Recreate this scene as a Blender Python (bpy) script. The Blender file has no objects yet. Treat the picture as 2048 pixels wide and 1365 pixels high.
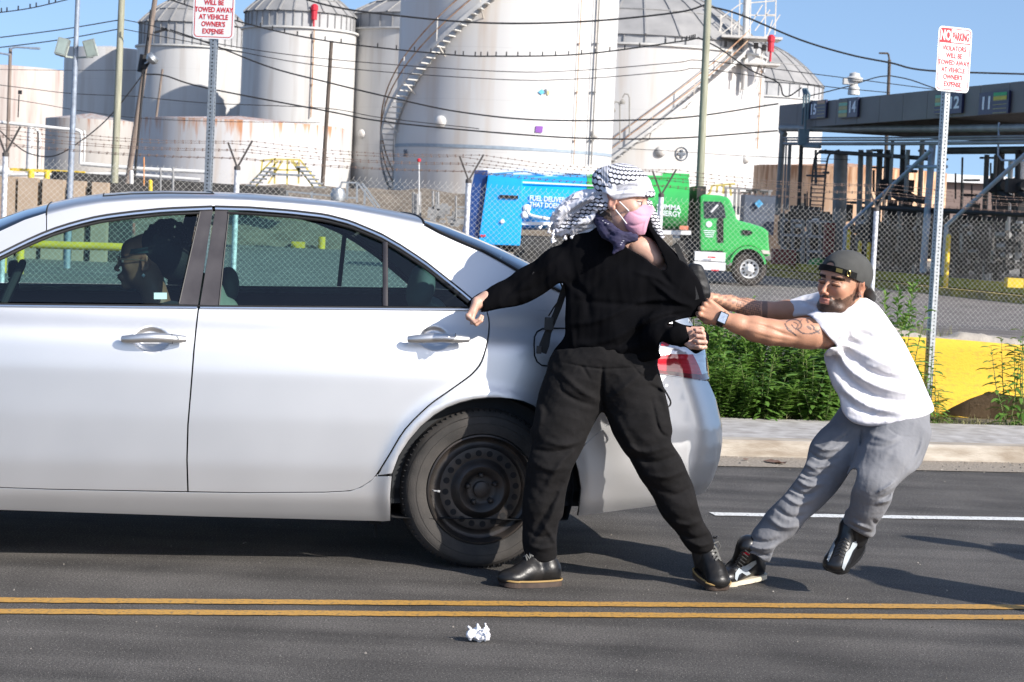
import bpy, bmesh, math, random
import numpy as np
from mathutils import Vector, Matrix, Euler
from mathutils.geometry import delaunay_2d_cdt
from mathutils import noise as mnoise
R = math.radians
scene = bpy.context.scene
COL = scene.collection
random.seed(7); RNG = np.random.default_rng(7)

# ---------------------------------------------------------------- camera
F_PX, PITCH, ROLL, EYE = 3980.0, R(3.745), R(2.69), 1.42
cam_data = bpy.data.cameras.new('camera'); cam = bpy.data.objects.new('camera', cam_data)
COL.objects.link(cam); scene.camera = cam
cam_data.sensor_width = 36.0; cam_data.lens = 36.0 * F_PX / 2048.0
cam_data.clip_start = 0.1; cam_data.clip_end = 4000
cam.location = (0, 0, EYE)
CF = Vector((0, math.cos(PITCH), -math.sin(PITCH))); U0 = Vector((0, math.sin(PITCH), math.cos(PITCH))); R0 = Vector((1, 0, 0))
CR = math.cos(ROLL) * R0 + math.sin(ROLL) * U0
CU = -math.sin(ROLL) * R0 + math.cos(ROLL) * U0
cam.matrix_world = Matrix.Translation(cam.location) @ Matrix((CR, CU, -CF)).transposed().to_4x4()
cam_data.dof.use_dof = True; cam_data.dof.focus_distance = 7.75; cam_data.dof.aperture_fstop = 13.0
CP = Vector((0, 0, EYE))

# ---------------------------------------------------------------- light
SUN_EL = R(31.0); SUN_H = Vector((0.80, -0.60, 0)).normalized()
SUN_DIR = Vector((SUN_H.x * math.cos(SUN_EL), SUN_H.y * math.cos(SUN_EL), math.sin(SUN_EL)))
world = bpy.data.worlds.new('World'); scene.world = world; world.use_nodes = True
wn = world.node_tree; wn.nodes.clear()
wo = wn.nodes.new('ShaderNodeOutputWorld'); wb = wn.nodes.new('ShaderNodeBackground'); ws = wn.nodes.new('ShaderNodeTexSky')
ws.sky_type = 'NISHITA'; ws.sun_disc = False; ws.sun_elevation = SUN_EL; ws.sun_rotation = math.atan2(SUN_H.x, SUN_H.y)
ws.air_density = 1.0; ws.dust_density = 1.2; ws.ozone_density = 2.4; ws.altitude = 20
wb.inputs[1].default_value = 0.145
wt = wn.nodes.new('ShaderNodeTexCoord'); wa = wn.nodes.new('ShaderNodeVectorMath'); wa.operation = 'ADD'; wa.inputs[1].default_value = (0, 0, 0.18)
wn.links.new(wt.outputs['Generated'], wa.inputs[0]); wn.links.new(wa.outputs[0], ws.inputs[0])
wn.links.new(ws.outputs[0], wb.inputs[0]); wn.links.new(wb.outputs[0], wo.inputs[0])
sl = bpy.data.lights.new('sun', 'SUN'); sl.energy = 4.4; sl.angle = R(0.53); sl.color = (1.0, 0.945, 0.87)
so = bpy.data.objects.new('sun', sl); COL.objects.link(so)
so.rotation_euler = SUN_DIR.to_track_quat('Z', 'Y').to_euler()
scene.view_settings.view_transform = 'Standard'; scene.view_settings.look = 'None'
scene.view_settings.exposure = 0.62; scene.view_settings.gamma = 1.0
scene.render.engine = 'CYCLES'
scene.cycles.max_bounces = 8; scene.cycles.transparent_max_bounces = 24; scene.cycles.use_denoising = True
scene.cycles.caustics_reflective = False; scene.cycles.caustics_refractive = False

# ---------------------------------------------------------------- measuring helpers (photo measurements -> real positions)
def ray(px, py): return CF + CR * ((px - 1024.0) / F_PX) + CU * ((682.5 - py) / F_PX)
def P(px, py, Y):
    d = ray(px, py); return CP + d * (Y / d.y)
def G(px, py, z=0.0):
    d = ray(px, py); return CP + d * ((z - EYE) / d.z)
def S(Y): return Y / F_PX                       # metres covered by one photo pixel at distance Y

# ---------------------------------------------------------------- materials
MATS = {}
def mat(name, col, rough=0.6, metal=0.0, var=0.12, vscale=6.0, bump=0.0, bscale=40.0, col2=None, stretch=None,
        spec=0.5, coat=0.0, detail=6.0, emit=None, sheen=0.0, sss=0.0, thresh=None):
    if name in MATS: return MATS[name]
    m = bpy.data.materials.new(name); m.use_nodes = True; MATS[name] = m
    nt = m.node_tree; b = nt.nodes['Principled BSDF']; L = nt.links.new; N = nt.nodes.new
    c = (*col, 1.0)
    b.inputs['Base Color'].default_value = c; b.inputs['Roughness'].default_value = rough
    b.inputs['Metallic'].default_value = metal; b.inputs['Specular IOR Level'].default_value = spec
    if coat: b.inputs['Coat Weight'].default_value = coat; b.inputs['Coat Roughness'].default_value = 0.06
    if sheen: b.inputs['Sheen Weight'].default_value = sheen
    if sss: b.inputs['Subsurface Weight'].default_value = sss; b.inputs['Subsurface Radius'].default_value = (0.01, 0.004, 0.002)
    tc = N('ShaderNodeTexCoord'); mp = N('ShaderNodeMapping'); L(tc.outputs['Object'], mp.inputs[0])
    if stretch: mp.inputs['Scale'].default_value = stretch
    if var or col2:
        n = N('ShaderNodeTexNoise'); n.inputs['Scale'].default_value = vscale; n.inputs['Detail'].default_value = detail
        L(mp.outputs[0], n.inputs['Vector'])
        cr = N('ShaderNodeValToRGB'); L(n.outputs[0], cr.inputs[0])
        a, z = thresh if thresh else (0.32, 0.68)
        cr.color_ramp.elements[0].position = a; cr.color_ramp.elements[1].position = z
        if col2 is None:
            cr.color_ramp.elements[0].color = (*[x * (1 - var) for x in col], 1); cr.color_ramp.elements[1].color = (*[min(1, x * (1 + var)) for x in col], 1)
        else:
            cr.color_ramp.elements[0].color = c; cr.color_ramp.elements[1].color = (*col2, 1)
        L(cr.outputs[0], b.inputs['Base Color'])
    if bump:
        n2 = N('ShaderNodeTexNoise'); n2.inputs['Scale'].default_value = bscale; n2.inputs['Detail'].default_value = 5
        L(mp.outputs[0], n2.inputs['Vector'])
        bp = N('ShaderNodeBump'); bp.inputs['Strength'].default_value = 1.0; bp.inputs['Distance'].default_value = bump
        L(n2.outputs[0], bp.inputs['Height']); L(bp.outputs[0], b.inputs['Normal'])
    if emit: b.inputs['Emission Color'].default_value = (*emit, 1); b.inputs['Emission Strength'].default_value = 1
    return m
def vmat(name, rough=0.5, bump=0.0, bscale=60, var=0.1, vscale=30, metal=0, sss=0, spec=0.5, stretch=None):
    """material coloured by the mesh's own 'Col' attribute (skin tone, beard, ink, printed cloth) with fine variation"""
    if name in MATS: return MATS[name]
    m = mat(name, (1, 1, 1), rough, metal, var=0, bump=bump, bscale=bscale, sss=sss, spec=spec, stretch=stretch)
    nt = m.node_tree; b = nt.nodes['Principled BSDF']; L = nt.links.new; N = nt.nodes.new
    a = N('ShaderNodeVertexColor'); a.layer_name = 'Col'
    n = N('ShaderNodeTexNoise'); n.inputs['Scale'].default_value = vscale; n.inputs['Detail'].default_value = 5
    tc = [x for x in nt.nodes if x.type == 'TEX_COORD'][0]; L(tc.outputs['Object'], n.inputs['Vector'])
    mr = N('ShaderNodeMapRange'); L(n.outputs[0], mr.inputs[0]); mr.inputs[3].default_value = 1 - var; mr.inputs[4].default_value = 1 + var
    mr.inputs[1].default_value = 0.3; mr.inputs[2].default_value = 0.7
    mx = N('ShaderNodeVectorMath'); mx.operation = 'SCALE'; L(a.outputs[0], mx.inputs[0]); L(mr.outputs[0], mx.inputs['Scale'])
    L(mx.outputs[0], b.inputs['Base Color'])
    return m

# ---------------------------------------------------------------- object helpers
def tag(o, label=None, cat=None, group=None, kind=None):
    if label: o['label'] = label
    if cat: o['category'] = cat
    if group: o['group'] = group
    if kind: o['kind'] = kind
    return o
def thing(name, label, cat, loc=(0, 0, 0), group=None):
    o = bpy.data.objects.new(name, None); COL.objects.link(o); o.location = loc; o.empty_display_size = 0.2
    return tag(o, label, cat, group)
def link_mesh(name, me, m, parent=None, smooth=False):
    if m is not None:
        for mm in (m if isinstance(m, (list, tuple)) else [m]): me.materials.append(mm)
    if smooth: me.polygons.foreach_set('use_smooth', [True] * len(me.polygons))
    o = bpy.data.objects.new(name, me); COL.objects.link(o)
    if parent is not None:
        o.parent = parent
        o.matrix_parent_inverse = parent_world(parent).inverted()
    return o
def parent_world(p):
    M = p.matrix_basis.copy()
    if p.parent: M = parent_world(p.parent) @ p.matrix_parent_inverse @ M
    return M
class MB:
    """collects boxes, tubes, discs and sheets given in world coordinates, then links them as ONE mesh"""
    def __init__(s): s.v = []; s.f = []; s.mi = []; s.cur = 0
    def add(s, vs, fs):
        n = len(s.v); s.v += [tuple(v) for v in vs]; s.f += [tuple(i + n for i in f) for f in fs]; s.mi += [s.cur] * len(fs); return s
    def box(s, c, size, ax=None):
        c = Vector(c); hx, hy, hz = [q / 2 for q in size]
        X, Y, Z = ax if ax else (Vector((1, 0, 0)), Vector((0, 1, 0)), Vector((0, 0, 1)))
        vs = [c + X * (i * hx) + Y * (j * hy) + Z * (k * hz) for k in (-1, 1) for j in (-1, 1) for i in (-1, 1)]
        return s.add(vs, [(0, 2, 3, 1), (4, 5, 7, 6), (0, 1, 5, 4), (2, 6, 7, 3), (0, 4, 6, 2), (1, 3, 7, 5)])
    def tube(s, pts, r, n=8, caps=True, closed=False):
        pts = [Vector(p) for p in pts]; m = len(pts); rs = r if isinstance(r, (list, tuple)) else [r] * m
        t0 = (pts[1] - pts[0]).normalized(); up = Vector((0, 0, 1)) if abs(t0.z) < 0.9 else Vector((0, 1, 0))
        vs = []; prev = None
        for i, p in enumerate(pts):
            if closed: t = (pts[(i + 1) % m] - pts[i - 1]).normalized()
            else: t = ((pts[min(i + 1, m - 1)] - p).normalized() + (p - pts[max(i - 1, 0)]).normalized())
            t = t.normalized() if t.length > 1e-9 else t0
            a = (up if prev is None else prev); a = (a - t * a.dot(t)).normalized(); prev = a; b = t.cross(a)
            vs += [p + (a * math.cos(2 * math.pi * k / n) + b * math.sin(2 * math.pi * k / n)) * rs[i] for k in range(n)]
        fs = []
        for i in range(m if closed else m - 1):
            j = (i + 1) % m
            fs += [(i * n + k, i * n + (k + 1) % n, j * n + (k + 1) % n, j * n + k) for k in range(n)]
        if caps and not closed: fs += [tuple(reversed(range(n))), tuple((m - 1) * n + k for k in range(n))]
        return s.add(vs, fs)
    def bar(s, a, b, w, h, up=(0, 0, 1)):
        a = Vector(a); b = Vector(b); t = (b - a).normalized(); u = Vector(up)
        if abs(t.dot(u)) > 0.98: u = Vector((0, 1, 0))
        sd = t.cross(u).normalized(); u = sd.cross(t)
        return s.box((a + b) / 2, ((b - a).length, w, h), (t, sd, u))
    def ribbon(s, A, B, thick=0.0):
        n = len(A); fs = [(i, i + 1, n + i + 1, n + i) for i in range(n - 1)]
        return s.add(list(A) + list(B), fs)
    def lathe(s, c, prof, ax=(0, 0, 1), n=24, a0=0, a1=2 * math.pi):
        c = Vector(c); Z = Vector(ax).normalized(); X = Z.orthogonal().normalized(); Y = Z.cross(X)
        vs = []; full = abs(a1 - a0 - 2 * math.pi) < 1e-6; m = n if full else n + 1
        for r, h in prof:
            vs += [c + Z * h + (X * math.cos(a0 + (a1 - a0) * k / n) + Y * math.sin(a0 + (a1 - a0) * k / n)) * r for k in range(m)]
        fs = []
        for i in range(len(prof) - 1):
            for k in range(n):
                k2 = (k + 1) % m; fs.append((i * m + k, i * m + k2, (i + 1) * m + k2, (i + 1) * m + k))
        return s.add(vs, fs)
    def prism(s, poly, off):
        """poly: list of 3D points, off: extrusion vector"""
        n = len(poly); off = Vector(off)
        vs = [Vector(p) for p in poly] + [Vector(p) + off for p in poly]
        fs = [tuple(range(n)), tuple(reversed(range(n, 2 * n)))] + [(i, n + i, n + (i + 1) % n, (i + 1) % n) for i in range(n)]
        return s.add(vs, fs)
    def build(s, name, m, parent=None, smooth=False, bevel=0):
        me = bpy.data.meshes.new(name)
        # every mesh is stored relative to its own base point, so the object's origin sits on the thing
        o0 = Vector((0, 0, 0))
        if s.v:
            A = np.array(s.v); o0 = Vector((float(A[:, 0].mean()), float(A[:, 1].mean()), float(A[:, 2].min())))
            A = A - np.array(o0); me.from_pydata([tuple(q) for q in A], [], s.f)
            me.polygons.foreach_set('material_index', s.mi)
        bm = bmesh.new(); bm.from_mesh(me); bmesh.ops.recalc_face_normals(bm, faces=bm.faces)
        if bevel: bmesh.ops.bevel(bm, geom=bm.edges[:], offset=bevel, segments=2, affect='EDGES', profile=0.7)
        bm.to_mesh(me); bm.free()
        o = link_mesh(name, me, m, None, smooth)
        o.matrix_basis = Matrix.Translation(o0)
        if smooth:
            try: me.set_sharp_from_angle(angle=R(40))
            except Exception: pass
        if parent is not None:
            o.parent = parent; o.matrix_parent_inverse = parent_world(parent).inverted()
        return o
def text_mesh(name, body, m, size, origin, right, up, parent=None, thick=0.002, sx=1.0, align='LEFT', bold=0.0, spacing=1.0):
    cu = bpy.data.curves.new(name, 'FONT'); cu.body = body; cu.size = size; cu.align_x = align; cu.extrude = thick; cu.offset = bold
    cu.space_character = spacing; cu.resolution_u = 3
    t = bpy.data.objects.new(name, cu); COL.objects.link(t)
    dg = bpy.context.evaluated_depsgraph_get(); me = bpy.data.meshes.new_from_object(t.evaluated_get(dg))
    bpy.data.objects.remove(t); me.name = name
    right = Vector(right).normalized(); up = Vector(up).normalized(); nrm = right.cross(up)
    M = Matrix((right * sx, up, nrm)).transposed().to_4x4()
    me.transform(M)
    o = link_mesh(name, me, m, None)
    o.matrix_basis = Matrix.Translation(Vector(origin))
    if parent is not None: o.parent = parent; o.matrix_parent_inverse = parent_world(parent).inverted()
    return o
def lerp(a, b, t): return a + (b - a) * t
def interp(x, xs, ys): return float(np.interp(x, xs, ys))
def cr_spline(pts, n=8):
    """smooth curve through points"""
    pts = [np.array(p, float) for p in pts]; out = []
    Q = [2 * pts[0] - pts[1]] + pts + [2 * pts[-1] - pts[-2]]
    for i in range(1, len(Q) - 2):
        p0, p1, p2, p3 = Q[i - 1:i + 3]
        for k in range(n):
            t = k / n
            out.append(0.5 * ((2 * p1) + (-p0 + p2) * t + (2 * p0 - 5 * p1 + 4 * p2 - p3) * t * t + (-p0 + 3 * p1 - 3 * p2 + p3) * t ** 3))
    out.append(pts[-1]); return out
# ---------------------------------------------------------------- implicit-surface modeller (bodies, cloth)
class Field:
    def __init__(s, lo, hi, h):
        s.lo = np.array(lo, np.float32); s.h = h
        s.n = np.maximum(4, np.ceil((np.array(hi) - np.array(lo)) / h).astype(int) + 1)
        s.d = np.full(s.n, 1.0, np.float32)
    def sub(s, lo, hi):
        a = np.clip(np.floor((np.array(lo) - s.lo) / s.h).astype(int), 0, s.n - 1); b = np.clip(np.ceil((np.array(hi) - s.lo) / s.h).astype(int) + 1, 1, s.n)
        if np.any(b <= a): return None, None
        sl = tuple(slice(int(x), int(y)) for x, y in zip(a, b))
        g = [s.lo[i] + s.h * np.arange(a[i], b[i], dtype=np.float32) for i in range(3)]
        return sl, (g[0][:, None, None], g[1][None, :, None], g[2][None, None, :])
    def _mix(s, sl, d, k, op):
        o = s.d[sl]
        if op == 'add':
            if k > 0:
                hh = np.clip(0.5 + 0.5 * (o - d) / k, 0, 1); s.d[sl] = o * (1 - hh) + d * hh - k * hh * (1 - hh)
            else: s.d[sl] = np.minimum(o, d)
        elif op == 'cut':
            d = -d
            if k > 0:
                hh = np.clip(0.5 + 0.5 * (d - o) / k, 0, 1); s.d[sl] = o * (1 - hh) + d * hh + k * hh * (1 - hh)
            else: s.d[sl] = np.maximum(o, d)
    def cone(s, a, b, ra, rb, k=0.02, sy=1.0, op='add'):
        """tapered limb a->b; sy scales thickness in depth (world Y)"""
        a = np.array(a, np.float32); b = np.array(b, np.float32); r = max(ra, rb) * max(1, sy) + k + 3 * s.h
        sl, g = s.sub(np.minimum(a, b) - r, np.maximum(a, b) + r)
        if sl is None: return s
        ab = b - a; ax = np.array([ab[0], ab[1] / sy, ab[2]], np.float32); L = float((ax ** 2).sum()) + 1e-12
        px, py, pz = g[0] - a[0], (g[1] - a[1]) / sy, g[2] - a[2]
        t = np.clip((px * ax[0] + py * ax[1] + pz * ax[2]) / L, 0, 1)
        d = np.sqrt((px - t * ax[0]) ** 2 + (py - t * ax[1]) ** 2 + (pz - t * ax[2]) ** 2) - (ra + (rb - ra) * t)
        s._mix(sl, d * min(1, sy), k, op); return s
    def chain(s, pts, k=0.02, sy=1.0, op='add'):
        """pts: (position, radius[, sy])"""
        for (p, *q), (p2, *q2) in zip(pts[:-1], pts[1:]):
            s.cone(p, p2, q[0], q2[0], k, q[1] if len(q) > 1 else sy, op)
        return s
    def ell(s, c, r, k=0.02, rot=None, op='add'):
        c = np.array(c, np.float32); r = np.array(r, np.float32); R_ = float(max(r)) + k + 3 * s.h
        sl, g = s.sub(c - R_, c + R_)
        if sl is None: return s
        px, py, pz = g[0] - c[0], g[1] - c[1], g[2] - c[2]
        if rot is not None:
            m = np.array(rot, np.float32)      # columns = local axes in world
            q = [px * m[0, i] + py * m[1, i] + pz * m[2, i] for i in range(3)]
        else: q = [px, py, pz]
        k0 = np.sqrt((q[0] / r[0]) ** 2 + (q[1] / r[1]) ** 2 + (q[2] / r[2]) ** 2)
        k1 = np.sqrt((q[0] / r[0] ** 2) ** 2 + (q[1] / r[1] ** 2) ** 2 + (q[2] / r[2] ** 2) ** 2) + 1e-9
        s._mix(sl, k0 * (k0 - 1) / k1, k, op); return s
    def half(s, p, n, k=0.0):
        """keep the side where (x-p).n < 0"""
        n = np.array(n, np.float32); n /= np.linalg.norm(n); p = np.array(p, np.float32)
        sl, g = s.sub(s.lo, s.lo + s.h * s.n)
        d = (g[0] - p[0]) * n[0] + (g[1] - p[1]) * n[1] + (g[2] - p[2]) * n[2]
        s._mix(sl, -d, k, 'cut'); return s
    def folds(s, lines, both=True):
        """cloth folds: (polyline of world points, height, width); raises (or sinks) the surface along the line"""
        for pts, amp, w in lines:
            pts = [np.array(p, np.float32) for p in pts]
            lo = np.min(pts, 0) - 3 * w; hi = np.max(pts, 0) + 3 * w; lo[1] -= 0.5; hi[1] += 0.5
            sl, g = s.sub(lo, hi)
            if sl is None: continue
            gx = g[0][:, 0, :] if g[0].ndim == 3 else g[0]; gx = g[0][:, 0, 0][:, None]; gz = g[2][0, 0, :][None, :]
            best = np.full((gx.shape[0], gz.shape[1]), 9.0, np.float32); n = len(pts) - 1; am = np.zeros_like(best)
            for i in range(n):
                a = pts[i]; b = pts[i + 1]; dx, dz = b[0] - a[0], b[2] - a[2]; L = dx * dx + dz * dz + 1e-9
                t = np.clip(((gx - a[0]) * dx + (gz - a[2]) * dz) / L, 0, 1)
                dd = np.sqrt((gx - a[0] - t * dx) ** 2 + (gz - a[2] - t * dz) ** 2)
                u = (i + t) / n; m = dd < best
                am = np.where(m, np.sin(np.pi * np.clip(u * 0.9 + 0.05, 0, 1)) ** 0.6, am); best = np.where(m, dd, best)
            s.d[sl] -= (amp * am * np.exp(-(best / w) ** 2))[:, None, :]
        return s
    def rumple(s, amp, scale, seed=0, stretch=(1, 1, 1)):
        """irregular cloth wrinkling from smooth random waves"""
        rg = np.random.default_rng(seed)
        g = [(s.lo[i] + s.h * np.arange(s.n[i], dtype=np.float32)) * stretch[i] for i in range(3)]
        X, Y, Z = g[0][:, None, None], g[1][None, :, None], g[2][None, None, :]
        tot = np.zeros(s.n, np.float32)
        for i in range(5):
            k = rg.normal(size=3); k /= np.linalg.norm(k); f = 2 * np.pi / scale * rg.uniform(0.6, 1.6); ph = rg.uniform(0, 6.28)
            k2 = rg.normal(size=3); k2 /= np.linalg.norm(k2); f2 = f * 0.45
            w = np.sin(f * (k[0] * X + k[1] * Y + k[2] * Z) + ph + 1.6 * np.sin(f2 * (k2[0] * X + k2[1] * Y + k2[2] * Z)))
            tot += np.abs(w) ** 1.0 * -1 + 0.6
        s.d -= amp * tot / 2.2; return s
    def mesh(s):
        D = s.d; D[0] = D[-1] = 1; D[:, 0] = D[:, -1] = 1; D[:, :, 0] = D[:, :, -1] = 1
        I = D < 0; nx, ny, nz = D.shape
        cnt = np.zeros((nx - 1, ny - 1, nz - 1), np.int8)
        for i in (0, 1):
            for j in (0, 1):
                for k in (0, 1): cnt += I[i:nx - 1 + i, j:ny - 1 + j, k:nz - 1 + k]
        act = (cnt > 0) & (cnt < 8); idx = np.argwhere(act)
        ids = np.full(act.shape, -1, np.int64); ids[act] = np.arange(len(idx))
        pos = np.zeros((len(idx), 3), np.float64); num = np.zeros(len(idx))
        cs = [(i, j, k) for i in (0, 1) for j in (0, 1) for k in (0, 1)]
        for a in cs:
            for ax in range(3):
                if a[ax]: continue
                b = list(a); b[ax] = 1
                da = D[idx[:, 0] + a[0], idx[:, 1] + a[1], idx[:, 2] + a[2]]; db = D[idx[:, 0] + b[0], idx[:, 1] + b[1], idx[:, 2] + b[2]]
                m = (da < 0) != (db < 0); t = np.where(m, da / (da - db + 1e-12), 0)
                p = np.tile(np.array(a, float), (len(idx), 1)); p[:, ax] = t
                pos += p * m[:, None]; num += m
        V = s.lo + s.h * (idx + pos / num[:, None])
        F = []
        for ax in range(3):
            o = [slice(1, -1)] * 3; o[ax] = slice(0, -1); o2 = list(o); o2[ax] = slice(1, None)
            A = I[tuple(o)]; B = I[tuple(o2)]; e = np.argwhere(A != B); fl = A[A != B]
            off = [1, 1, 1]; off[ax] = 0; e = e + np.array(off)
            u, v = [(1, 2), (2, 0), (0, 1)][ax]
            q = []
            for du, dv in ((1, 1), (0, 1), (0, 0), (1, 0)):
                c = e.copy(); c[:, u] -= du; c[:, v] -= dv; q.append(ids[c[:, 0], c[:, 1], c[:, 2]])
            q = np.stack(q, 1); q[~fl] = q[~fl][:, ::-1]; F.append(q)
        F = np.concatenate(F); return V, F
def smooth_mesh(V, F, it=1, lam=0.5):
    for _ in range(it):
        acc = np.zeros_like(V); n = np.zeros(len(V))
        for a, b in ((0, 1), (1, 2), (2, 3), (3, 0)):
            for x, y in ((a, b), (b, a)):
                np.add.at(acc, F[:, x], V[F[:, y]]); np.add.at(n, F[:, x], 1)
        V = V * (1 - lam) + lam * acc / np.maximum(n, 1)[:, None]
    return V
def sdf_object(name, fields, m, parent=None, colf=None, smooth=1, uvf=None):
    """fields: list of Field -> one mesh object"""
    VV, FF, n = [], [], 0
    for f in (fields if isinstance(fields, (list, tuple)) else [fields]):
        V, F = f.mesh()
        if not len(V): continue
        V = smooth_mesh(V, F, smooth); VV.append(V); FF.append(F + n); n += len(V)
    V = np.concatenate(VV); F = np.concatenate(FF)
    return array_object(name, V, F, m, parent, colf, uvf)
def array_object(name, V, F, m, parent=None, colf=None, uvf=None, smooth=True):
    o0 = np.array([V[:, 0].mean(), V[:, 1].mean(), V[:, 2].min()])
    me = bpy.data.meshes.new(name); k = F.shape[1]
    me.vertices.add(len(V)); me.vertices.foreach_set('co', (V - o0).astype(np.float32).ravel())
    me.loops.add(F.size); me.loops.foreach_set('vertex_index', F.astype(np.int32).ravel())
    me.polygons.add(len(F)); me.polygons.foreach_set('loop_start', np.arange(0, F.size, k, dtype=np.int32))
    me.polygons.foreach_set('loop_total', np.full(len(F), k, np.int32))
    me.update(calc_edges=True); me.validate()
    if colf is not None:
        C = np.ones((len(V), 4), np.float32); C[:, :3] = colf(V)
        ca = me.color_attributes.new('Col', 'FLOAT_COLOR', 'POINT'); ca.data.foreach_set('color', C.ravel())
    if uvf is not None:
        uv = uvf(V); ul = me.uv_layers.new(name='UVMap'); li = np.zeros(len(me.loops), np.int32); me.loops.foreach_get('vertex_index', li)
        ul.data.foreach_set('uv', uv[li].astype(np.float32).ravel())
    o = link_mesh(name, me, m, None, smooth); o.matrix_basis = Matrix.Translation(Vector(o0))
    if parent is not None: o.parent = parent; o.matrix_parent_inverse = parent_world(parent).inverted()
    return o
# ---------------------------------------------------------------- outline and fold maps used by the cloth modeller
def project(X, Y, Z):
    """numpy: world -> photo pixel"""
    zx, zz = X, Z - EYE
    w = Y * CF.y + zz * CF.z
    px = 1024 + F_PX * (X * CR.x + zz * CR.z + Y * CR.y) / w; py = 682.5 - F_PX * (X * CU.x + Y * CU.y + zz * CU.z) / w
    return px, py
class Map2:
    def __init__(s, x0, y0, x1, y1, step=1.5):
        s.x0, s.y0, s.st = x0, y0, step; s.gx = np.arange(x0, x1, step, dtype=np.float32)[:, None]; s.gy = np.arange(y0, y1, step, dtype=np.float32)[None, :]
    def outline(s, poly):
        """signed distance in pixels, negative inside"""
        P_ = [np.array(p, np.float32) for p in poly]; n = len(P_); best = np.full((s.gx.shape[0], s.gy.shape[1]), 1e9, np.float32); ins = np.zeros(best.shape, bool)
        for i in range(n):
            a, b = P_[i], P_[(i + 1) % n]; d = b - a; L = float((d ** 2).sum()) + 1e-9
            t = np.clip(((s.gx - a[0]) * d[0] + (s.gy - a[1]) * d[1]) / L, 0, 1); best = np.minimum(best, np.hypot(s.gx - a[0] - t * d[0], s.gy - a[1] - t * d[1]))
            if a[1] != b[1]:
                c = ((a[1] > s.gy) != (b[1] > s.gy)) & (s.gx < (b[0] - a[0]) * (s.gy - a[1]) / (b[1] - a[1]) + a[0]); ins ^= c
        s.v = np.where(ins, -best, best); return s
    def strokes(s, lines):
        """(points, height_m, width_px): creases raised (+) or sunk (-) along the line"""
        s.v = np.zeros((s.gx.shape[0], s.gy.shape[1]), np.float32)
        for pts, amp, w in lines:
            pts = cr_spline(pts, 5) if len(pts) > 2 else [np.array(p, float) for p in pts]; n = len(pts) - 1; best = np.full(s.v.shape, 1e9, np.float32); am = np.zeros_like(best)
            for i in range(n):
                a, b = pts[i], pts[i + 1]; dx, dz = b[0] - a[0], b[1] - a[1]; L = dx * dx + dz * dz + 1e-9
                t = np.clip(((s.gx - a[0]) * dx + (s.gy - a[1]) * dz) / L, 0, 1); dd = np.hypot(s.gx - a[0] - t * dx, s.gy - a[1] - t * dz)
                m = dd < best; u = (i + t) / n; am = np.where(m, np.sin(np.pi * np.clip(u * .92 + .04, 0, 1)) ** .7, am); best = np.where(m, dd, best)
            s.v += amp * am * np.exp(-(best / w) ** 2)
        return s
    def look(s, px, py, outside):
        fx = (px - s.x0) / s.st; fy = (py - s.y0) / s.st; nx, ny = s.v.shape; ok = (fx >= 0) & (fy >= 0) & (fx < nx - 1) & (fy < ny - 1)
        ix = np.clip(fx.astype(np.int32), 0, nx - 2); iy = np.clip(fy.astype(np.int32), 0, ny - 2); tx = np.clip(fx - ix, 0, 1); ty = np.clip(fy - iy, 0, 1); v = s.v
        r = v[ix, iy] * (1 - tx) * (1 - ty) + v[ix + 1, iy] * tx * (1 - ty) + v[ix, iy + 1] * (1 - tx) * ty + v[ix + 1, iy + 1] * tx * ty
        return np.where(ok, r, outside)
def _grid(f):
    g = [f.lo[i] + f.h * np.arange(f.n[i], dtype=np.float32) for i in range(3)]
    return np.broadcast_to(g[0][:, None, None], f.n), np.broadcast_to(g[1][None, :, None], f.n), np.broadcast_to(g[2][None, None, :], f.n)
def bbox(poly, m=12): xs = [p[0] for p in poly]; ys_ = [p[1] for p in poly]; return min(xs) - m, min(ys_) - m, max(xs) + m, max(ys_) + m
def trim(f, poly, k=0.012, keep=True, ymax=None, spl=4):
    """shape the garment's edge to an outline (keep) or open a neck / cuff in it (not keep)"""
    poly = [tuple(p) for p in cr_spline(list(poly) + [poly[0]], spl)[:-1]] if spl else poly
    M = Map2(*bbox(poly)).outline(poly); X, Y, Z = _grid(f); px, py = project(X, Y, Z); sd = M.look(px, py, 30.0) * (Y / F_PX)
    if not keep:
        sd = -sd
        if ymax is not None: sd = np.where(Y < ymax, sd, -1.0)
    o = f.d
    if k > 0: hh = np.clip(.5 + .5 * (sd - o) / k, 0, 1); f.d = (o * (1 - hh) + sd * hh + k * hh * (1 - hh)).astype(np.float32)
    else: f.d = np.maximum(o, sd).astype(np.float32)
    return f
def crease(f, lines, yfront=None):
    pts = [p for l in lines for p in l[0]]; M = Map2(*bbox(pts, 30)).strokes(lines); X, Y, Z = _grid(f); px, py = project(X, Y, Z); v = M.look(px, py, 0.0)
    if yfront is not None: v = v * np.clip((yfront - Y) / .03 + .5, 0, 1)
    f.d = (f.d - v).astype(np.float32); return f
def px_field(poly_or_box, Y, dy, h, m=.03):
    x0, y0, x1, y1 = poly_or_box; c = [P(x, y, yy) for x in (x0, x1) for y in (y0, y1) for yy in (Y - dy, Y + dy)]
    lo = [min(v[i] for v in c) - (m if i != 1 else 0) for i in range(3)]; hi = [max(v[i] for v in c) + (m if i != 1 else 0) for i in range(3)]; return Field(lo, hi, h)
def pc(f, lst, k=.02, sy=1.0):
    """chain given as (px, py, Y, radius_px[, sy])"""
    f.chain([(P(q[0], q[1], q[2]), q[3] * S(q[2]), *(q[4:5])) for q in lst], k, sy); return f
def frame(fwd, up=(0, 0, 1)):
    F_ = Vector(fwd).normalized(); U_ = Vector(up); L_ = U_.cross(F_).normalized(); U_ = F_.cross(L_).normalized(); return Matrix((F_, L_, U_)).transposed()
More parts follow.
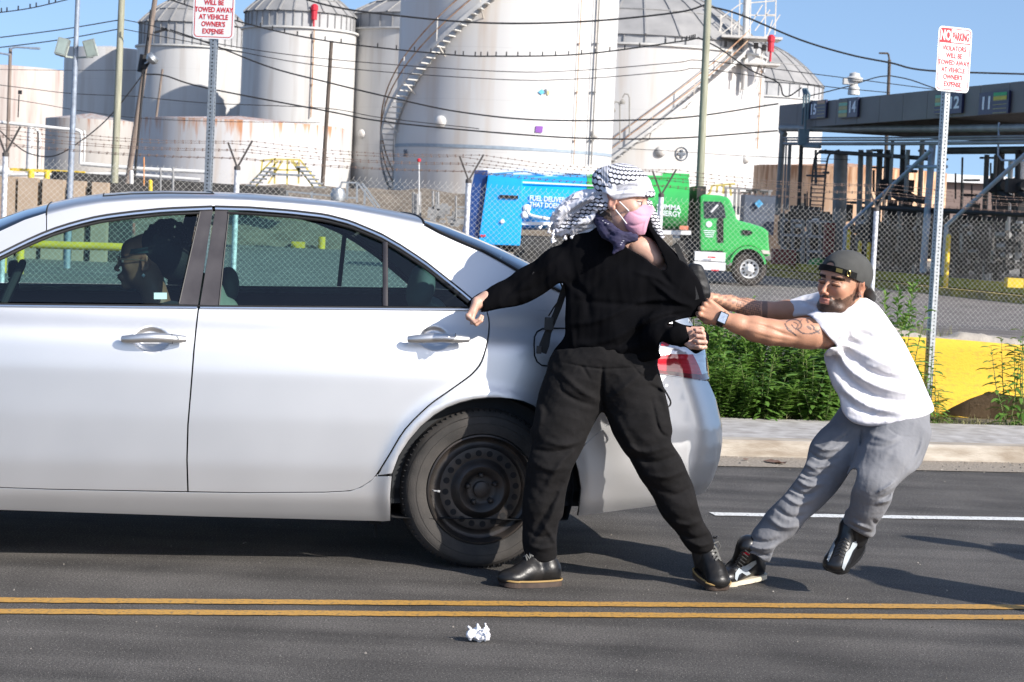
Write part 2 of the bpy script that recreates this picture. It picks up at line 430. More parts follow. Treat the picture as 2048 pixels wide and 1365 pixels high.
def head(f, o, M, k=1.0, female=False, jaw=1.0, lidless=True):
    o = Vector(o)
    def q(x, y, z): return o + M @ Vector((x * k, y * k, z * k))
    def e(c, r, kk=.02, op='add', rot=None): f.ell(q(*c), [v * k for v in r], kk, rot=M if rot is None else M @ rot, op=op)
    e((-.014, 0, .030), (.098, .077, .086), .02); e((.028, 0, -.020), (.062, .062, .075), .03); e((.018, 0, -.070), (.055, .054 * jaw, .036), .03)
    e((.070, 0, -.100), (.020, .021 * jaw, .016), .022); e((.062, .038, -.022), (.022, .020, .022), .02); e((.062, -.038, -.022), (.022, .020, .022), .02)
    e((.078, 0, .024), (.016, .052, .012), .014); e((.060, 0, .05), (.034, .058, .035), .02)
    for s_ in (-1, 1): e((.102, .031 * s_, -.001), (.016, .017, .012), .012, 'cut'); e((.0785, .031 * s_, -.002), (.0155, .0155, .0135), .003)
    f.cone(q(.088, 0, .006), q(.113, 0, -.034), .007 * k, .0095 * k, .010); e((.106, .013, -.040), (.010, .0075, .007), .006); e((.106, -.013, -.040), (.010, .0075, .007), .006)
    for s_ in (-1, 1): e((.113, .006 * s_, -.0475), (.004, .0035, .003), .002, 'cut')
    e((.086, 0, -.066), (.017, .028, .018), .012); e((.100, 0, -.0605), (.007, .021, .0045), .004); e((.099, 0, -.0715), (.0075, .018, .0055), .004); f.cone(q(.108, .019, -.0658), q(.108, -.019, -.0658), .0016, .0016, .002, op='cut')
    for s_ in (-1, 1):
        rt = Matrix.Rotation(R(14), 3, 'Y'); e((-.006, .078 * s_, -.006), (.017, .008, .031), .005, rot=rt); e((-.001, .0845 * s_, -.004), (.010, .005, .019), .004, 'cut', rot=rt); e((.002, .079 * s_, -.030), (.008, .006, .010), .004)
        e((-.012, .083 * s_, .010), (.005, .004, .018), .003, rot=rt)
    return q
def hand(f, wrist, X, N, tsign, size=1.0, curls=((80, 90, 60),) * 4, thumb=(50, 30, 20), spread=0.0, kf=.0025, thumb_in=0.4):
    """palm, four jointed fingers and a thumb. X: wrist->knuckles, N: back of the hand, tsign: side of the thumb"""
    w = Vector(wrist); X = Vector(X).normalized(); N = Vector(N); N = (N - X * N.dot(X)).normalized(); T = N.cross(X) * tsign; z = size
    K = [(.088, .031), (.092, .010), (.088, -.011), (.080, -.030)]; LN = [(.044, .025, .020), (.049, .029, .021), (.045, .027, .020), (.036, .020, .018)]; RR = [.0098, .0100, .0094, .0084]
    for (a, b_) in K: f.cone(w + (X * .006 + T * b_ * .45) * z, w + (X * (a - .004) + T * b_) * z, .019 * z, .0118 * z, .010)
    tips = []
    for i, (a, b_) in enumerate(K):
        p = w + (X * a + T * b_ + N * .001) * z; ang = 0; sp = spread * (1.5 - i) * .09
        f.ell(p + N * .003, (.0118 * z,) * 3, .004)
        for j in range(3):
            ang += R(curls[i][j]); d = (X * math.cos(ang) - N * math.sin(ang) + T * sp).normalized(); q = p + d * LN[i][j] * z
            r0 = RR[i] * z * (1, .93, .85)[j]; r1 = RR[i] * z * (.93, .85, .72)[j]; f.cone(p, q, r0, r1, kf if j else .004); p = q
        tips.append(p)
    b0 = w + (X * .018 + T * .022 - N * .006) * z; a1, a2, a3 = [R(v) for v in thumb]
    def td(a, c): return (X * math.cos(a) + T * math.sin(a) * (1 - c) - N * c).normalized()
    p1 = b0 + td(a1, thumb_in * .6) * .040 * z; p2 = p1 + td(a2, thumb_in) * .032 * z; p3 = p2 + td(a3, thumb_in * 1.2) * .025 * z
    f.cone(b0, p1, .0165 * z, .0125 * z, .012); f.cone(p1, p2, .0118 * z, .0108 * z, .003); f.cone(p2, p3, .0108 * z, .0085 * z, .002)
    return tips, (p1, p2, p3)
# ---------------------------------------------------------------- ground, road, kerb
RU = Vector((0.980, 0.199, 0)).normalized(); RN = Vector((-RU.y, RU.x, 0))
ROAD0 = G(0, 1202)                      # a point on the far yellow line's upper edge
def rd(u, n, z=0.0):
    p = ROAD0 + RU * u + RN * n; return Vector((p.x, p.y, z))
def roff(p): return (Vector((p.x, p.y, 0)) - ROAD0).dot(RN)
def strip(name, n0, n1, z, m, u0=-60, u1=60, du=None, kind='structure', parent=None):
    b = MB(); k = 1 if du is None else int((u1 - u0) / du); vs = []
    for i in range(k + 1):
        u = u0 + (u1 - u0) * i / k; vs += [rd(u, n0, z), rd(u, n1, z)]
    b.add(vs, [(2 * i, 2 * i + 2, 2 * i + 3, 2 * i + 1) for i in range(k)])
    o = b.build(name, m, parent)
    if kind: tag(o, kind=kind)
    return o
def asphalt(name, base, lighter, crack=0.0, worn=(0.35, 0.75)):
    m = mat(name, base, 0.85, col2=lighter, vscale=420, detail=3, thresh=worn, var=0, spec=0.35)
    [n_ for n_ in m.node_tree.nodes if n_.type == 'TEX_NOISE'][0].inputs['Scale'].default_value = 130
    nt = m.node_tree; L = nt.links.new; N = nt.nodes.new; b = nt.nodes['Principled BSDF']
    mp = [x for x in nt.nodes if x.type == 'MAPPING'][0]; cr = [x for x in nt.nodes if x.type == 'VALTORGB'][0]
    # long tyre-polished streaks along the lane and soft patches
    m2 = N('ShaderNodeMapping'); L(mp.inputs[0].links[0].from_socket, m2.inputs[0]); m2.inputs['Rotation'].default_value = (0, 0, -math.atan2(RU.y, RU.x)); 
    m2.inputs['Scale'].default_value = (0.10, 3.2, 1)
    n = N('ShaderNodeTexNoise'); n.inputs['Scale'].default_value = 1.6; n.inputs['Detail'].default_value = 4; L(m2.outputs[0], n.inputs['Vector'])
    n3 = N('ShaderNodeTexNoise'); n3.inputs['Scale'].default_value = 2.2; n3.inputs['Detail'].default_value = 6; L(mp.outputs[0], n3.inputs['Vector'])
    ad = N('ShaderNodeMath'); ad.operation = 'ADD'; L(n.outputs[0], ad.inputs[0]); L(n3.outputs[0], ad.inputs[1])
    mr = N('ShaderNodeMapRange'); L(ad.outputs[0], mr.inputs[0]); mr.inputs[1].default_value = 0.75; mr.inputs[2].default_value = 1.25; mr.inputs[3].default_value = 0.62; mr.inputs[4].default_value = 1.38
    # pale chips of stone
    v = N('ShaderNodeTexVoronoi'); v.inputs['Scale'].default_value = 95; L(mp.outputs[0], v.inputs['Vector'])
    lt = N('ShaderNodeMath'); lt.operation = 'LESS_THAN'; L(v.outputs['Distance'], lt.inputs[0]); lt.inputs[1].default_value = 0.115
    sc = N('ShaderNodeVectorMath'); sc.operation = 'SCALE'; L(cr.outputs[0], sc.inputs[0]); L(mr.outputs[0], sc.inputs['Scale'])
    mx = N('ShaderNodeMix'); mx.data_type = 'RGBA'; L(lt.outputs[0], mx.inputs[0]); L(sc.outputs[0], mx.inputs[6]); mx.inputs[7].default_value = (*[min(1, x * 3.2) for x in lighter], 1)
    L(mx.outputs[2], b.inputs['Base Color'])
    bp = N('ShaderNodeBump'); bp.inputs['Distance'].default_value = 0.004; nb = N('ShaderNodeTexNoise'); nb.inputs['Scale'].default_value = 260
    L(mp.outputs[0], nb.inputs['Vector']); L(nb.outputs[0], bp.inputs['Height']); L(bp.outputs[0], b.inputs['Normal'])
    return m
M_road = asphalt('road_asphalt', (0.044, 0.040, 0.037), (0.155, 0.143, 0.130))
M_yard = asphalt('yard_asphalt', (0.11, 0.098, 0.09), (0.25, 0.225, 0.21))
M_dirt = mat('gutter_dirt', (0.20, 0.165, 0.125), 0.95, col2=(0.36, 0.31, 0.25), vscale=60, bump=0.004, bscale=120)
M_conc = mat('pale_concrete', (0.30, 0.275, 0.25), 0.9, col2=(0.50, 0.475, 0.45), vscale=9, bump=0.002, bscale=150)
M_kerb = mat('kerb_concrete', (0.28, 0.23, 0.175), 0.9, col2=(0.50, 0.45, 0.38), vscale=9, bump=0.003, bscale=90, stretch=(0.4, 1, 2))
n_kerb = roff(G(1450, 914)); n_dirt = roff(G(1450, 934)); n_white = roff(G(1425, 1030)); n_back = roff(G(1450, 836, 0.1))
# the ground: one sheet out to the horizon
b = MB(); b.add([(-900, -900, -0.012), (900, -900, -0.012), (900, 1800, -0.012), (-900, 1800, -0.012)], [(0, 1, 2, 3)]); tag(b.build('ground', mat('far_ground', (0.13, 0.12, 0.10), 0.95, col2=(0.2, 0.185, 0.16), vscale=0.6)), kind='structure')
strip('road', -30, n_kerb - 0.002, 0.0, M_road)
strip('yard', n_back + 1.0, 60, 0.004, M_yard, -90, 90)
strip('gutter', n_dirt, n_kerb - 0.002, 0.0045, M_dirt, du=None)
b = MB()
for k in range(-3, 14):                                        # pavement in cast slabs with joints
    u0 = 2.4 + k * 1.52 - 3.1; a = [rd(u0, n_kerb + 0.165), rd(u0 + 1.512, n_kerb + 0.165), rd(u0 + 1.512, n_back), rd(u0, n_back)]
    b.prism([Vector((q.x, q.y, 0.02)) for q in a], (0, 0, 0.08))
tag(b.build('pavement', M_conc), kind='structure')
b = MB()
for k in range(-3, 9):
    u0 = -6 + k * 3.02; c = [(0, 0), (0.012, 0.088), (0.03, 0.102), (0.158, 0.104), (0.158, 0)]
    A = [rd(u0, n_kerb + q, z) for q, z in c]; B = [rd(u0 + 3.012, n_kerb + q, z) for q, z in c]; n = len(c)
    b.add(A + B, [(i, (i + 1) % n, n + (i + 1) % n, n + i) for i in range(n)] + [tuple(range(n)), tuple(range(n, 2 * n))])
tag(b.build('kerb', M_kerb), kind='structure')
strip('verge', n_back, n_back + 1.5, 0.07, mat('verge_soil', (0.10, 0.085, 0.06), 0.95, col2=(0.19, 0.165, 0.12), vscale=14, bump=0.01, bscale=40))
# painted lines
def paint(name, col, col2):
    m = mat(name, col, 0.7, col2=col2, vscale=70, thresh=(0.50, 0.66), bump=0.001, bscale=200); return m
M_yel = paint('yellow_paint', (0.50, 0.27, 0.055), (0.22, 0.14, 0.055)); M_wht = paint('white_line_paint', (0.72, 0.72, 0.69), (0.36, 0.35, 0.34))
def line_mark(name, na, nb, u0, u1, z, m, ragged=0.004):
    b = MB(); k = int((u1 - u0) / 0.035); vs = []
    rg = random.Random(int(na * 1000))
    for i in range(k + 1):
        u = u0 + (u1 - u0) * i / k; vs += [rd(u, na + rg.uniform(-1, 1) * ragged, z), rd(u, nb + rg.uniform(-1, 1) * ragged, z)]
    b.add(vs, [(2 * i, 2 * i + 2, 2 * i + 3, 2 * i + 1) for i in range(k)]); tag(b.build(name, m), kind='structure')
n2 = roff(G(0, 1220)); n3 = roff(G(0, 1230)); n1 = roff(G(0, 1207)); n0 = roff(G(0, 1197.5))
line_mark('yellow_line', n1, n0, -2, 6, 0.004, M_yel); line_mark('yellow_line', n3, n2, -2, 6, 0.004, M_yel)
uw = (G(1425, 1030) - ROAD0).dot(RU); line_mark('white_line', n_white - 0.045, n_white + 0.055, uw, uw + 3.2, 0.004, M_wht)

# ---------------------------------------------------------------- crumpled paper on the road
c = G(955, 1284); f = Field((c.x - .10, c.y - .08, -0.01), (c.x + .10, c.y + .08, .13), 0.0024)
rg = random.Random(3)
def pz(px, py, dy=0.0): return P(px, py, c.y + dy)
for (px, py, r, dy) in [(948, 1270, .020, 0), (958, 1268, .022, .01), (968, 1270, .019, 0), (940, 1272, .014, -.01), (957, 1278, .012, -.01), (972, 1276, .012, .0)]:
    f.ell(pz(px, py, dy), (r * 1.15, r * .8, r * .85), .003, rot=Euler((rg.random(), rg.random(), rg.random())).to_matrix())
for a, e in [((955, 1262), (955, 1250)), ((957, 1256), (966, 1270)), ((974, 1262), (971, 1250)), ((975, 1262), (977, 1280)), ((940, 1258), (937, 1254)), ((962, 1274), (978, 1280)), ((936, 1266), (934, 1274))]:
    f.cone(pz(*a), pz(*e), .006, .0035, .002, sy=1.6)
for i in range(16):
    q = pz(935 + rg.random() * 42, 1257 + rg.random() * 22, -.022); f.ell(q, (.008, .008, .003), .001, rot=Euler((rg.random() * 6, rg.random() * 6, 0)).to_matrix(), op='cut' if i % 2 else 'add')
f.rumple(0.004, 0.03, 5)
tag(sdf_object('crumpled_paper', f, mat('tissue_white', (0.80, 0.80, 0.82), 0.9, var=0.05), smooth=0), 'crumpled white paper tissue lying on the road in front of the double yellow line', 'litter')
# pebbles / road grit, too many to count
b = MB(); rg = random.Random(11)
for i in range(1500):
    u = rg.uniform(-2, 6.5)
    n = rg.choice([rg.uniform(-1.6, 5), rg.uniform(n_dirt - 0.1, n_kerb - 0.01), rg.uniform(n_dirt, n_kerb - .02)]); s = rg.uniform(0.0015, 0.005) * (1.6 if n > n_dirt else 1)
    q = rd(u, n, 0.004); b.add([q + Vector((rg.uniform(-1, 1), rg.uniform(-1, 1), 0)) * s * 1.4 for _ in range(3)] + [q + Vector((0, 0, s * 1.2))], [(0, 1, 3), (1, 2, 3), (2, 0, 3), (0, 2, 1)])
tag(b.build('grit', mat('grit_stone', (0.25, 0.23, 0.2), 0.9, var=0.5, vscale=90)), 'fine stone grit and crumbs scattered over the road and gutter', 'grit', kind='stuff')
# the little black wire scrap by the black shoe, dead leaves in the gutter
b = MB(); q = P(1428, 1076, 7.9); q = G(1428, 1080, 0.004)
b.tube([q + Vector((-.022, 0, .004)), q + Vector((-.008, .004, .006)), q + Vector((.0, 0, .014)), q + Vector((.012, .003, .005))], .0035, 5)
b.tube([q + Vector((0, .01, .004)), q + Vector((.014, -.006, .018))], .0035, 5); tag(b.build('wire_scrap', mat('black_plastic', (0.02, 0.02, 0.022), 0.5)), 'tiny black plastic scrap on the road beside the black shoe', 'litter')
lf = MB()
for i, (px, py, s) in enumerate([(1549, 925, .05), (1560, 927, .04), (1536, 923, .035), (1492, 920, .022)]):
    q = G(px, py, 0.01); lf.add([q + Vector((math.cos(a) * s, math.sin(a) * s * .7, rg.uniform(0, .014))) for a in np.linspace(0, 5.5, 6)], [tuple(range(6))])
tag(lf.build('dead_leaf', mat('dead_leaf', (0.16, 0.09, 0.06), 0.8)), 'curled brown dead leaves lying in the gutter dirt below the kerb', 'leaf')
# ---------------------------------------------------------------- yellow concrete barrier, signs
M_bar = mat('barrier_yellow', (0.70, 0.43, 0.035), 0.85, col2=(0.50, 0.31, 0.05), vscale=18, thresh=(0.52, 0.75), bump=0.003, bscale=60, stretch=(1, 1, 2.4))
M_barc = mat('barrier_bare_concrete', (0.28, 0.25, 0.215), 0.95, col2=(0.40, 0.36, 0.31), vscale=9, bump=0.006, bscale=50)
BY = 14.55
t = thing('concrete_barrier', 'yellow painted concrete barrier with a chipped bare top behind the pavement weeds', 'barrier', (G(1900, 850, 0.1).x, BY, 0.07))
cols = []
rg = random.Random(4)
nx = 70; x0 = P(1740, 760, BY).x; x1 = P(2150, 760, BY).x
b = MB(); vs = []
def bar_top(px): return interp(px, [1740, 1790, 1870, 1960, 2048, 2150], [668, 672, 676, 684, 693, 700])
rows = 14
for i in range(nx + 1):
    px = 1740 + (2150 - 1740) * i / nx; zt = P(px, bar_top(px), BY).z; X = P(px, 760, BY).x; off = (X - 3.3) * 0.2
    for j in range(rows + 1):
        v = j / rows; z = 0.05 + (zt - 0.05) * v
        y = BY + off - (0.10 * max(0, 1 - v * 1.5) ** 1.6) + 0.006 * mnoise.noise(Vector((X * 5, z * 5, 0)))
        if j == rows: y += 0.015
        vs.append((X, y, z))
b.add(vs, [(i * (rows + 1) + j, (i + 1) * (rows + 1) + j, (i + 1) * (rows + 1) + j + 1, i * (rows + 1) + j + 1) for i in range(nx) for j in range(rows)])
b.build('painted_face', M_bar, t, smooth=True)
b = MB(); vs = []
for i in range(nx + 1):
    px = 1740 + (2150 - 1740) * i / nx; zt = P(px, bar_top(px), BY).z; X = P(px, 760, BY).x; off = (X - 3.3) * 0.2
    hump = interp(px, [1740, 1770, 1800, 1850, 1895, 1905, 1925, 2000, 2048, 2070, 2150], [.05, .07, .045, .01, .008, .025, .055, .045, .035, .02, .01]) + 0.010 * mnoise.noise(Vector((X * 16, 0, 3))) + .006 * mnoise.noise(Vector((X * 50, 0, 3)))
    for y, z in ((0.018, zt - 0.004), (0.03, zt + hump * .5), (0.07, zt + hump), (0.17, zt + hump * 1.0), (0.22, zt + hump * .7), (0.26, zt - .05), (0.42, 0.02)): vs.append((X, BY + off + y, z))
b.add(vs, [(i * 7 + j, (i + 1) * 7 + j, (i + 1) * 7 + j + 1, i * 7 + j + 1) for i in range(nx) for j in range(6)])
b.build('bare_top', M_barc, t, smooth=True)
# curled sheet of cardboard leaning on the barrier foot
b = MB(); A = []; B = []
for q in [(1885, 826), (1905, 815), (1940, 798), (1978, 785), (2000, 787), (2030, 793), (2062, 798)]: A.append(P(*q, BY - .30))
for q in [(1886, 829), (1910, 832), (1940, 836), (1985, 838), (2010, 839), (2030, 840), (2062, 842)]: B.append(P(*q, BY - .12))
n = len(A); b.ribbon(A, B); b.ribbon([p + Vector((0, .006, 0)) for p in A], [p + Vector((0, .006, 0)) for p in B])
tag(b.build('cardboard_sheet', mat('cardboard', (0.30, 0.21, 0.13), 0.85, bump=.002), smooth=True), 'curled brown cardboard sheet leaning at the foot of the yellow barrier', 'cardboard')

M_galv = mat('galvanised_steel', (0.42, 0.44, 0.45), 0.45, 0.75, var=0.22, vscale=45)
M_hole = mat('hole_black', (0.012, 0.012, 0.013), 0.9, var=0)
M_sign = mat('sign_white', (0.80, 0.80, 0.80), 0.45, var=0.02); M_red = mat('sign_red', (0.62, 0.02, 0.03), 0.45, var=0.05)
def sign_post(label, foot_px, foot_Y, top_px, sx0, sy0, ang, sign_center_px):
    """square perforated post with a NO PARKING plate; ang turns the plate about the post"""
    base = P(*foot_px, foot_Y); base.z = 0.06
    t = thing('parking_sign', label, 'sign', base)
    topz = P(*top_px, foot_Y).z; w = 0.047
    rot = Matrix.Rotation(ang, 3, 'Z'); X = rot @ Vector((1, 0, 0)); N = rot @ Vector((0, -1, 0)); Z = Vector((0, 0, 1))
    top = Vector((P(*top_px, foot_Y).x, foot_Y, topz)); ax = (top - base).normalized()
    Xs = (X - ax * X.dot(ax)).normalized(); Ns = ax.cross(Xs) * -1
    if Ns.dot(N) < 0: Ns = -Ns
    b = MB(); b.box((base + top) / 2, ((top - base).length, w, w), (ax, Xs, Ns)); b.build('post', M_galv, t, bevel=0.003)
    b = MB(); k = int((top - base).length / 0.0254)
    for i in range(k):
        p = base + ax * (0.02 + i * 0.0254)
        for nn, xx in ((Ns, Xs), (-Xs, Ns), (Xs, Ns)):
            c = p + nn * (w / 2 + 0.0012); b.add([c + (xx * math.cos(q) + ax * math.sin(q)) * 0.0056 for q in np.linspace(0, 2 * math.pi, 9)[:-1]], [tuple(range(8))])
    b.build('holes', M_hole, t)
    # plate
    W, H = 0.305, 0.457; r = 0.035
    C = P(*sign_center_px, foot_Y); up = ax; F0 = C + Ns * (w / 2 + 0.004)
    def rr(W, H, r, n=6):
        o = []
        for cx, cz, a in ((W / 2 - r, H / 2 - r, 0), (-W / 2 + r, H / 2 - r, 90), (-W / 2 + r, -H / 2 + r, 180), (W / 2 - r, -H / 2 + r, 270)):
            o += [(cx + r * math.cos(R(a + 90 * i / n)), cz + r * math.sin(R(a + 90 * i / n))) for i in range(n + 1)]
        return o
    def at(x, z, d=0): return F0 + Xs * x + up * z + Ns * d
    b = MB(); b.prism([at(x, z) for x, z in rr(W, H, r)], Ns * 0.003); pl = b.build('plate', M_sign, t)
    b = MB(); o = rr(W - .022, H - .022, r - .008); i_ = rr(W - .032, H - .032, r - .012); n = len(o)
    b.add([at(x, z, .0042) for x, z in o] + [at(x, z, .0042) for x, z in i_], [(k, (k + 1) % n, n + (k + 1) % n, n + k) for k in range(n)])
    # red NO block and rule
    h = H / 2
    b.add([at(x, z, .0040) for x, z in ((-W / 2 + .015, h - .022), (-W / 2 + .030, h - .0135), (-.035, h - .0135), (-.035, h - .115), (-W / 2 + .015, h - .115))], [(0, 1, 2, 3, 4)])
    b.add([at(x, z, .0040) for x, z in ((-.04, h - .108), (W / 2 - .013, h - .108), (W / 2 - .013, h - .115), (-.04, h - .115))], [(0, 1, 2, 3)])
    b.build('red_border', M_red, pl)
    def word(s, x, z, size, m, sxx, bold=0.0015, al='CENTER', d=.0046):
        text_mesh('lettering', s, m, size, at(x, z, d), Xs, up, pl, 0.0004, sxx, al, bold)
    word('NO', -.088, h - .095, .098, M_sign, .62, .003, d=.005)
    word('PARKING', .052, h - .092, .078, M_red, .46, .002)
    for k, s in enumerate(['VIOLATORS', 'WILL BE', 'TOWED AWAY', 'AT VEHICLE', "OWNER'S", 'EXPENSE']):
        word(s, 0, h - .168 - k * .0505, .049, M_red, .82, .0011)
    b = MB()
    for zz in (h - .03, -h + .035): b.lathe(at(0, zz, .004), [(0.0, .004), (.006, .003), (.007, 0)], Ns, 10)
    b.build('bolt', M_galv, t)
    return t
sign_post('red and white no parking sign on a steel post in front of the yellow barrier', (1856, 770), 14.3, (1899, 64), 0, 0, R(28), (1902, 120))
sign_post('red and white tow-away sign whose steel post rises behind the silver car roof', (402, 700), 14.2, (434, -50), 0, 0, R(-10), (431, 14))
# ---------------------------------------------------------------- chain link fence with barbed wire
FP = [(-470, 25.0, 288), (12, 25.6, 315), (475, 26.2, 342), (937, 26.9, 368), (1322, 27.6, 396), (1752, 28.3, 424), (2190, 29.1, 452)]
fposts = [P(px, py, Y) for px, Y, py in FP]
M_fw = mat('fence_wire', (0.60, 0.58, 0.53), 0.5, 0.55, var=0.15, vscale=3); M_fp = mat('fence_post_paint', (0.62, 0.63, 0.66), 0.55, 0.2, var=0.25, vscale=24, thresh=(0.4, 0.6))
M_dkst = mat('weathered_dark_steel', (0.10, 0.09, 0.085), 0.7, 0.4); M_barb = mat('rusty_barbed_wire', (0.17, 0.12, 0.10), 0.75, 0.3)
fence = thing('chain_link_fence', 'galvanised chain link fence topped with barbed wire running behind the car and the people', 'fence', (fposts[3].x, fposts[3].y, 0))
def along(u):                                   # u in post units -> point at ground, top height
    i = min(max(int(u), 0), len(fposts) - 2); t = u - i; a, b_ = fposts[i], fposts[i + 1]
    return Vector((lerp(a.x, b_.x, t), lerp(a.y, b_.y, t), 0)), lerp(a.z, b_.z, t)
def build_mesh_panel():
    L = [0]
    for a, b_ in zip(fposts[:-1], fposts[1:]): L.append(L[-1] + math.hypot(b_.x - a.x, b_.y - a.y))
    cell = 0.078; hw = cell / 2; n = int(L[-1] / hw); V = []; Fc = []
    r = 0.0022
    for w in range(n):
        s0 = w * hw; rows = 25
        pts = []
        for j in range(rows * 2 + 1):
            s = s0 + (hw if (j + w) % 2 else 0); u = np.interp(s, L, range(len(L))); g, top = along(u)
            z = top - 0.02 - j * hw * 0.98
            if z < 0.02: break
            sag = 0.012 * mnoise.noise(Vector((s * .8, z * .8, 1.0)))
            pts.append((g.x, g.y + (0.003 if w % 2 else -0.003) * (1 if j % 2 else -1) + sag, z))
        # knuckle above the top
        if w % 2 == 0 and len(pts): pts.insert(0, (pts[0][0] + hw * .5, pts[0][1], pts[0][2] + hw * .9))
        for i, q in enumerate(pts):
            k = len(V)
            V += [(q[0] + r, q[1], q[2]), (q[0] - r * .5, q[1] + r, q[2]), (q[0] - r * .5, q[1] - r, q[2])]
            if i: Fc += [(k - 3 + c, k - 3 + (c + 1) % 3, k + (c + 1) % 3, k + c) for c in range(3)]
    return np.array(V), np.array(Fc)
V, Fc = build_mesh_panel(); array_object('chain_link_mesh', V, Fc, M_fw, fence)
for i, p in enumerate(fposts):
    b = MB(); tall = 0.055 if i in (1, 2, 3, 5) else 0.05
    b.tube([(p.x, p.y - .03, 0), (p.x, p.y - .03, p.z + .04)], 0.036, 12); po = b.build('post', M_fp, fence, True)
    if i in (0, 6): continue
    b = MB(); cap = Vector((p.x, p.y - .03, p.z + .04)); b.lathe(cap, [(.042, -.03), (.042, .012), (.02, .03), (0, .03)], n=10)
    ar = 0.36; wl, wr = (-.38, .52)
    for sx in (wl, wr): b.bar(cap + Vector((0, 0, .0)), cap + Vector((sx * ar, -0.05 * sx, ar * (1.0 if sx > 0 else .9))), .024, .018, (0, 1, 0))
    b.build('arm', M_dkst, fence)
rgf = random.Random(8)
for side in (-1, 1):
    for k in range(3):
        b = MB(); pts = []
        for i in range(len(fposts) - 1):
            for q in range(14):
                t = q / 14; a, c = fposts[i], fposts[i + 1]; h = 0.04 + .36 * (0.36 + 0.31 * k) * (1 if side > 0 else .9); off = (.52 if side > 0 else -.38) * .36 * (0.36 + .31 * k)
                pts.append(Vector((lerp(a.x, c.x, t) + off, lerp(a.y, c.y, t) - .03, lerp(a.z, c.z, t) + h - .035 * math.sin(math.pi * t) * (1 + .4 * k) + rgf.uniform(-.004, .004))))
        b.tube(pts, 0.0027, 4)
        L = 0
        for a, c in zip(pts[:-1], pts[1:]):
            for q in (0.25, 0.75):
                m_ = a.lerp(c, q)
                for ang in (0.6, 2.4): d = Vector((math.cos(ang) * .5, .3 * math.cos(ang), math.sin(ang))) * 0.019; b.bar(m_ - d, m_ + d, .0042, .0042)
        b.build('barbed_wire', M_barb, fence)
# ---------------------------------------------------------------- storage tanks
def streak_mat(name, base, streak, amount=0.5, rust_top=None, h=5.0, vs=1.0, rust_amt=0.6, seams=True):
    """painted steel with vertical run-off streaks; rust_top puts rust runs below the rim (object space, base at z=0)"""
    m = bpy.data.materials.new(name); m.use_nodes = True; nt = m.node_tree; b = nt.nodes['Principled BSDF']; L = nt.links.new; N = nt.nodes.new
    b.inputs['Roughness'].default_value = 0.55
    tc = N('ShaderNodeTexCoord'); mp = N('ShaderNodeMapping'); L(tc.outputs['Object'], mp.inputs[0]); mp.inputs['Scale'].default_value = (vs, vs, 0.09 * vs)
    n = N('ShaderNodeTexNoise'); n.inputs['Scale'].default_value = 1.9; n.inputs['Detail'].default_value = 7; L(mp.outputs[0], n.inputs['Vector'])
    r = N('ShaderNodeValToRGB'); L(n.outputs[0], r.inputs[0]); r.color_ramp.elements[0].position = 0.50; r.color_ramp.elements[1].position = 0.78
    r.color_ramp.elements[0].color = (0, 0, 0, 1); r.color_ramp.elements[1].color = (amount, amount, amount, 1)
    n2 = N('ShaderNodeTexNoise'); n2.inputs['Scale'].default_value = 0.35; n2.inputs['Detail'].default_value = 3; L(tc.outputs['Object'], n2.inputs['Vector'])
    mx = N('ShaderNodeMix'); mx.data_type = 'RGBA'; L(r.outputs[0], mx.inputs[0]); mx.inputs[6].default_value = (*base, 1); mx.inputs[7].default_value = (*streak, 1)
    out = mx.outputs[2]
    sx = N('ShaderNodeSeparateXYZ'); L(tc.outputs['Object'], sx.inputs[0])
    if seams:                                    # plate courses
        q = N('ShaderNodeMath'); q.operation = 'MODULO'; L(sx.outputs[2], q.inputs[0]); q.inputs[1].default_value = 2.1
        lt = N('ShaderNodeMath'); lt.operation = 'LESS_THAN'; L(q.outputs[0], lt.inputs[0]); lt.inputs[1].default_value = 0.045
        sc = N('ShaderNodeMath'); sc.operation = 'MULTIPLY'; L(lt.outputs[0], sc.inputs[0]); sc.inputs[1].default_value = 0.10
        mz = N('ShaderNodeMix'); mz.data_type = 'RGBA'; L(sc.outputs[0], mz.inputs[0]); L(out, mz.inputs[6]); mz.inputs[7].default_value = (0.25, 0.24, 0.24, 1); out = mz.outputs[2]
    if rust_top:
        mp2 = N('ShaderNodeMapping'); L(tc.outputs['Object'], mp2.inputs[0]); mp2.inputs['Scale'].default_value = (2.2 * vs, 2.2 * vs, 0.25 * vs)
        n3 = N('ShaderNodeTexNoise'); n3.inputs['Scale'].default_value = 1.4; n3.inputs['Detail'].default_value = 8; L(mp2.outputs[0], n3.inputs['Vector'])
        mr = N('ShaderNodeMapRange'); L(sx.outputs[2], mr.inputs[0]); mr.inputs[1].default_value = h * 0.42; mr.inputs[2].default_value = h; mr.inputs[3].default_value = -0.30; mr.inputs[4].default_value = 0.18 * rust_amt + 0.02
        ad = N('ShaderNodeMath'); ad.operation = 'ADD'; L(n3.outputs[0], ad.inputs[0]); L(mr.outputs[0], ad.inputs[1])
        r2 = N('ShaderNodeValToRGB'); L(ad.outputs[0], r2.inputs[0]); r2.color_ramp.elements[0].position = 0.56; r2.color_ramp.elements[1].position = 0.74
        r2.color_ramp.elements[0].color = (0, 0, 0, 1); r2.color_ramp.elements[1].color = (.9, .9, .9, 1)
        m2 = N('ShaderNodeMix'); m2.data_type = 'RGBA'; L(r2.outputs[0], m2.inputs[0]); L(out, m2.inputs[6]); m2.inputs[7].default_value = (*rust_top, 1); out = m2.outputs[2]
    L(out, b.inputs['Base Color']); MATS[name] = m; return m
T_WHITE = (0.58, 0.57, 0.555)
M_roofgrey = mat('tank_roof_grey', (0.24, 0.235, 0.23), 0.65, col2=(0.34, 0.33, 0.32), vscale=0.8)
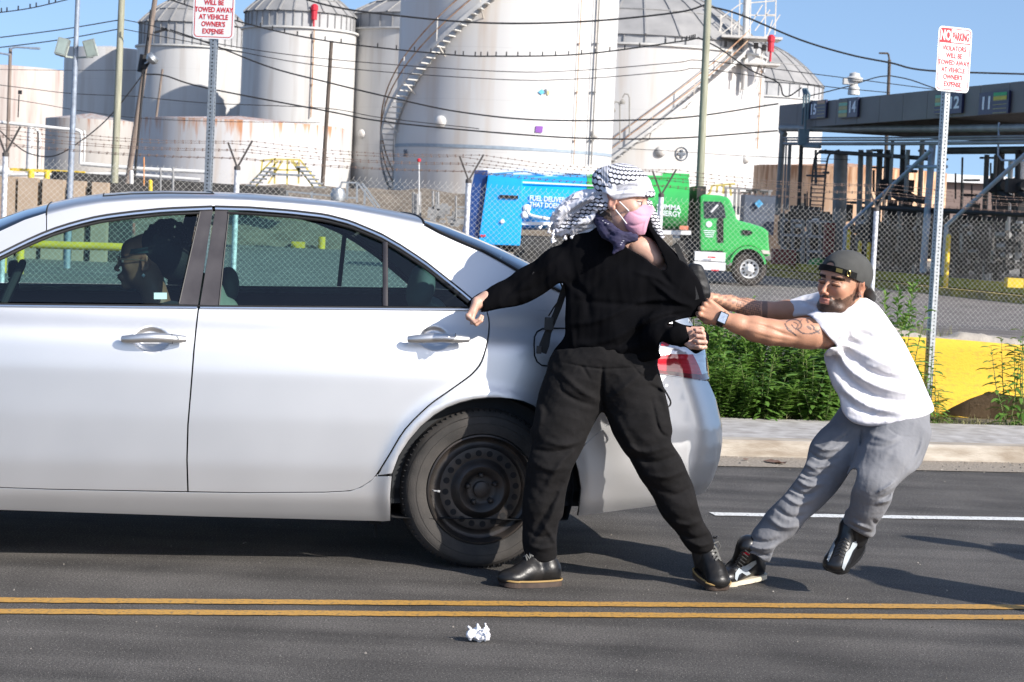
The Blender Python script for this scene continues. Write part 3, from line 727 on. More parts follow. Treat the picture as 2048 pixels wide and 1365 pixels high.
M_ribs = mat('roof_rib_dark', (0.27, 0.265, 0.26), 0.6); M_rail = mat('rail_white', (0.62, 0.58, 0.52), 0.6); M_railr = mat('rail_rust', (0.36, 0.17, 0.08), 0.75, col2=(0.55, 0.40, 0.28), vscale=3)
M_dirtyw = mat('dirty_white_steel', (0.50, 0.49, 0.47), 0.6, col2=(0.66, 0.65, 0.62), vscale=2)
def tank(label, cpx, rpx, top_px, Y, m, base_z=1.0, name='storage_tank', dome=None, ring=None, band=0, group='white storage tanks', rim=True):
    """cpx/rpx: centre and radius measured at the silhouette, top_px: rim height at the nearest point"""
    s = S(Y); r = rpx * s; c = P(cpx, top_px, Y); ztop = P(cpx, top_px, Y - r).z; c.z = base_z
    t = thing(name, label, 'tank', c, group)
    b = MB(); b.lathe(c, [(r, 0), (r, ztop - base_z)], n=96); 
    if not dome: b.lathe(c, [(r, ztop - base_z), (0.01, ztop - base_z + 0.3)], n=96)
    b.build('shell', m, t, True)
    if rim:
        b = MB(); h = ztop - base_z; b.lathe(c, [(r, h - .05), (r + .14, h - .04), (r + .14, h + .06), (r, h + .06)], n=96); b.build('rim', M_dirtyw if not isinstance(rim, str) else MATS[rim], t, True)
    z2 = ztop - base_z
    if band:                                     # windshield ring above the wind girder
        bh = band * s; b = MB(); b.lathe(c, [(r - .12, z2), (r - .12, z2 + bh)], n=48); b.build('upper_ring', MATS['upper_ring_grey'], t, True)
        b = MB(); n = 40
        for k in range(n):
            a = 2 * math.pi * k / n; d = Vector((math.cos(a), math.sin(a), 0)); p = c + d * (r - .09); b.bar(p + Vector((0, 0, z2)), p + Vector((0, 0, z2 + bh)), .05, .05)
        b.build('ring_stiffener', M_ribs, t)
        z2 += bh
    if dome:                                     # geodesic dome roof with ribs
        H = dome * s; prof = []; rr_ = r + .02
        for k in range(9):
            a = k / 8; prof.append((rr_ * (1 - a) + 0.01, z2 + H * (1 - (1 - a) ** 2)))
        b = MB(); b.lathe(c, prof, n=24); b.build('dome_roof', M_roofgrey, t)
        b = MB(); n = 24
        for k in range(n):
            a = 2 * math.pi * k / n; pts = [c + Vector((math.cos(a) * q, math.sin(a) * q, zz + .03)) for q, zz in prof[:-1]]
            for u_, v_ in zip(pts[:-1], pts[1:]): b.bar(u_, v_, .09, .06)
        for q, zz in prof[2:8:2]:
            pts = [c + Vector((math.cos(2 * math.pi * k / 24) * q, math.sin(2 * math.pi * k / 24) * q, zz + .03)) for k in range(25)]
            for u_, v_ in zip(pts[:-1], pts[1:]): b.bar(u_, v_, .07, .05)
        b.build('roof_ribs', M_ribs, t)
    return t, c, r, ztop
mat('upper_ring_grey', (0.34, 0.34, 0.345), 0.6, col2=(0.46, 0.46, 0.46), vscale=1.2)
M_tw = streak_mat('tank_white', T_WHITE, (0.34, 0.28, 0.23), 0.55); M_tw2 = streak_mat('tank_white_clean', (0.61, 0.60, 0.585), (0.50, 0.38, 0.27), 0.50, seams=True)
tA = tank('stained cream storage tank at the far left edge with reddish streaks', 18, 113, 131, 150, streak_mat('tank_stained', (0.52, 0.46, 0.42), (0.30, 0.16, 0.13), 0.75, seams=False), -0.5, rim=False)
tB = tank('pale flat-topped storage tank behind the floodlight mast', 222, 90, 95, 128, M_tw, 0.0, rim=False)
tC = tank('domed white storage tank behind the leaning brown utility pole', 386, 109, 92, 122, M_tw, 0.5, band=46, dome=60)
tD = tank('domed white storage tank with a red valve on its rim', 600, 112, 55, 112, M_tw, 0.5, band=32, dome=60)
tE = tank('shaded domed storage tank between the red-valve tank and the tank with the spiral stair', 880, 188, 58, 116, M_tw, 0.5, band=30, dome=60)
tH = tank('pale domed storage tank farthest right behind the white platform stair', 1492, 154, 190, 150, M_tw2, -2, band=28, dome=88)
tG = tank('wide white storage tank with a grey dome and a straight rusty stair', 1275, 254, 88, 108, M_tw2, 0.5, band=18, dome=120)
tF = tank('largest white storage tank with the spiral stair and a purple square', 1026, 216, -120, 85, M_tw2, 1.6, rim=False)
tL1 = tank('low grey tank with a rusty rim left of the green wooden pole', 182, 88, 238, 84, streak_mat('low_tank_rust', (0.46, 0.43, 0.40), (0.36, 0.30, 0.25), 0.6, (0.30, 0.11, 0.04), 4.5, 2.2, 0.8, False), 0.5, group='low rusty tanks', rim=False)
tL2 = tank('long low tank with an orange rusted rim behind the yellow crossover stair', 480, 208, 240, 78, streak_mat('low_tank_wide', (0.56, 0.55, 0.55), (0.50, 0.38, 0.28), 0.7, (0.46, 0.19, 0.07), 4.4, 1.8, 1.3, False), 0.5, group='low rusty tanks', rim=False)
tI = tank('low orange-brown rusted tank behind the loading rack columns', 1700, 190, 334, 96, streak_mat('low_tank_orange', (0.74, 0.47, 0.29), (0.80, 0.58, 0.40), 0.7, (0.40, 0.17, 0.07), 3.6, 2.0, 0.8, False), 0.0, group='low rusty tanks', rim=False)
def on_tank(T, ang, z, off=0.0):
    """point on a tank's wall; ang in degrees, 0 = left silhouette, 90 = nearest, 180 = right silhouette"""
    t, c, r, zt = T; a = R(180 + ang); return Vector((c.x + math.cos(a) * (r + off), c.y + math.sin(a) * (r + off), z))
def zpix(T, px, py): t, c, r, zt = T; return P(px, py, c.y - r * .8).z
# spiral stair on the big tank
t, c, r, zt = tF
st = thing('spiral_stair', 'grey steel stair spiralling up the left side of the largest white tank', 'stair', on_tank(tF, -20, 2.2))
sF = S(c.y)
def stair_run(root, T, a0, a1, za, zb, w, step_z, mt, mr, rail_h=0.95, off=0.15, treads_m=None):
    n = int(abs(zb - za) / step_z); b = MB(); 
    for k in range(n):
        q = k / n; a = lerp(a0, a1, q); z = lerp(za, zb, q); da = (a1 - a0) / n * 1.15
        p = [on_tank(T, a, z, off), on_tank(T, a, z, off + w), on_tank(T, a + da, z, off + w), on_tank(T, a + da, z, off)]
        b.prism(p, (0, 0, .045))
    b.build('treads', mt, root)
    b = MB(); m_ = 60
    for o_ in (off, off + w):
        pts = [on_tank(T, lerp(a0, a1, k / m_), lerp(za, zb, k / m_) - .04, o_) for k in range(m_ + 1)]
        for u_, v_ in zip(pts[:-1], pts[1:]): b.bar(u_, v_, .035, .16)
    b.build('stringer', mt, root)
    b = MB(); 
    for hh in (rail_h, rail_h * .5): b.tube([on_tank(T, lerp(a0, a1, k / m_), lerp(za, zb, k / m_) + hh, off + w) for k in range(m_ + 1)], .03, 6)
    b.build('handrail', mr, root)
    b = MB()
    for k in range(0, n, 7):
        q = k / n; a = lerp(a0, a1, q); z = lerp(za, zb, q); b.bar(on_tank(T, a, z, off + w), on_tank(T, a, z + rail_h, off + w), .045, .045); b.bar(on_tank(T, a, z - .05, off + w), on_tank(T, a, z - .55, 0), .04, .04)
    b.build('baluster', M_rail, root)
z0 = P(780, 385, c.y).z; z1 = P(985, -45, c.y - r).z
stair_run(st, tF, -24, 92, z0, z1, .56, .215, M_dirtyw, M_railr, off=.06)
# straight-looking stair on the wide tank and its top platform
t, c, r, zt = tG
st2 = thing('wall_stair', 'rusty-railed stair climbing diagonally across the wide white tank', 'stair', on_tank(tG, 78, 2))
def angpx(T, px): t, c, r, zt = T; return math.degrees(math.acos(max(-1, min(1, (P(1024, 0, c.y).x * 0 + (c.x - P(px, 300, c.y - r * .85).x)) / r))))
a0, a1 = angpx(tG, 1222), angpx(tG, 1462)
stair_run(st2, tG, a0, a1, P(1222, 322, c.y - r).z, P(1462, 96, c.y - r * .8).z, .8, .24, M_dirtyw, M_railr)
pf = thing('roof_platform', 'white railed platform and gauge pole at the top of the diagonal stair', 'platform', P(1500, 100, c.y - r * .7))
b = MB(); Yp = c.y - r * .72
def pp(px, py, dy=0): return P(px, py, Yp + dy)
b.box(pp(1500, 78), (3.1, 2.0, .12)); b.box(pp(1512, 130, .3), (2.3, 1.6, .1))
b.build('deck', M_dirtyw, pf)
b = MB()
for px, a_, z_ in [(1440, 112, 30), (1462, 120, 20), (1478, 80, -20), (1500, 78, -30), (1530, 78, -10), (1550, 70, 0)]: b.bar(pp(px, a_), pp(px + 2, z_), .06, .06)
for q in [((1440, 38), (1478, 10)), ((1440, 70), (1478, 42)), ((1478, 8), (1550, 2)), ((1478, 30), (1550, 32)), ((1530, 30), (1552, 30)), ((1495, 60), (1525, 10)), ((1510, 62), (1540, 20)), ((1468, 60), (1500, 0)), ((1545, 40), (1505, 170)), ((1530, 78), (1560, 30)), ((1445, 45), (1425, 100))]: b.bar(pp(*q[0]), pp(*q[1]), .055, .055)
b.build('railing', M_rail, pf)
b = MB(); b.tube([pp(1488, 180), pp(1494, -40)], .16, 10); b.build('gauge_pole', M_dirtyw, pf, True)
b = MB()
for px, py in [(1450, 88), (1482, 86), (1512, 92), (1490, 112), (1528, 96)]: b.box(pp(px, py, -.3), (.22, .2, .3))
b.build('valve_box', mat('machinery_dark', (0.09, 0.085, 0.08), 0.7), pf)
b = MB()
for q in [((1505, 170), (1528, 110)), ((1512, 180), (1535, 118)), ((1530, 150), (1505, 112))]: b.bar(pp(*q[0]), pp(*q[1]), .07, .07)
b.build('bracket', M_dirtyw, pf)
def valve(px, py, T, label):
    t, c, r, zt = T; q = P(px, py, c.y - r * .95); b = MB(); b.tube([q, q + Vector((0, 0, .55))], .16, 10); b.lathe(q + Vector((0, 0, .5)), [(.2, 0), (.2, .25), (.1, .35), (0, .35)], n=10); b.tube([q + Vector((.0, -.05, .1)), q + Vector((.0, -.05, -.5))], .06, 6)
    tag(b.build('foam_valve', mat('valve_red', (0.55, 0.02, 0.04), 0.5)), label, 'valve')
valve(628, 40, tD, 'red foam valve on the rim of the domed tank'); valve(1541, 104, tG, 'red valve at the right edge of the wide tank, below the platform')
# wall fittings
def dome_cover(px, py, rpx, T, label):
    t, c, r, zt = T; a = angpx(T, px); z = P(px, py, on_tank(T, a, 0).y).z; q = on_tank(T, a, z, 0); n = (q - Vector((c.x, c.y, z))).normalized(); rr_ = rpx * S(q.y)
    b = MB(); b.lathe(q, [(rr_ * math.cos(R(x)), .05 + rr_ * .75 * math.sin(R(x))) for x in range(0, 91, 15)], n, 24); b.lathe(q, [(rr_, -.1), (rr_, .05)], n, 24)
    tag(b.build('manway_cover', M_tw2, None, True), label, 'hatch', 'round covers on the tank walls')
dome_cover(879, 244, 12.5, tF, 'white round cover on the largest tank, right of the spiral stair'); dome_cover(1188, 268, 10, tF, 'white round cover near the right edge of the largest tank')
dome_cover(1319, 303, 11, tG, 'white round cover on the wide tank, left of the black cross'); dome_cover(1500, 318, 10, tG, 'white round cover on the wide tank, right of the black cross')
dome_cover(721, 268, 9, tE, 'white round cover on the shaded tank left of the spiral stair')
def plate_on(T, pts, m, name, label, cat, d=.03):
    t, c, r, zt = T; b = MB(); o = []
    for px, py in pts: a = angpx(T, px); q = on_tank(T, a, 0, d); q.z = P(px, py, q.y).z; o.append(q)
    n = (o[0] - Vector((c.x, c.y, o[0].z))).normalized(); b.prism(o, n * .02); return tag(b.build(name, m), label, cat)
plate_on(tF, [(1069, 252), (1083, 253), (1082, 266), (1068, 265)], mat('purple_paint', (0.22, 0.07, 0.36), 0.6), 'purple_placard', 'small purple square placard on the largest white tank', 'placard')
hz = plate_on(tF, [(1070, 184), (1077, 190), (1083, 185), (1077, 178)], mat('hazard_blue', (0.10, 0.42, 0.72), 0.6), 'hazard_diamond', 'faint hazard diamond with small figures on the largest tank', 'sign')
def tx(T, s, px, py, size_px, m, sx=.8, parent=None, nm='lettering'):
    a = angpx(T, px); q = on_tank(T, a, 0, .05); q.z = P(px, py, q.y).z; n = Vector((q.x - T[1].x, q.y - T[1].y, 0)).normalized(); right = Vector((0, 0, 1)).cross(n); 
    return text_mesh(nm, s, m, size_px * S(q.y) * 1.35, q, right, (0, 0, 1), parent, .01, sx, 'CENTER', .012)
M_ink = mat('number_grey', (0.12, 0.14, 0.17), 0.6)
tx(tF, '3', 1085, 187, 9, M_ink, parent=hz); tx(tF, '0', 1090, 190, 9, mat('hazard_yellow', (0.60, 0.52, 0.25), 0.6), parent=hz); tag(tx(tF, '26', 808, 312, 13, M_ink, .8, None, 'tank_number'), 'black number 26 painted low on the largest tank', 'number')
b = MB(); t, c, r, zt = tF                             # blue-grey line round the tank
for k in range(80): 
    a_, b_ = lerp(8, 172, k / 80), lerp(8, 172, (k + 1) / 80); z = P(1000, 299, c.y - r).z
    b.add([on_tank(tF, a_, z, .02), on_tank(tF, b_, z, .02), on_tank(tF, b_, z + .13, .02), on_tank(tF, a_, z + .13, .02)], [(0, 1, 2, 3)])
b.build('painted_line', mat('line_bluegrey', (0.30, 0.36, 0.42), 0.6), t, True)
b = MB(); q0 = angpx(tG, 1361); zc = None; a = q0; q = on_tank(tG, a, 0, .03); q.z = P(1361, 308, q.y).z; n = Vector((q.x - tG[1].x, q.y - tG[1].y, 0)).normalized(); rt = Vector((0, 0, 1)).cross(n)
b.lathe(q, [(.30, 0), (.33, .02), (.36, 0)], n, 28); b.box(q + n * .02, (.13, .03, .44), (rt, n, Vector((0, 0, 1)))); b.box(q + n * .022, (.44, .03, .13), (rt, n, Vector((0, 0, 1))))
tag(b.build('cross_mark', M_ink), 'black cross in a thin circle on the wide white tank', 'sign')
# pipes and lamps on the tank walls
def wall_pipe(T, px, py0, py1, rpx, m, label, off=.12):
    t, c, r, zt = T; a = angpx(T, px); q = on_tank(T, a, 0, off); b = MB(); b.tube([Vector((q.x, q.y, P(px, py0, q.y).z)), Vector((q.x, q.y, P(px, py1, q.y).z))], rpx * S(q.y), 8)
    for k in range(4): z = lerp(P(px, py0, q.y).z, P(px, py1, q.y).z, (k + .5) / 4); b.box((q.x, q.y + .05, z), (rpx * 4 * S(q.y), .1, .06))
    tag(b.build('wall_pipe', m, None, True), label, 'pipe', 'pipes up the tank walls')
M_pipeg = mat('pipe_grey_old', (0.26, 0.25, 0.23), 0.6)
wall_pipe(tF, 1181, -60, 330, 1.7, M_pipeg, 'thick grey pipe up the right side of the largest tank'); wall_pipe(tF, 1174, -60, 330, 1.0, M_ink, 'thin dark pipe beside the thick pipe on the largest tank')
wall_pipe(tF, 1145, -60, 330, .9, M_railr, 'thin brown cable pipe on the largest tank'); wall_pipe(tD, 619, 60, 235, 1.2, M_railr, 'thin brown pipe below the red valve on the domed tank'); wall_pipe(tG, 1524, 120, 300, 1.2, M_railr, 'rust-brown pipe at the right edge of the wide tank')
for px, py, lab in [(1245, 200, 'swan-neck lamp on the wide tank, taller of the pair'), (1226, 216, 'swan-neck lamp on the wide tank, shorter of the pair')]:
    b = MB(); Yq = 86; pts = [P(px + 14, py + 70, Yq), P(px + 14, py - 4, Yq), P(px + 11, py - 11, Yq), P(px + 4, py - 12, Yq), P(px, py - 4, Yq)]
    b.tube(pts, .035, 6); b.lathe(P(px, py + 4, Yq), [(.1, -.1), (.12, 0), (.04, .12), (0, .12)], n=8); tag(b.build('lamp', M_pipeg, None, True), lab, 'lamp', 'swan-neck lamps by the tanks')
# earth dike and retaining wall below the tanks
M_dike = mat('dike_earth', (0.12, 0.095, 0.07), 0.95, col2=(0.22, 0.18, 0.135), vscale=2.2, bump=.05, bscale=3)
b = MB(); vs = []; nn = 120
for i in range(nn + 1):
    px = -150 + 1500 * i / nn
    zt = P(px, interp(px, [-150, 560, 700, 1000, 1350], [372, 372, 377, 392, 400]), 72).z; X = P(px, 400, 66).x
    for j, (y, z) in enumerate([(60, 0.0), (62.5, zt * .55), (66, zt), (100, zt + .2), (140, zt)]):
        vs.append((X * y / 66, y + 0.5 * mnoise.noise(Vector((X * .5, j, 0))), z + .18 * mnoise.noise(Vector((X * .8, j * 3.0, 5))) * (1 if 0 < j < 3 else 0)))
b.add(vs, [(i * 5 + j, (i + 1) * 5 + j, (i + 1) * 5 + j + 1, i * 5 + j + 1) for i in range(nn) for j in range(4)])
tag(b.build('dike', M_dike, None, True), kind='structure')
# ---------------------------------------------------------------- the silver saloon
Y0, YC = 7.755, 8.655
def paint_mat():
    m = mat('silver_paint', (0.655, 0.655, 0.66), 0.30, 0.93, var=0.015, vscale=3, coat=0.5, spec=0.6)
    nt = m.node_tree; b = nt.nodes['Principled BSDF']; N = nt.nodes.new; L = nt.links.new
    tc = [x for x in nt.nodes if x.type == 'TEX_COORD'][0]
    n = N('ShaderNodeTexNoise'); n.inputs['Scale'].default_value = 3.5; n.inputs['Detail'].default_value = 8; L(tc.outputs['Object'], n.inputs['Vector'])
    mr = N('ShaderNodeMapRange'); L(n.outputs[0], mr.inputs[0]); mr.inputs[3].default_value = 0.42; mr.inputs[4].default_value = 0.48; L(mr.outputs[0], b.inputs['Roughness'])
    return m
M_car = paint_mat()
M_blk = mat('gap_black', (0.010, 0.010, 0.011), 0.8, var=0); M_chrome = mat('chrome_trim', (0.62, 0.64, 0.67), 0.16, 1.0, var=0.03); M_rub = mat('rubber_seal', (0.014, 0.014, 0.015), 0.5, var=0)
M_pil = mat('pillar_trim', (0.045, 0.040, 0.043), 0.32, 0.2, col2=(0.075, 0.068, 0.070), vscale=14, stretch=(1, 1, .5))
def glass_mat(name, tint, refl=1.0):
    m = bpy.data.materials.new(name); m.use_nodes = True; nt = m.node_tree; nt.nodes.clear(); N = nt.nodes.new; L = nt.links.new
    o = N('ShaderNodeOutputMaterial'); t = N('ShaderNodeBsdfTransparent'); t.inputs[0].default_value = (*tint, 1); g = N('ShaderNodeBsdfGlossy'); g.inputs['Roughness'].default_value = 0.02
    fr = N('ShaderNodeFresnel'); fr.inputs[0].default_value = 1.5; mu = N('ShaderNodeMath'); mu.operation = 'MULTIPLY'; mu.inputs[1].default_value = refl; L(fr.outputs[0], mu.inputs[0])
    mx = N('ShaderNodeMixShader'); L(mu.outputs[0], mx.inputs[0]); L(t.outputs[0], mx.inputs[1]); L(g.outputs[0], mx.inputs[2]); L(mx.outputs[0], o.inputs[0]); MATS[name] = m; return m
M_gl = glass_mat('window_glass', (0.60, 0.82, 0.79), 1.5); M_gl2 = glass_mat('screen_glass', (0.35, 0.55, 0.60), 4.0)
CAR_YAW = math.atan2(RU.y, RU.x); CPIV = Vector((-.082, 7.755, 0)); CM = Matrix.Translation(CPIV) @ Matrix.Rotation(CAR_YAW, 4, 'Z') @ Matrix.Translation(-CPIV); CMI = CM.inverted(); C3 = CMI.to_3x3(); CPL = CMI @ CP
def PC(px, py, Y):
    """photo pixel -> point in the car's own frame on its plane y = Y"""
    d = C3 @ ray(px, py); return CPL + d * ((Y - CPL.y) / d.y)
car = thing('silver_car', 'silver four-door saloon car with black steel wheels, the person in black leaning on it', 'car', (-0.6, YC, 0))
_zt = np.linspace(0, 1.7, 341)
_in = np.interp(_zt, [0, .10, .14, .19, .27, .40, .58, .76, .86, .90, .955, .975, 1.0, 1.7], [.16, .10, .07, .035, .014, .004, 0, .002, .012, .024, .060, .068, .075, .075 + .7 * .43])
_k = np.exp(-np.linspace(-2, 2, 21) ** 2); _k /= _k.sum(); _in = np.convolve(np.pad(_in, 10, 'edge'), _k, 'valid')
_ez = []; _ex = []
for px, py in [(1392, 648), (1412, 690), (1419, 755), (1433, 800), (1445, 850), (1446, 885), (1441, 920), (1428, 960), (1412, 985), (1390, 1010), (1380, 1040)]:
    q = PC(px, py, 7.98); _ez.append(q.z); _ex.append(q.x + .026)
_ez = np.array(_ez[::-1]); _ex = np.array(_ex[::-1])
def x_end(z): return np.interp(z, _ez, _ex)
RC, RYY = 0.22, 0.36
WC = PC(967, 981.5, Y0); FW = Vector((WC.x - 2.776, WC.y, WC.z))
dents = []
def dent_at(px, py, rx, rz, d): q = PC(px, py, Y0 + .01); dents.append((q.x, q.z, rx * S(Y0), rz * S(Y0), d))
dent_at(303, 680, 36, 25, .020); dent_at(871, 678, 33, 24, .020)
def body(u, z):
    """near side skin: u runs along the car and round the rear corner"""
    xe = float(x_end(z)); s = xe - RC; x = u; y = Y0 + float(np.interp(z, _zt, _in)) + 0.016 * ((min(u, 1) + 1.0) / 1.8) ** 2
    if u > s - 0.35: y += 0.035 * ((min(u, s) - s + .35) / .35) ** 2
    if u > s:
        a = min((u - s) / RC, 1.57); x = s + RC * math.sin(a); y += RYY * (1 - math.cos(a)) * .9
    for w in (WC, FW):
        rho = math.hypot(x - w.x, z - w.z); y -= 0.016 * math.exp(-((rho - .375) / .035) ** 2)
        if .33 < rho < .5 : pass
    for cx, cz, rx, rz, d in dents:
        q = ((x - cx) / rx) ** 2 + ((z - cz) / rz) ** 2
        if q < 1: t_ = min(1, (1 - q) / .75); y += d * t_ * t_ * (3 - 2 * t_)
    return Vector((x, y, z))
def u_of(x, z):
    s = float(x_end(z)) - RC
    return x if x <= s else s + RC * math.asin(min(.992, (x - s) / RC))
def to_uz(px, py):
    Y = Y0 + .02
    for _ in range(6):
        q = PC(px, py, Y); u = u_of(q.x, q.z); Y = body(u, q.z).y
    return (u, q.z)
def uz(p): return to_uz(*p) if len(p) == 2 else (p[1], p[2])
def fine(poly, step=0.03, closed=True):
    out = []; n = len(poly)
    for i in range(n if closed else n - 1):
        a, b = Vector(poly[i]), Vector(poly[(i + 1) % n]); k = max(1, int((b - a).length / step)); out += [a.lerp(b, j / k) for j in range(k)]
    if not closed: out.append(Vector(poly[-1]))
    return out
def inside(p, poly):
    c = False; x, z = p; n = len(poly)
    for i in range(n):
        x1, z1 = poly[i]; x2, z2 = poly[i - 1]
        if (z1 > z) != (z2 > z) and x < (x2 - x1) * (z - z1) / (z2 - z1) + x1: c = not c
    return c
def mirror_obj(o, name=None):
    """far side twin of a near side part"""
    c = o.copy(); c.data = o.data.copy(); me = c.data; M = Matrix.Scale(-1, 4, (0, 1, 0)); me.transform(M); me.flip_normals()
    COL.objects.link(c); l = o.matrix_basis.translation; c.matrix_basis = Matrix.Translation((l.x, 2 * YC - l.y, l.z)); return c
def panel(name, px_poly, m, step=0.03, off=0.0, parent=None, mirror=True, raw=False, rim=True, surf=body):
    poly = [uz(p) for p in px_poly]
    edge = fine(poly, step); P2 = [tuple(p) for p in edge]; xs = [p[0] for p in P2]; zs = [p[1] for p in P2]
    pts = list(edge); x = min(xs) + step / 2; r = 0
    while x < max(xs):
        z = min(zs) + (step / 2 if r % 2 else step * .1)
        while z < max(zs):
            if inside((x, z), P2) and min((x - a) ** 2 + (z - b) ** 2 for a, b in P2) > (step * .45) ** 2: pts.append(Vector((x, z)))
            z += step
        x += step; r += 1
    for cx, cz, rx, rz, _d in dents:
        if surf is body and inside((cx, cz), P2):
            pts = [p for i_, p in enumerate(pts) if i_ < len(edge) or ((p.x - cx) / rx) ** 2 + ((p.y - cz) / rz) ** 2 > 1.35]
            for i_ in range(-12, 13):
                for j_ in range(-9, 10):
                    p = Vector((cx + i_ * .0066 + (.0033 if j_ % 2 else 0), cz + j_ * .0064))
                    if ((p.x - cx) / rx) ** 2 + ((p.y - cz) / rz) ** 2 < 1.25: pts.append(p)
    n = len(edge); vs, es, fs, *_ = delaunay_2d_cdt([Vector(p) for p in pts], [], [list(range(n))], 1, 1e-6)
    V = [surf(v.x, v.y) + Vector((0, off, 0)) for v in vs]; o0 = sum(V, Vector()) / len(V)
    me = bpy.data.meshes.new(name); VV = [v - o0 for v in V]; ne = len(VV); F = [tuple(f) for f in fs]
    # returned edge so the sheet has thickness
    if rim:
        cnt = {}
        for f in F:
            for a, b in zip(f, f[1:] + f[:1]): cnt[(min(a, b), max(a, b))] = cnt.get((min(a, b), max(a, b)), 0) + 1
        bd = [e for e, c_ in cnt.items() if c_ == 1]; mp = {}
        for a, b in bd:
            for q in (a, b):
                if q not in mp: mp[q] = len(VV); VV.append(VV[q] + Vector((0, .018, 0)))
            F.append((a, b, mp[b], mp[a]))
    me.from_pydata(VV, [], F)
    o = link_mesh(name, me, m, None, True)
    N = []
    for i, v in enumerate(vs):
        e = .004; du = surf(v.x + e, v.y) - surf(v.x - e, v.y); dz = surf(v.x, v.y + e) - surf(v.x, v.y - e); nn = du.cross(dz).normalized(); N.append(nn if nn.y < 0 or abs(nn.x) > .6 else -nn)
    N += [Vector((0, 0, 0))] * (len(VV) - ne)
    me.normals_split_custom_set_from_vertices(N)
    o.matrix_basis = Matrix.Translation(o0); res = [o]
    if mirror: res.append(mirror_obj(o))
    for q in res:
        if parent or car: q.parent = parent or car; q.matrix_parent_inverse = parent_world(parent or car).inverted()
    return o
ARCH = [(780, 1041), (780, 990), (784, 947), (797, 912), (817, 881), (841, 853), (868, 830), (893, 815), (919, 805), (947, 798), (973, 795), (1000, 795), (1024, 797), (1047, 802), (1067, 811), (1095, 833), (1120, 861), (1138, 890), (1150, 915), (1158, 945), (1163, 979), (1160, 1005), (1155, 1031)]
FARCH = [('r', to_uz(*p)[0] - 2.776, to_uz(*p)[1]) for p in ARCH]
DL = [(397, 617), (392, 660), (388, 700), (381, 790), (376, 850), (374, 920), (376, 983)]
door1 = panel('front_door', [(-175, 604)] + [(x - 1.6, y) for x, y in DL] + [(100, 978), (-165, 969), (-180, 800)], M_car, .021)
RD = [(972, 620), (977, 645), (974, 680), (962, 722), (945, 745), (927, 760), (890, 786), (856, 811), (809, 858), (778, 908), (751, 951), (740, 962), (723, 973), (700, 981), (650, 984)]
RD = [(float(p[0]), float(p[1])) for p in cr_spline(RD, 3)]
door2 = panel('rear_door', [(x + 1.6, y) for x, y in DL[:1]] + RD + [(500, 985)] + [(x + 1.6, y) for x, y in reversed(DL[1:])], M_car, .021)
RD2 = [(x + 3.5, y + 2.2) for x, y in RD][:31]
def belt_y(px): return interp(px, [-900, -330, -200, 0, 400, 965, 1130, 1300, 1392], [700, 612, 606, 609, 613, 617, 624, 636, 650])
quarter = panel('quarter_panel', [(754, 951)] + list(reversed(RD2[:31])) + [(972, 616), (1040, 619), (1130, 624), (1200, 628), (1300, 636), (1392, 650), (1411, 689), (1322, 683), (1303, 745), (1311, 764.5), (1173, 885.5)] + list(reversed(ARCH[2:19])), M_car, .026)
bump = panel('rear_bumper', [(1174, 886.4), (1312, 765.4), (1305, 748), (1416, 763), (1433, 800), (1445, 850), (1445.5, 885), (1440, 920), (1427, 960), (1410, 985), (1390, 993), (1300, 1013), (1240, 1021), (1157, 1032)] + list(reversed(ARCH[18:22])), M_car, .024)
rocker = panel('rocker_panel', [(-165, 971), (100, 980.5), (376, 986), (500, 987.5), (650, 986.5), (700, 984), (723, 976), (740, 965), (752, 954), (783, 954), (780, 990), (780, 1042), (765, 1043), (400, 1033), (0, 1020), (-165, 1012)], M_car, .014)
fender = panel('front_fender', [(-179, 606), (-184, 800), (-169, 1004), (-225, 1010)] + list(reversed(FARCH[4:22])) + [('r', -3.35, .25), ('r', -3.72, .25), ('r', -3.74, .6), ('r', -3.6, .70), ('r', -3.0, .84), ('r', -2.5, .92), (-330, 612)], M_car, .035)
# inner dark skin behind the gaps
def inner(u, z): return body(u, z) + Vector((0, .055, 0))
panel('inner_skin', [('r', -3.3, .25), ('r', -3.3, .70), ('r', -2.6, .86), (-330, 630), (0, 622), (400, 626), (965, 630), (1130, 636), (1300, 650), (1385, 662), (1395, 760), (1400, 950), (1340, 975), (1180, 1000)] + [(x, y) for x, y in reversed(ARCH[1:-2])] + [(776, 1020), (700, 1026), (0, 1008), (-225, 1006)] + [('r', x + .01, y) for _, x, y in reversed(FARCH)], M_blk, .05, surf=inner, rim=False)
# upper body: roof, pillars, glass and deck lofted over the whole width
ST = [(-1120, 830, 780, 765), (-1085, 760, 720, 705), (-960, 690, 665, 652), (-770, 655, 636, 624), (-520, 632, 615, 604), (-370, 612, 602, 592), (-245, 607, 590, 578), (-125, 562, 520, 500), (-60, 533, 490, 466), (0, 506, 463, 437), (50, 481, 440, 418), (100, 459, 424, 406), (150, 443, 412, 395), (200, 431, 404, 388), (260, 423, 399, 383.5), (330, 416, 397, 382), (427, 412, 397, 384), (500, 414, 400, 387), (580, 420, 406, 393), (650, 428, 412, 400), (700, 441, 419, 407), (760, 466, 430, 418), (800, 489, 438, 426), (847, 520, 448, 437), (880, 546, 466, 450), (920, 578, 484, 466), (965, 616, 503, 485), (1000, 617, 522, 503), (1040, 619, 545, 524), (1085, 621, 567, 548), (1130, 624, 588, 572), (1200, 628, 602, 592), (1300, 636, 617, 608), (1360, 644, 628, 622), (1392, 650, 640, 636), (1405, 668, 662, 660)]
def st(px): return [interp(px, [s[0] for s in ST], [s[i] for s in ST]) for i in (1, 2, 3)]
_cr = [PC(px, st(px)[2], YC) for px in range(-1120, 1500, 12)]; _crx = np.array([p.x for p in _cr]); _crz = np.array([p.z for p in _cr])
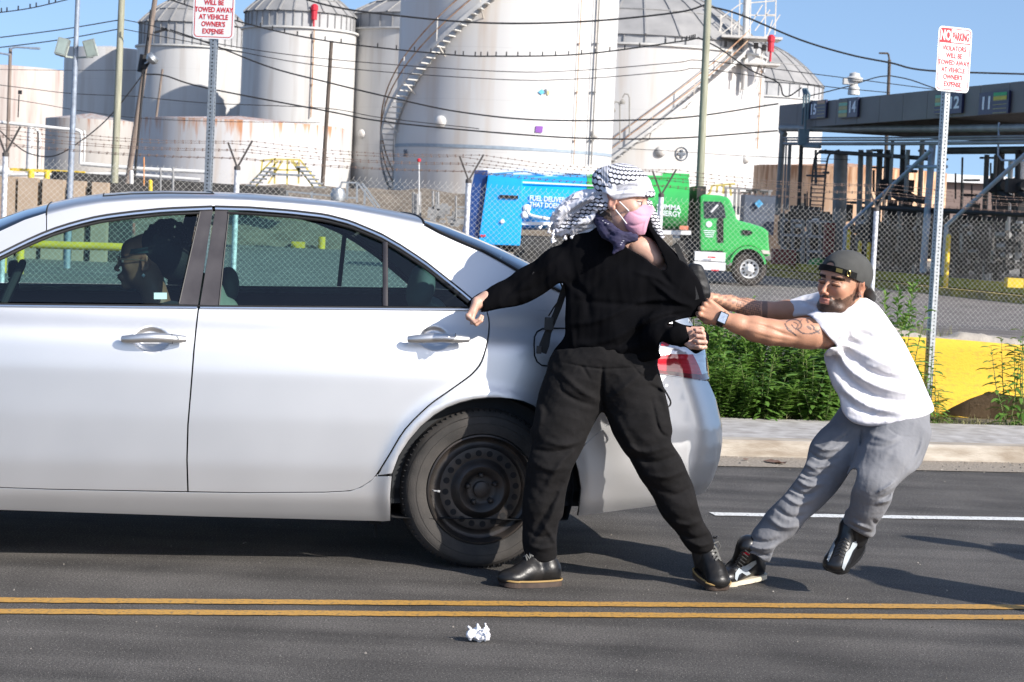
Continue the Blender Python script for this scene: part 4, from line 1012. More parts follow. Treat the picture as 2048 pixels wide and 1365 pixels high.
def section(px, n1=7, n2=14):
    """points from the near window line over the crown to the far side"""
    l, s_, t_ = st(px); A = to_uz(px, l); B = to_uz(px, s_); pA = body(*A); pB = body(*B)
    T = Vector((pB.x, YC, max(float(np.interp(pB.x, _crx, _crz)), pB.z + .004)))
    pts = [body(lerp(A[0], B[0], k / n1), lerp(A[1], B[1], k / n1)) for k in range(n1)]
    # crown: leaves B with the side's lean, arrives level at the centre line
    d = (pB - pts[-1]).normalized(); hgt = T.z - pB.z; c1 = pB + Vector((0, max(.02, hgt * .55), hgt * .80)); c2 = Vector((T.x, pB.y + (T.y - pB.y) * .45, T.z - hgt * .02))
    for k in range(n2 + 1):
        q = k / n2; pts.append(pB * (1 - q) ** 3 + c1 * 3 * q * (1 - q) ** 2 + c2 * 3 * q * q * (1 - q) + T * q ** 3)
    return pts
def loft(name, px0, px1, part, m, parent=None, dz=0.0, dy=0.0, step=14):
    """part: 'side', 'crown' or 'all'"""
    k = max(2, int((px1 - px0) / step)); rows = []
    for i in range(k + 1):
        s = section(px0 + (px1 - px0) * i / k); a = s[:8] if part == 'side' else s[7:] if part == 'crown' else s
        a = [p + Vector((0, dy, dz)) for p in a]
        if part != 'side': a = a + [Vector((p.x, 2 * YC - p.y, p.z)) for p in reversed(a[:-1])]
        rows.append(a)
    n = len(rows[0]); b = MB(); b.add([p for r_ in rows for p in r_], [(i * n + j, (i + 1) * n + j, (i + 1) * n + j + 1, i * n + j + 1) for i in range(k) for j in range(n - 1)])
    o = b.build(name, m, parent or car, True)
    try: o.data.set_sharp_from_angle(angle=R(180))
    except Exception: pass
    return o
def side_pair(name, a, b_, m):
    o = loft(name, a, b_, 'side', m); c = mirror_obj(o); c.parent = car; c.matrix_parent_inverse = parent_world(car).inverted(); return o
loft('bonnet', -1120, -370, 'all', M_car, step=30); loft('cowl', -370, -245, 'all', M_rub, step=30)
side_pair('front_pillar', -245, 92, M_car); loft('windscreen', -245, 92, 'crown', M_gl2)
loft('roof', 94, 845, 'all', M_car); side_pair('rear_pillar', 845, 1130, M_car)
loft('rear_screen', 850, 1126, 'crown', M_gl2, dz=-.004); loft('boot_lid', 1130, 1405, 'all', M_car)
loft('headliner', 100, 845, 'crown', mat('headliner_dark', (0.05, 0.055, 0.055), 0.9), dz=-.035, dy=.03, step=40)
# sunroof outline and roof joints
b = MB()
def crown_pt(px, q): s = section(px); i = 7 + int(q * 14); return s[min(i, len(s) - 1)] + Vector((0, 0, .0015))
A = [section(px)[12] + Vector((0, -.001, .0015)) for px in range(205, 431, 9)]; b.tube(A, .0025, 4); b.tube([section(430)[i] + Vector((0, 0, .001)) for i in range(12, 22)], .0025, 4); b.tube([section(206)[i] + Vector((0, 0, .001)) for i in range(12, 22)], .0025, 4)
b.tube([section(93)[i] + Vector((0, -.001, .001)) for i in range(6, 22)], .003, 4); b.tube([section(848)[i] + Vector((0, -.001, .001)) for i in range(7, 22)], .005, 4)
b.build('roof_joint', M_blk, car)
b = MB(); b.tube([section(px)[7] + Vector((0, -.002, .002)) for px in range(850, 1127, 8)], .006, 5); o = b.build('screen_seal', M_rub, car, True)
# rear end across the back
b = MB(); vs = []; nz = 26; ny = 18
for i in range(nz + 1):
    z = lerp(PC(1390, 1005, 8).z, PC(1400, 655, 8).z, i / nz); pr = [body(float(x_end(z)) - RC + RC * a, z) for a in (1.35, 1.5)]
    for j in range(ny + 1):
        y = lerp(pr[0].y, 2 * YC - pr[0].y, j / ny); bow = math.sin(math.pi * j / ny) ** .6 * .035; vs.append((pr[0].x - .004 + bow, y, z))
b.add(vs, [(i * (ny + 1) + j, (i + 1) * (ny + 1) + j, (i + 1) * (ny + 1) + j + 1, i * (ny + 1) + j + 1) for i in range(nz) for j in range(ny)]); b.build('tail_panel', M_car, car, True)
b = MB(); vs = []
for i in range(13):
    z = lerp(.2, .74, i / 12); x0 = lerp(-3.70, -3.74, math.sin(i / 12 * 3.1)) 
    for j in range(13): a = j / 12; vs.append((x0 - .25 * math.sin(math.pi * a) ** .7, lerp(Y0 + .16, 2 * YC - Y0 - .16, a), z))
b.add(vs, [(i * 13 + j, (i + 1) * 13 + j, (i + 1) * 13 + j + 1, i * 13 + j + 1) for i in range(12) for j in range(12)]); b.build('front_bumper', M_car, car, True)
# side glass, pillars, chrome
def topl(px, d): return (px, st(px)[0] + d)
def ys(a, b_, n, d): return [topl(lerp(a, b_, i / n), d) for i in range(n + 1)]
w1 = panel('front_window', ys(-118, 396, 14, 14) + [(356, 608), (-200, 602)], M_gl, .06, .012, rim=False)
w2 = panel('rear_window', [(457, 430)] + ys(475, 766, 9, 15) + [(766, 613), (437, 611)], M_gl, .06, .012, rim=False)
w3 = panel('quarter_window', ys(775, 942, 5, 16)[:-1] + [(938, 614), (775, 613)], M_gl, .06, .012, rim=False)
for o, (A_, B_) in ((w1, ((398, 420), (357, 609))), ): pass
panel('pillar_trim', [(400, 419), (426, 419), (396, 610), (358, 609)], M_pil, .04, -.001)
panel('pillar_trim', [(431, 419), (457, 421), (438, 611), (400, 610)], M_pil, .04, -.001)
def curve_strip(name, pts_px, w_px, m, off=-.006, thick=.005, parent=None, mirror=True):
    """moulding that follows the skin; pts along its centre line, w_px wide"""
    pts = [body(*to_uz(*p)) for p in pts_px]; b = MB(); vs = []; n = len(pts)
    for i, p in enumerate(pts):
        t = (pts[min(i + 1, n - 1)] - pts[max(i - 1, 0)]).normalized(); sd = t.cross(Vector((0, 1, 0))).normalized() * (w_px * S(Y0) / 2)
        for s_, o_ in ((-1, 0), (-.8, off * .7), (-.1, off - thick), (.7, off - thick * .8), (1, 0)): vs.append(p + sd * s_ + Vector((0, o_, 0)))
    b.add(vs, [(i * 5 + j, (i + 1) * 5 + j, (i + 1) * 5 + j + 1, i * 5 + j + 1) for i in range(n - 1) for j in range(4)])
    o = b.build(name, m, None, True)
    for q in ([o, mirror_obj(o)] if mirror else [o]): q.parent = parent or car; q.matrix_parent_inverse = parent_world(parent or car).inverted()
    return o
curve_strip('rubber_seal', ys(-150, 424, 22, 3.0), 8, M_rub, -.002, .001); curve_strip('rubber_seal', ys(430, 955, 30, 3.0), 8, M_rub, -.002, .001)
curve_strip('window_chrome', ys(-150, 424, 22, 6.5), 8.5, M_chrome); curve_strip('window_chrome', ys(430, 958, 30, 6.5), 8.5, M_chrome)
curve_strip('window_frame', ys(-140, 400, 22, 13.5), 5.5, M_rub, -.002, .002); curve_strip('window_frame', ys(455, 948, 26, 14), 6, M_rub, -.002, .002)
curve_strip('window_frame', [(766.5 + 4, 484), (770.5, 540), (770.5, 612)], 11, M_pil, -.004, .004)
curve_strip('window_frame', [(400, 424), (379, 515), (358, 607)], 3.5, M_rub, -.003, .002); curve_strip('window_frame', [(457, 428), (447, 520), (438, 610)], 3.5, M_rub, -.003, .002)
curve_strip('belt_seal', [(x, belt_y(x) - .5) for x in range(-200, 968, 40)], 4, M_rub, -.002, .001)
curve_strip('belt_chrome', [(x, belt_y(x) + 2.6) for x in range(-200, 395, 34)] + [(394, belt_y(394) + 2.6)], 5, M_chrome); curve_strip('belt_chrome', [(x, belt_y(x) + 2.6) for x in range(400, 968, 40)] + [(968, belt_y(968) + 2.6)], 5, M_chrome)
curve_strip('arch_lip', [(x, y) for x, y in ARCH], 3.5, M_rub, .004, .001)
# small sticker on the front window
o = panel('sticker', [(308, 586), (334, 586), (334, 599), (308, 599)], mat('sticker_pale', (0.30, 0.48, 0.47), 0.5), .03, .009, parent=w1, mirror=False, rim=False)
# door handles
for dr, (x0, x1, yy) in ((door1, (245, 370, 677)), (door2, (817, 936, 676))):
    pts = []; b = MB(); n = 18
    for i in range(n + 1):
        q = i / n; px = lerp(x0, x1, q); c = PC(px, yy + (1.5 if dr is door2 else 0) + 1.5 * math.cos(q * 6.28), Y0 - .012 - .020 * math.sin(math.pi * q) ** .6); pts.append(c)
    rs = [S(Y0) * 9.5 * (0.45 + 0.55 * math.sin(math.pi * min(max(i / n, .03), .97)) ** .35) for i in range(n + 1)]
    b.tube(pts, rs, 12); h = b.build('door_handle', M_car, dr, True)
    if dr is door1:
        b = MB(); c = PC(354, 677, Y0 - .037); b.lathe(c, [(.0085, .006), (.0085, 0), (.006, -.002), (0, -.002)], (0, 1, 0), 14); b.build('lock', M_galv, h)
    b = MB(); px = lerp(x0, x1, .79); b.tube([PC(px, yy - 9, Y0 - .034), PC(px + .5, yy, Y0 - .044), PC(px + 1, yy + 11, Y0 - .034)], .0012, 4); b.build('handle_joint', M_blk, h)
# fuel flap outline
fp = [(1100, 657), (1085, 658), (1074, 664), (1069, 674), (1068, 690), (1069, 712), (1074, 724), (1083, 731), (1100, 733), (1150, 733), (1170, 728), (1175, 715), (1175, 675), (1168, 661), (1150, 657)]
b = MB(); b.tube([body(*to_uz(*p)) + Vector((0, -.001, 0)) for p in fine_px] if False else [body(*to_uz(*p)) + Vector((0, -.0005, 0)) for p in fp], .0035, 5, closed=True, caps=False); b.build('fuel_flap', M_blk, quarter)
# tail lamp
M_lampr = mat('lamp_red', (0.50, 0.008, 0.02), 0.12, 0, col2=(0.70, 0.04, 0.07), vscale=9, stretch=(.4, 1, 9), coat=1.0, thresh=(.35, .75))
M_lampw = mat('lamp_clear', (0.55, 0.57, 0.62), 0.08, 0.35, col2=(0.85, 0.86, 0.9), vscale=7, stretch=(.5, 1, 8), coat=1.0); M_lampd = mat('lamp_dark_red', (0.16, 0.004, 0.01), 0.12, var=.1, coat=1.0)
tl = panel('tail_lamp', [(1322, 684), (1370, 686), (1411, 690), (1419, 757), (1400, 761), (1305, 746), (1310, 716)], M_lampw, .02, -.004)
panel('red_lens', [(1309, 712), (1340, 708), (1385, 709), (1398, 735), (1403, 749.5), (1310, 739.5), (1306, 735)], M_lampr, .02, -.008, parent=tl)
panel('red_lens', [(1322, 684.5), (1342, 685.5), (1336, 692), (1321, 691)], M_lampr, .02, -.008, parent=tl)
panel('dark_lens', [(1306, 735), (1310, 739), (1402, 749), (1416, 745), (1418, 757), (1400, 760), (1306, 745)], M_lampd, .02, -.007, parent=tl)
panel('amber_reflector', [(1412, 715), (1416, 716), (1418.5, 742), (1414, 742)], mat('lamp_amber', (0.75, 0.30, 0.02), 0.2, coat=1.0), .02, -.009, parent=tl)
# interior: dark tub, seats, parcel shelf
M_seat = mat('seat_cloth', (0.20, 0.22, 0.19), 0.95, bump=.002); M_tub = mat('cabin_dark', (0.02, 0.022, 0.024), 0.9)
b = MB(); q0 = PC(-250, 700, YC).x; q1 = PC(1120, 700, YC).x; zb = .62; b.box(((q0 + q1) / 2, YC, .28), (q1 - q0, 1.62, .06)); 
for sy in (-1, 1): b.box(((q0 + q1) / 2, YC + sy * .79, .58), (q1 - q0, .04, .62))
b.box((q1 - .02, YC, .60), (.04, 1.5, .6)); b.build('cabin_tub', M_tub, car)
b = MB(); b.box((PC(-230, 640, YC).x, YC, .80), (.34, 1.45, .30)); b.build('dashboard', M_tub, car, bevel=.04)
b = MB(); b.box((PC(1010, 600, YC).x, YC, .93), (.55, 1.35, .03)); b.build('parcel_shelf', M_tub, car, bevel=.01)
def seat(px, Y, ztop, name='front_seat', w=.25, lean=.12):
    x = PC(px, 600, Y).x; f = Field((x - .35, Y - .32, .25), (x + .4, Y + .32, 1.32), .014)
    f.chain([((x - .12, Y - w + .07, .5), .07), ((x + lean * .8, Y - w + .09, ztop - .28), .06)], .03); f.chain([((x - .12, Y + w - .07, .5), .07), ((x + lean * .8, Y + w - .09, ztop - .28), .06)], .03)
    f.ell((x, Y, .75), (.08, w, .34), .04); f.ell((x + lean, Y, ztop - .09), (.05, .135, .085), .01); f.cone((x + lean, Y - .06, ztop - .1), (x + lean - .02, Y - .06, ztop - .3), .008, .008, .003); f.cone((x + lean, Y + .06, ztop - .1), (x + lean - .02, Y + .06, ztop - .3), .008, .008, .003)
    return sdf_object(name, f, M_seat, car)
seat(428, 8.27, 1.02, w=.24, lean=.06); seat(400, 9.04, 1.12, w=.24); 
for Y in (8.25, 8.95): 
    f = Field((0, 0, 0), (.1, .1, .1), .02); x = PC(842, 560, Y).x; f = Field((x - .2, Y - .2, .6), (x + .2, Y + .2, 1.3), .012); f.ell((x, Y, 1.08), (.055, .12, .095), .01, rot=Matrix.Rotation(R(14), 3, 'Y')); f.ell((x + .05, Y, .88), (.09, .2, .14), .02); sdf_object('rear_headrest', f, M_seat, car)
b = MB(); c = PC(12, 600, 8.28); b.tube([c + Vector((math.cos(a) * .06, math.sin(a) * .18, math.cos(a) * .15)) for a in np.linspace(0, 6.28, 25)[:-1]], .015, 8, closed=True, caps=False); b.build('steering_wheel', M_tub, car, True)
b = MB(); c = PC(26, 538, 8.62); b.box(c, (.03, .22, .065)); b.build('rear_view_mirror', M_tub, car, bevel=.01)
b = MB(); 
for i, (px, py) in enumerate([(31, 545), (33, 553), (31, 561), (29, 569), (32, 577), (34, 570), (36, 561), (35, 553), (20, 560), (18, 569), (22, 578), (26, 571)]): c = PC(px, py, 8.6); b.lathe(c, [(0, -.009), (.007, -.005), (.009, 0), (.007, .005), (0, .009)], n=8)
tag(b.build('bead_string', M_tub, None, True), 'dark string of beads hanging from the mirror inside the silver car', 'beads'); _bo = bpy.data.objects['bead_string']; _bo.matrix_basis = CM @ _bo.matrix_basis
# wheels
M_tyre = mat('tyre_rubber', (0.030, 0.028, 0.026), 0.85, col2=(0.065, 0.058, 0.052), vscale=9, bump=.0015, bscale=200); M_steel = mat('black_steel_rim', (0.030, 0.029, 0.029), 0.42, 0.4, col2=(0.075, 0.060, 0.05), vscale=11, bump=.0006, bscale=150)
def wheel(cx, cz, Yf, sgn=1, detail=True):
    w = thing('wheel', None, None, (cx, Yf, cz)); w.parent = car; w.matrix_parent_inverse = parent_world(car).inverted()
    c = Vector((cx, Yf, cz)); ax = (0, sgn, 0); r = .320
    b = MB(); b.lathe(c, [(.214, .012), (.222, -.004), (.240, -.010), (.262, -.014), (.285, -.012), (.300, -.002), (.312, .018), (r, .045), (r, .175), (.30, .21), (.22, .21)], ax, 72); b.build('tyre', M_tyre, w, True)
    if detail:
        b = MB()
        for k in range(88):
            a = 2 * math.pi * k / 88; d = Vector((math.cos(a), 0, math.sin(a))); t_ = Vector((-math.sin(a), 0, math.cos(a))); b.box(c + d * (r - .0185) + Vector((0, .036 * sgn, 0)), (.030, .0035, .05), (d, t_, Vector((0, 1, 0))))
        b.build('tread_groove', M_hole, w)
        b = MB(); 
        for rr_ in (.262, .293): b.lathe(c, [(rr_ - .001, -.0135), (rr_, -.0155), (rr_ + .001, -.0135)], ax, 72)
        b.build('sidewall_ring', M_tyre, w, True)
    b = MB(); b.lathe(c, [(.214, .010), (.217, -.006), (.211, -.008), (.204, .004), (.199, .028), (.190, .034), (.182, .034), (.171, .030), (.163, .020), (.140, .017), (.120, .020), (.110, .012), (.101, -.004), (.090, -.010), (.075, -.006), (.062, .010), (.05, .014), (.033, .012), (.031, -.012), (.02, -.016), (0, -.016)], ax, 72); b.build('rim', M_steel, w, True)
    b = MB(); n = 20
    for k in range(n):
        a = 2 * math.pi * k / n + .1; q = c + Vector((math.cos(a) * .1415, .0158 * sgn, math.sin(a) * .1415)); b.add([q + Vector((math.cos(e) * .0125, 0, math.sin(e) * .0125)) for e in np.linspace(0, 6.283, 13)[:-1]], [tuple(range(12))])
    b.build('rim_hole', M_hole, w)
    for k in range(5):
        a = 2 * math.pi * k / 5 + .4; q = c + Vector((math.cos(a) * .0565, .012 * sgn, math.sin(a) * .0565)); b = MB(); b.lathe(q, [(.011, 0), (.010, -.022), (.006, -.026), (0, -.026)], ax, 6); b.build('wheel_nut', M_steel, w)
    b = MB(); q = c + Vector((-.192, .018 * sgn, -.010)); b.tube([q, q + Vector((.004, -.014 * sgn, 0)), q + Vector((.022, -.020 * sgn, -.001))], .0035, 6); b.tube([q + Vector((.016, -.02 * sgn, 0)), q + Vector((.026, -.021 * sgn, -.002))], .0045, 6); b.build('valve', mat('valve_grey', (.4, .4, .4), .5), w)
    return w
wheel(WC.x, .318, Y0 + .045); wheel(WC.x, .318, 2 * YC - Y0 - .045, -1, False); wheel(FW.x, .318, Y0 + .045, 1, False); wheel(FW.x, .318, 2 * YC - Y0 - .045, -1, False)
# wheel housings and underside
for cx in (WC.x, FW.x):
    for sy in (-1, 1):
        b = MB(); yy = Y0 + .035 if sy < 0 else 2 * YC - Y0 - .035
        b.lathe(Vector((cx, yy, .318)), [(.372, 0), (.375, .32), (0.1, .33)], (0, 1 if sy < 0 else -1, 0), 40, 0, 2 * math.pi); b.v = [(v[0], v[1], max(v[2], .20)) for v in b.v]; b.build('wheel_housing', M_blk, car)
b = MB(); b.box(((FW.x + WC.x) / 2, YC, .245), (WC.x - FW.x - .8, 1.5, .12)); b.box((WC.x + .58, YC, .34), (.40, 1.3, .14)); b.box((WC.x, YC, .3), (.1, 1.2, .08)); b.tube([(WC.x + .5, YC + .3, .24), (WC.x + .76, YC + .3, .26)], .03, 10); b.build('underside', M_blk, car)
b = MB(); c = PC(762, 1060, Y0 + .1); b.box(c + Vector((0, .22, .03)), (.05, .1, .07)); b.box(c + Vector((.005, .20, -.03)), (.010, .02, .06)); b.build('jacking_bracket', M_blk, car)

car.location = CM @ car.location; car.rotation_euler = (0, 0, CAR_YAW)
# ---------------------------------------------------------------- person in black leaning on the car
M_skin = vmat('skin', 0.5, .0006, 220, .07, 22, sss=.08)
M_bcl = mat('black_jersey', (0.0045, 0.0045, 0.0055), 1.0, var=.25, vscale=9, bump=.0006, bscale=40, spec=.05)
M_bpant = mat('black_ripstop', (0.0095, 0.0088, 0.0092), 0.9, var=.3, vscale=12, bump=.0016, bscale=34, spec=.2)
SK_A = np.array([0.60, 0.36, 0.27]); YA = 7.60
pa = thing('person', 'person in black clothes, pink mask and checkered headscarf, leaning back against the silver car', 'person', P(1200, 1150, 7.56))
# --- body: head, neck, chest, hidden trunk and limbs, both hands: one skin
MA = frame((.92, -.40, -.07), (.09, 0, 1)); OA = P(1243, 403, 7.56)
fh = Field(OA + Vector((-.17, -.17, -.30)), OA + Vector((.19, .17, .15)), .0032)
qA = head(fh, OA, MA, 1.02, jaw=.92)
fh.cone(OA + Vector((-.012, .01, -.06)), P(1262, 505, 7.60), .058, .062, .03)
fb = px_field((1090, 440, 1440, 1110), 7.6, .22, .008)
pc(fb, [(1262, 490, 7.62, 28), (1245, 560, 7.64, 58, .5), (1225, 620, 7.64, 66, .5), (1205, 720, 7.64, 70, .5)], .03)
pc(fb, [(1185, 512, 7.64, 24), (1262, 505, 7.62, 26), (1340, 545, 7.61, 20)], .03); fb.ell(P(1280, 494, 7.565), (.060, .05, .045), .03); fb.ell(P(1306, 515, 7.570), (.048, .05, .042), .03)
pc(fb, [(1160, 740, 7.62, 38), (1110, 910, 7.58, 28), (1083, 1100, 7.56, 17)], .03); pc(fb, [(1255, 750, 7.62, 40), (1322, 930, 7.62, 28), (1396, 1070, 7.64, 15)], .03)
fb2 = px_field((960, 470, 1200, 640), 7.6, .2, .006); pc(fb2, [(1175, 510, 7.62, 28), (1058, 566, 7.64, 22), (962, 604, 7.64, 13)], .02)
fb3 = px_field((1290, 540, 1400, 700), 7.5, .2, .006); pc(fb3, [(1345, 555, 7.60, 20), (1312, 665, 7.5, 20), (1362, 662, 7.44, 13)], .02)
# right hand, drooping beside the car
fr = px_field((895, 570, 1000, 670), 7.60, .09, .0022)
hand(fr, P(955, 604, 7.61), P(938, 640, 7.59) - P(955, 604, 7.61), (-.80, .30, .35), 1, .80, ((68, 74, 36), (72, 76, 38), (76, 78, 40), (78, 78, 40)), (6, -2, -4), .05, thumb_in=.25)
fr.cone(P(972, 596, 7.62), P(956, 606, 7.61), .026, .024, .01)
fl = px_field((1335, 625, 1440, 735), 7.42, .10, .0022)
hand(fl, P(1362, 668, 7.44), (1, -.25, -.10), (.35, .95, .1), 1, .93, ((62, 80, 55), (70, 85, 60), (76, 88, 60), (80, 90, 60)), (38, -10, -30), .0, thumb_in=.55)
fl.cone(P(1345, 662, 7.46), P(1364, 668, 7.44), .025, .024, .01)
def tone(V, base, M, o, k=1.0, brow=(.10, .06, .04), lip=(.50, .22, .19)):
    c = np.tile(np.array(base), (len(V), 1)); L = (V - np.array(o)) @ np.array(M) / k; x, y, z = L.T
    inh = (np.abs(x) < .14) & (np.abs(y) < .1) & (np.abs(z) < .14)
    def put(m, col, a=1.0): c[m] = c[m] * (1 - a) + np.array(col) * a
    put(inh & (x > .088) & (np.abs(y) < .022) & (z > -.078) & (z < -.055), lip, .75)
    ay = np.abs(y)
    put(inh & (x > .05) & (ay > .014) & (ay < .050) & (z > .0165 - (ay - .03) * .10) & (z < .0235 - (ay - .03) * .12), brow, .85)
    put(inh & (x > .068) & (ay > .017) & (ay < .046) & (np.abs(z + .002) < .0062), (.55, .50, .48), .8)
    put(inh & (x > .07) & (np.abs(ay - .031) < .0062) & (np.abs(z + .002) < .0055), (.03, .02, .015), .95)
    put(inh & (x > .066) & (ay > .015) & (ay < .048) & (np.abs(z - .0055) < .0022), (.03, .02, .02), .9)
    put(inh & (ay > .068) & (x > -.03) & (x < .02), np.array(base) * np.array([1.0, .72, .68]), .5); put(inh & (x > .06) & (ay > .02) & (ay < .06) & (z < -.012) & (z > -.045), np.array(base) * np.array([1.0, .80, .78]), .35)
    put(inh & (x > .10) & (ay < .02) & (z < -.02) & (z > -.05), np.array(base) * np.array([1.0, .78, .75]), .4)
    return c
bodyA = sdf_object('body', [fh, fb, fb2, fb3, fr, fl], M_skin, pa, lambda V: tone(V, SK_A, MA, OA, 1.02), smooth=1)
# --- shirt
fs = px_field((905, 440, 1440, 745), 7.58, .26, .0042)
pc(fs, [(1205, 735, 7.62, 104, .58), (1215, 640, 7.62, 98, .62), (1240, 560, 7.61, 98, .64)], .05)
pc(fs, [(1172, 498, 7.62, 46), (1230, 478, 7.61, 44), (1300, 490, 7.60, 44), (1368, 542, 7.57, 42)], .05)
pc(fs, [(1185, 520, 7.62, 50), (1120, 540, 7.63, 44), (1058, 572, 7.645, 36), (1005, 597, 7.645, 29), (955, 612, 7.63, 22)], .025)
pc(fs, [(1300, 570, 7.58, 85, .65), (1350, 590, 7.56, 55, .8), (1400, 612, 7.56, 26, .9)], .04); pc(fs, [(1250, 650, 7.58, 75, .8), (1330, 640, 7.54, 40, .8), (1390, 622, 7.54, 18)], .03)
pc(fs, [(1300, 690, 7.55, 45, .9), (1318, 665, 7.49, 38), (1352, 664, 7.45, 30), (1372, 666, 7.44, 22)], .02)
crease(fs, [([(1385, 610), (1300, 600), (1200, 640), (1140, 650)], .010, 6), ([(1385, 618), (1310, 630), (1220, 680), (1150, 690)], .012, 7), ([(1380, 600), (1320, 560), (1270, 545)], .008, 5), ([(1390, 605), (1340, 570), (1310, 520)], -.009, 6),
            ([(1380, 622), (1300, 650), (1230, 700), (1190, 720)], -.010, 6), ([(1340, 610), (1250, 610), (1150, 600)], -.008, 6), ([(1135, 560), (1170, 590), (1180, 640)], -.008, 7), ([(1130, 505), (1080, 540), (1040, 560)], .006, 6), ([(1120, 530), (1070, 575), (1030, 590)], -.007, 6),
            ([(1060, 545), (1020, 585), (1000, 605)], -.006, 5), ([(1160, 690), (1220, 700), (1290, 690)], .008, 7), ([(1180, 712), (1250, 716), (1300, 700)], -.008, 5), ([(1300, 560), (1350, 600), (1385, 612)], .012, 5), ([(1250, 520), (1200, 560), (1170, 600)], -.006, 8), ([(1145, 660), (1145, 700)], .006, 6), ([(1360, 640), (1330, 665), (1325, 690)], -.007, 5)])
fs.rumple(.0020, .13, 4)
trim(fs, [(1208, 440), (1180, 462), (1135, 472), (1105, 482), (1060, 512), (1018, 545), (985, 563), (958, 584), (932, 608), (921, 617), (950, 607), (967, 612), (962, 625), (1000, 618), (1045, 610), (1085, 590), (1122, 566), (1131, 590), (1130, 640), (1129, 672), (1113, 694), (1103, 706), (1130, 711), (1165, 713), (1190, 721), (1230, 728), (1262, 731), (1300, 722), (1321, 716), (1318, 700), (1322, 684), (1340, 690), (1366, 694), (1380, 688), (1375, 665), (1368, 650), (1342, 655), (1335, 648), (1365, 638), (1398, 632), (1412, 618), (1408, 590), (1398, 560), (1368, 523), (1345, 499), (1318, 471), (1306, 456), (1296, 442)], .010)
trim(fs, [(1244, 484), (1256, 497), (1284, 513), (1305, 529), (1327, 541), (1333, 532), (1323, 508), (1312, 485), (1300, 463), (1290, 452), (1262, 462)], .003, keep=False, ymax=7.60)
sdf_object('shirt', fs, M_bcl, pa)
# thumb-hole cuffs
fc = px_field((1340, 630, 1430, 725), 7.44, .12, .003); pc(fc, [(1358, 665, 7.45, 27), (1378, 672, 7.465, 28, .9), (1400, 685, 7.475, 24, .55), (1404, 694, 7.475, 20, .5)], .01)
trim(fc, [(1345, 640), (1368, 650), (1393, 652), (1400, 650), (1411, 660), (1419, 676), (1414, 694), (1404, 702), (1390, 708), (1372, 695), (1350, 690)], .004)
fc.ell(P(1389, 678, 7.39), (.045, .05, .045), .003, op='cut'); fc.ell(P(1372, 660, 7.40), (.02, .045, .016), .003, op='cut'); sdf_object('cuff', fc, M_bcl, pa)
# --- trousers
fp_ = px_field((1030, 690, 1440, 1125), 7.6, .22, .0042)
pc(fp_, [(1160, 722, 7.62, 62, .95), (1200, 712, 7.62, 66, 1.0), (1255, 720, 7.62, 62, .95)], .05)
pc(fp_, [(1155, 760, 7.62, 72, .95), (1120, 850, 7.60, 62), (1103, 925, 7.57, 52), (1088, 1010, 7.57, 46), (1083, 1085, 7.56, 37), (1083, 1118, 7.56, 34)], .03)
sdf_sock = px_field((1375, 1070, 1440, 1150), 7.65, .1, .004); pc(sdf_sock, [(1402, 1080, 7.64, 24), (1408, 1110, 7.655, 23), (1412, 1130, 7.67, 24)], .01); sdf_object('sock', sdf_sock, M_rub, pa)
pc(fp_, [(1255, 765, 7.62, 72, .95), (1288, 850, 7.61, 64), (1322, 925, 7.60, 50), (1362, 1010, 7.61, 42), (1398, 1075, 7.63, 31), (1410, 1100, 7.64, 28)], .03)
fp_.cone(P(1322, 790, 7.56), P(1338, 850, 7.56), .040, .042, .008, sy=.9)
crease(fp_, [([(1205, 735), (1203, 780), (1205, 825)], -.010, 4), ([(1120, 745), (1160, 780), (1195, 800)], .010, 6), ([(1110, 770), (1150, 800), (1190, 812)], -.009, 5), ([(1290, 740), (1250, 775), (1215, 800)], .009, 6), ([(1085, 880), (1120, 890), (1160, 885)], .012, 6), ([(1070, 900), (1105, 905), (1145, 898)], -.012, 5),
            ([(1065, 925), (1100, 940), (1135, 935)], .010, 6), ([(1160, 890), (1120, 930), (1085, 990)], .008, 6), ([(1125, 960), (1100, 1010), (1070, 1060)], -.012, 5), ([(1118, 1000), (1095, 1050), (1065, 1090)], .012, 6), ([(1055, 1060), (1080, 1075), (1110, 1070)], -.010, 5), ([(1055, 1090), (1082, 1098), (1110, 1092)], .010, 5), ([(1085, 1045), (1105, 1075), (1112, 1090)], .009, 5),
            ([(1250, 890), (1290, 905), (1345, 890)], .012, 6), ([(1262, 915), (1310, 925), (1360, 910)], -.012, 6), ([(1290, 950), (1330, 955), (1375, 940)], .010, 6), ([(1310, 975), (1350, 990), (1385, 975)], -.009, 6), ([(1345, 1045), (1375, 1050), (1405, 1040)], .009, 6), ([(1365, 1070), (1392, 1078), (1418, 1070)], -.010, 5), ([(1380, 1085), (1400, 1092), (1422, 1086)], .010, 4),
            ([(1298, 770), (1320, 782), (1345, 800)], -.012, 3.5), ([(1303, 800), (1318, 860), (1335, 875)], -.010, 3), ([(1085, 800), (1080, 840), (1075, 870)], .007, 7), ([(1230, 830), (1255, 880), (1290, 940)], .010, 8), ([(1070, 790), (1100, 830)], -.006, 6), ([(1150, 740), (1165, 735), (1180, 760)], -.006, 3)])
fp_.rumple(.0026, .13, 9); fp_.rumple(.0014, .045, 19, (1, 1, 1.8)); crease(fp_, [([(1205, 735), (1206, 790), (1206, 820)], -.004, 1.4), ([(1300, 790), (1322, 784), (1340, 796)], -.006, 1.6), ([(1100, 742), (1118, 762), (1125, 790)], -.005, 1.6), ([(1262, 728), (1284, 752), (1308, 762)], -.005, 1.6), ([(1110, 722), (1200, 738), (1310, 732)], -.005, 1.8)])
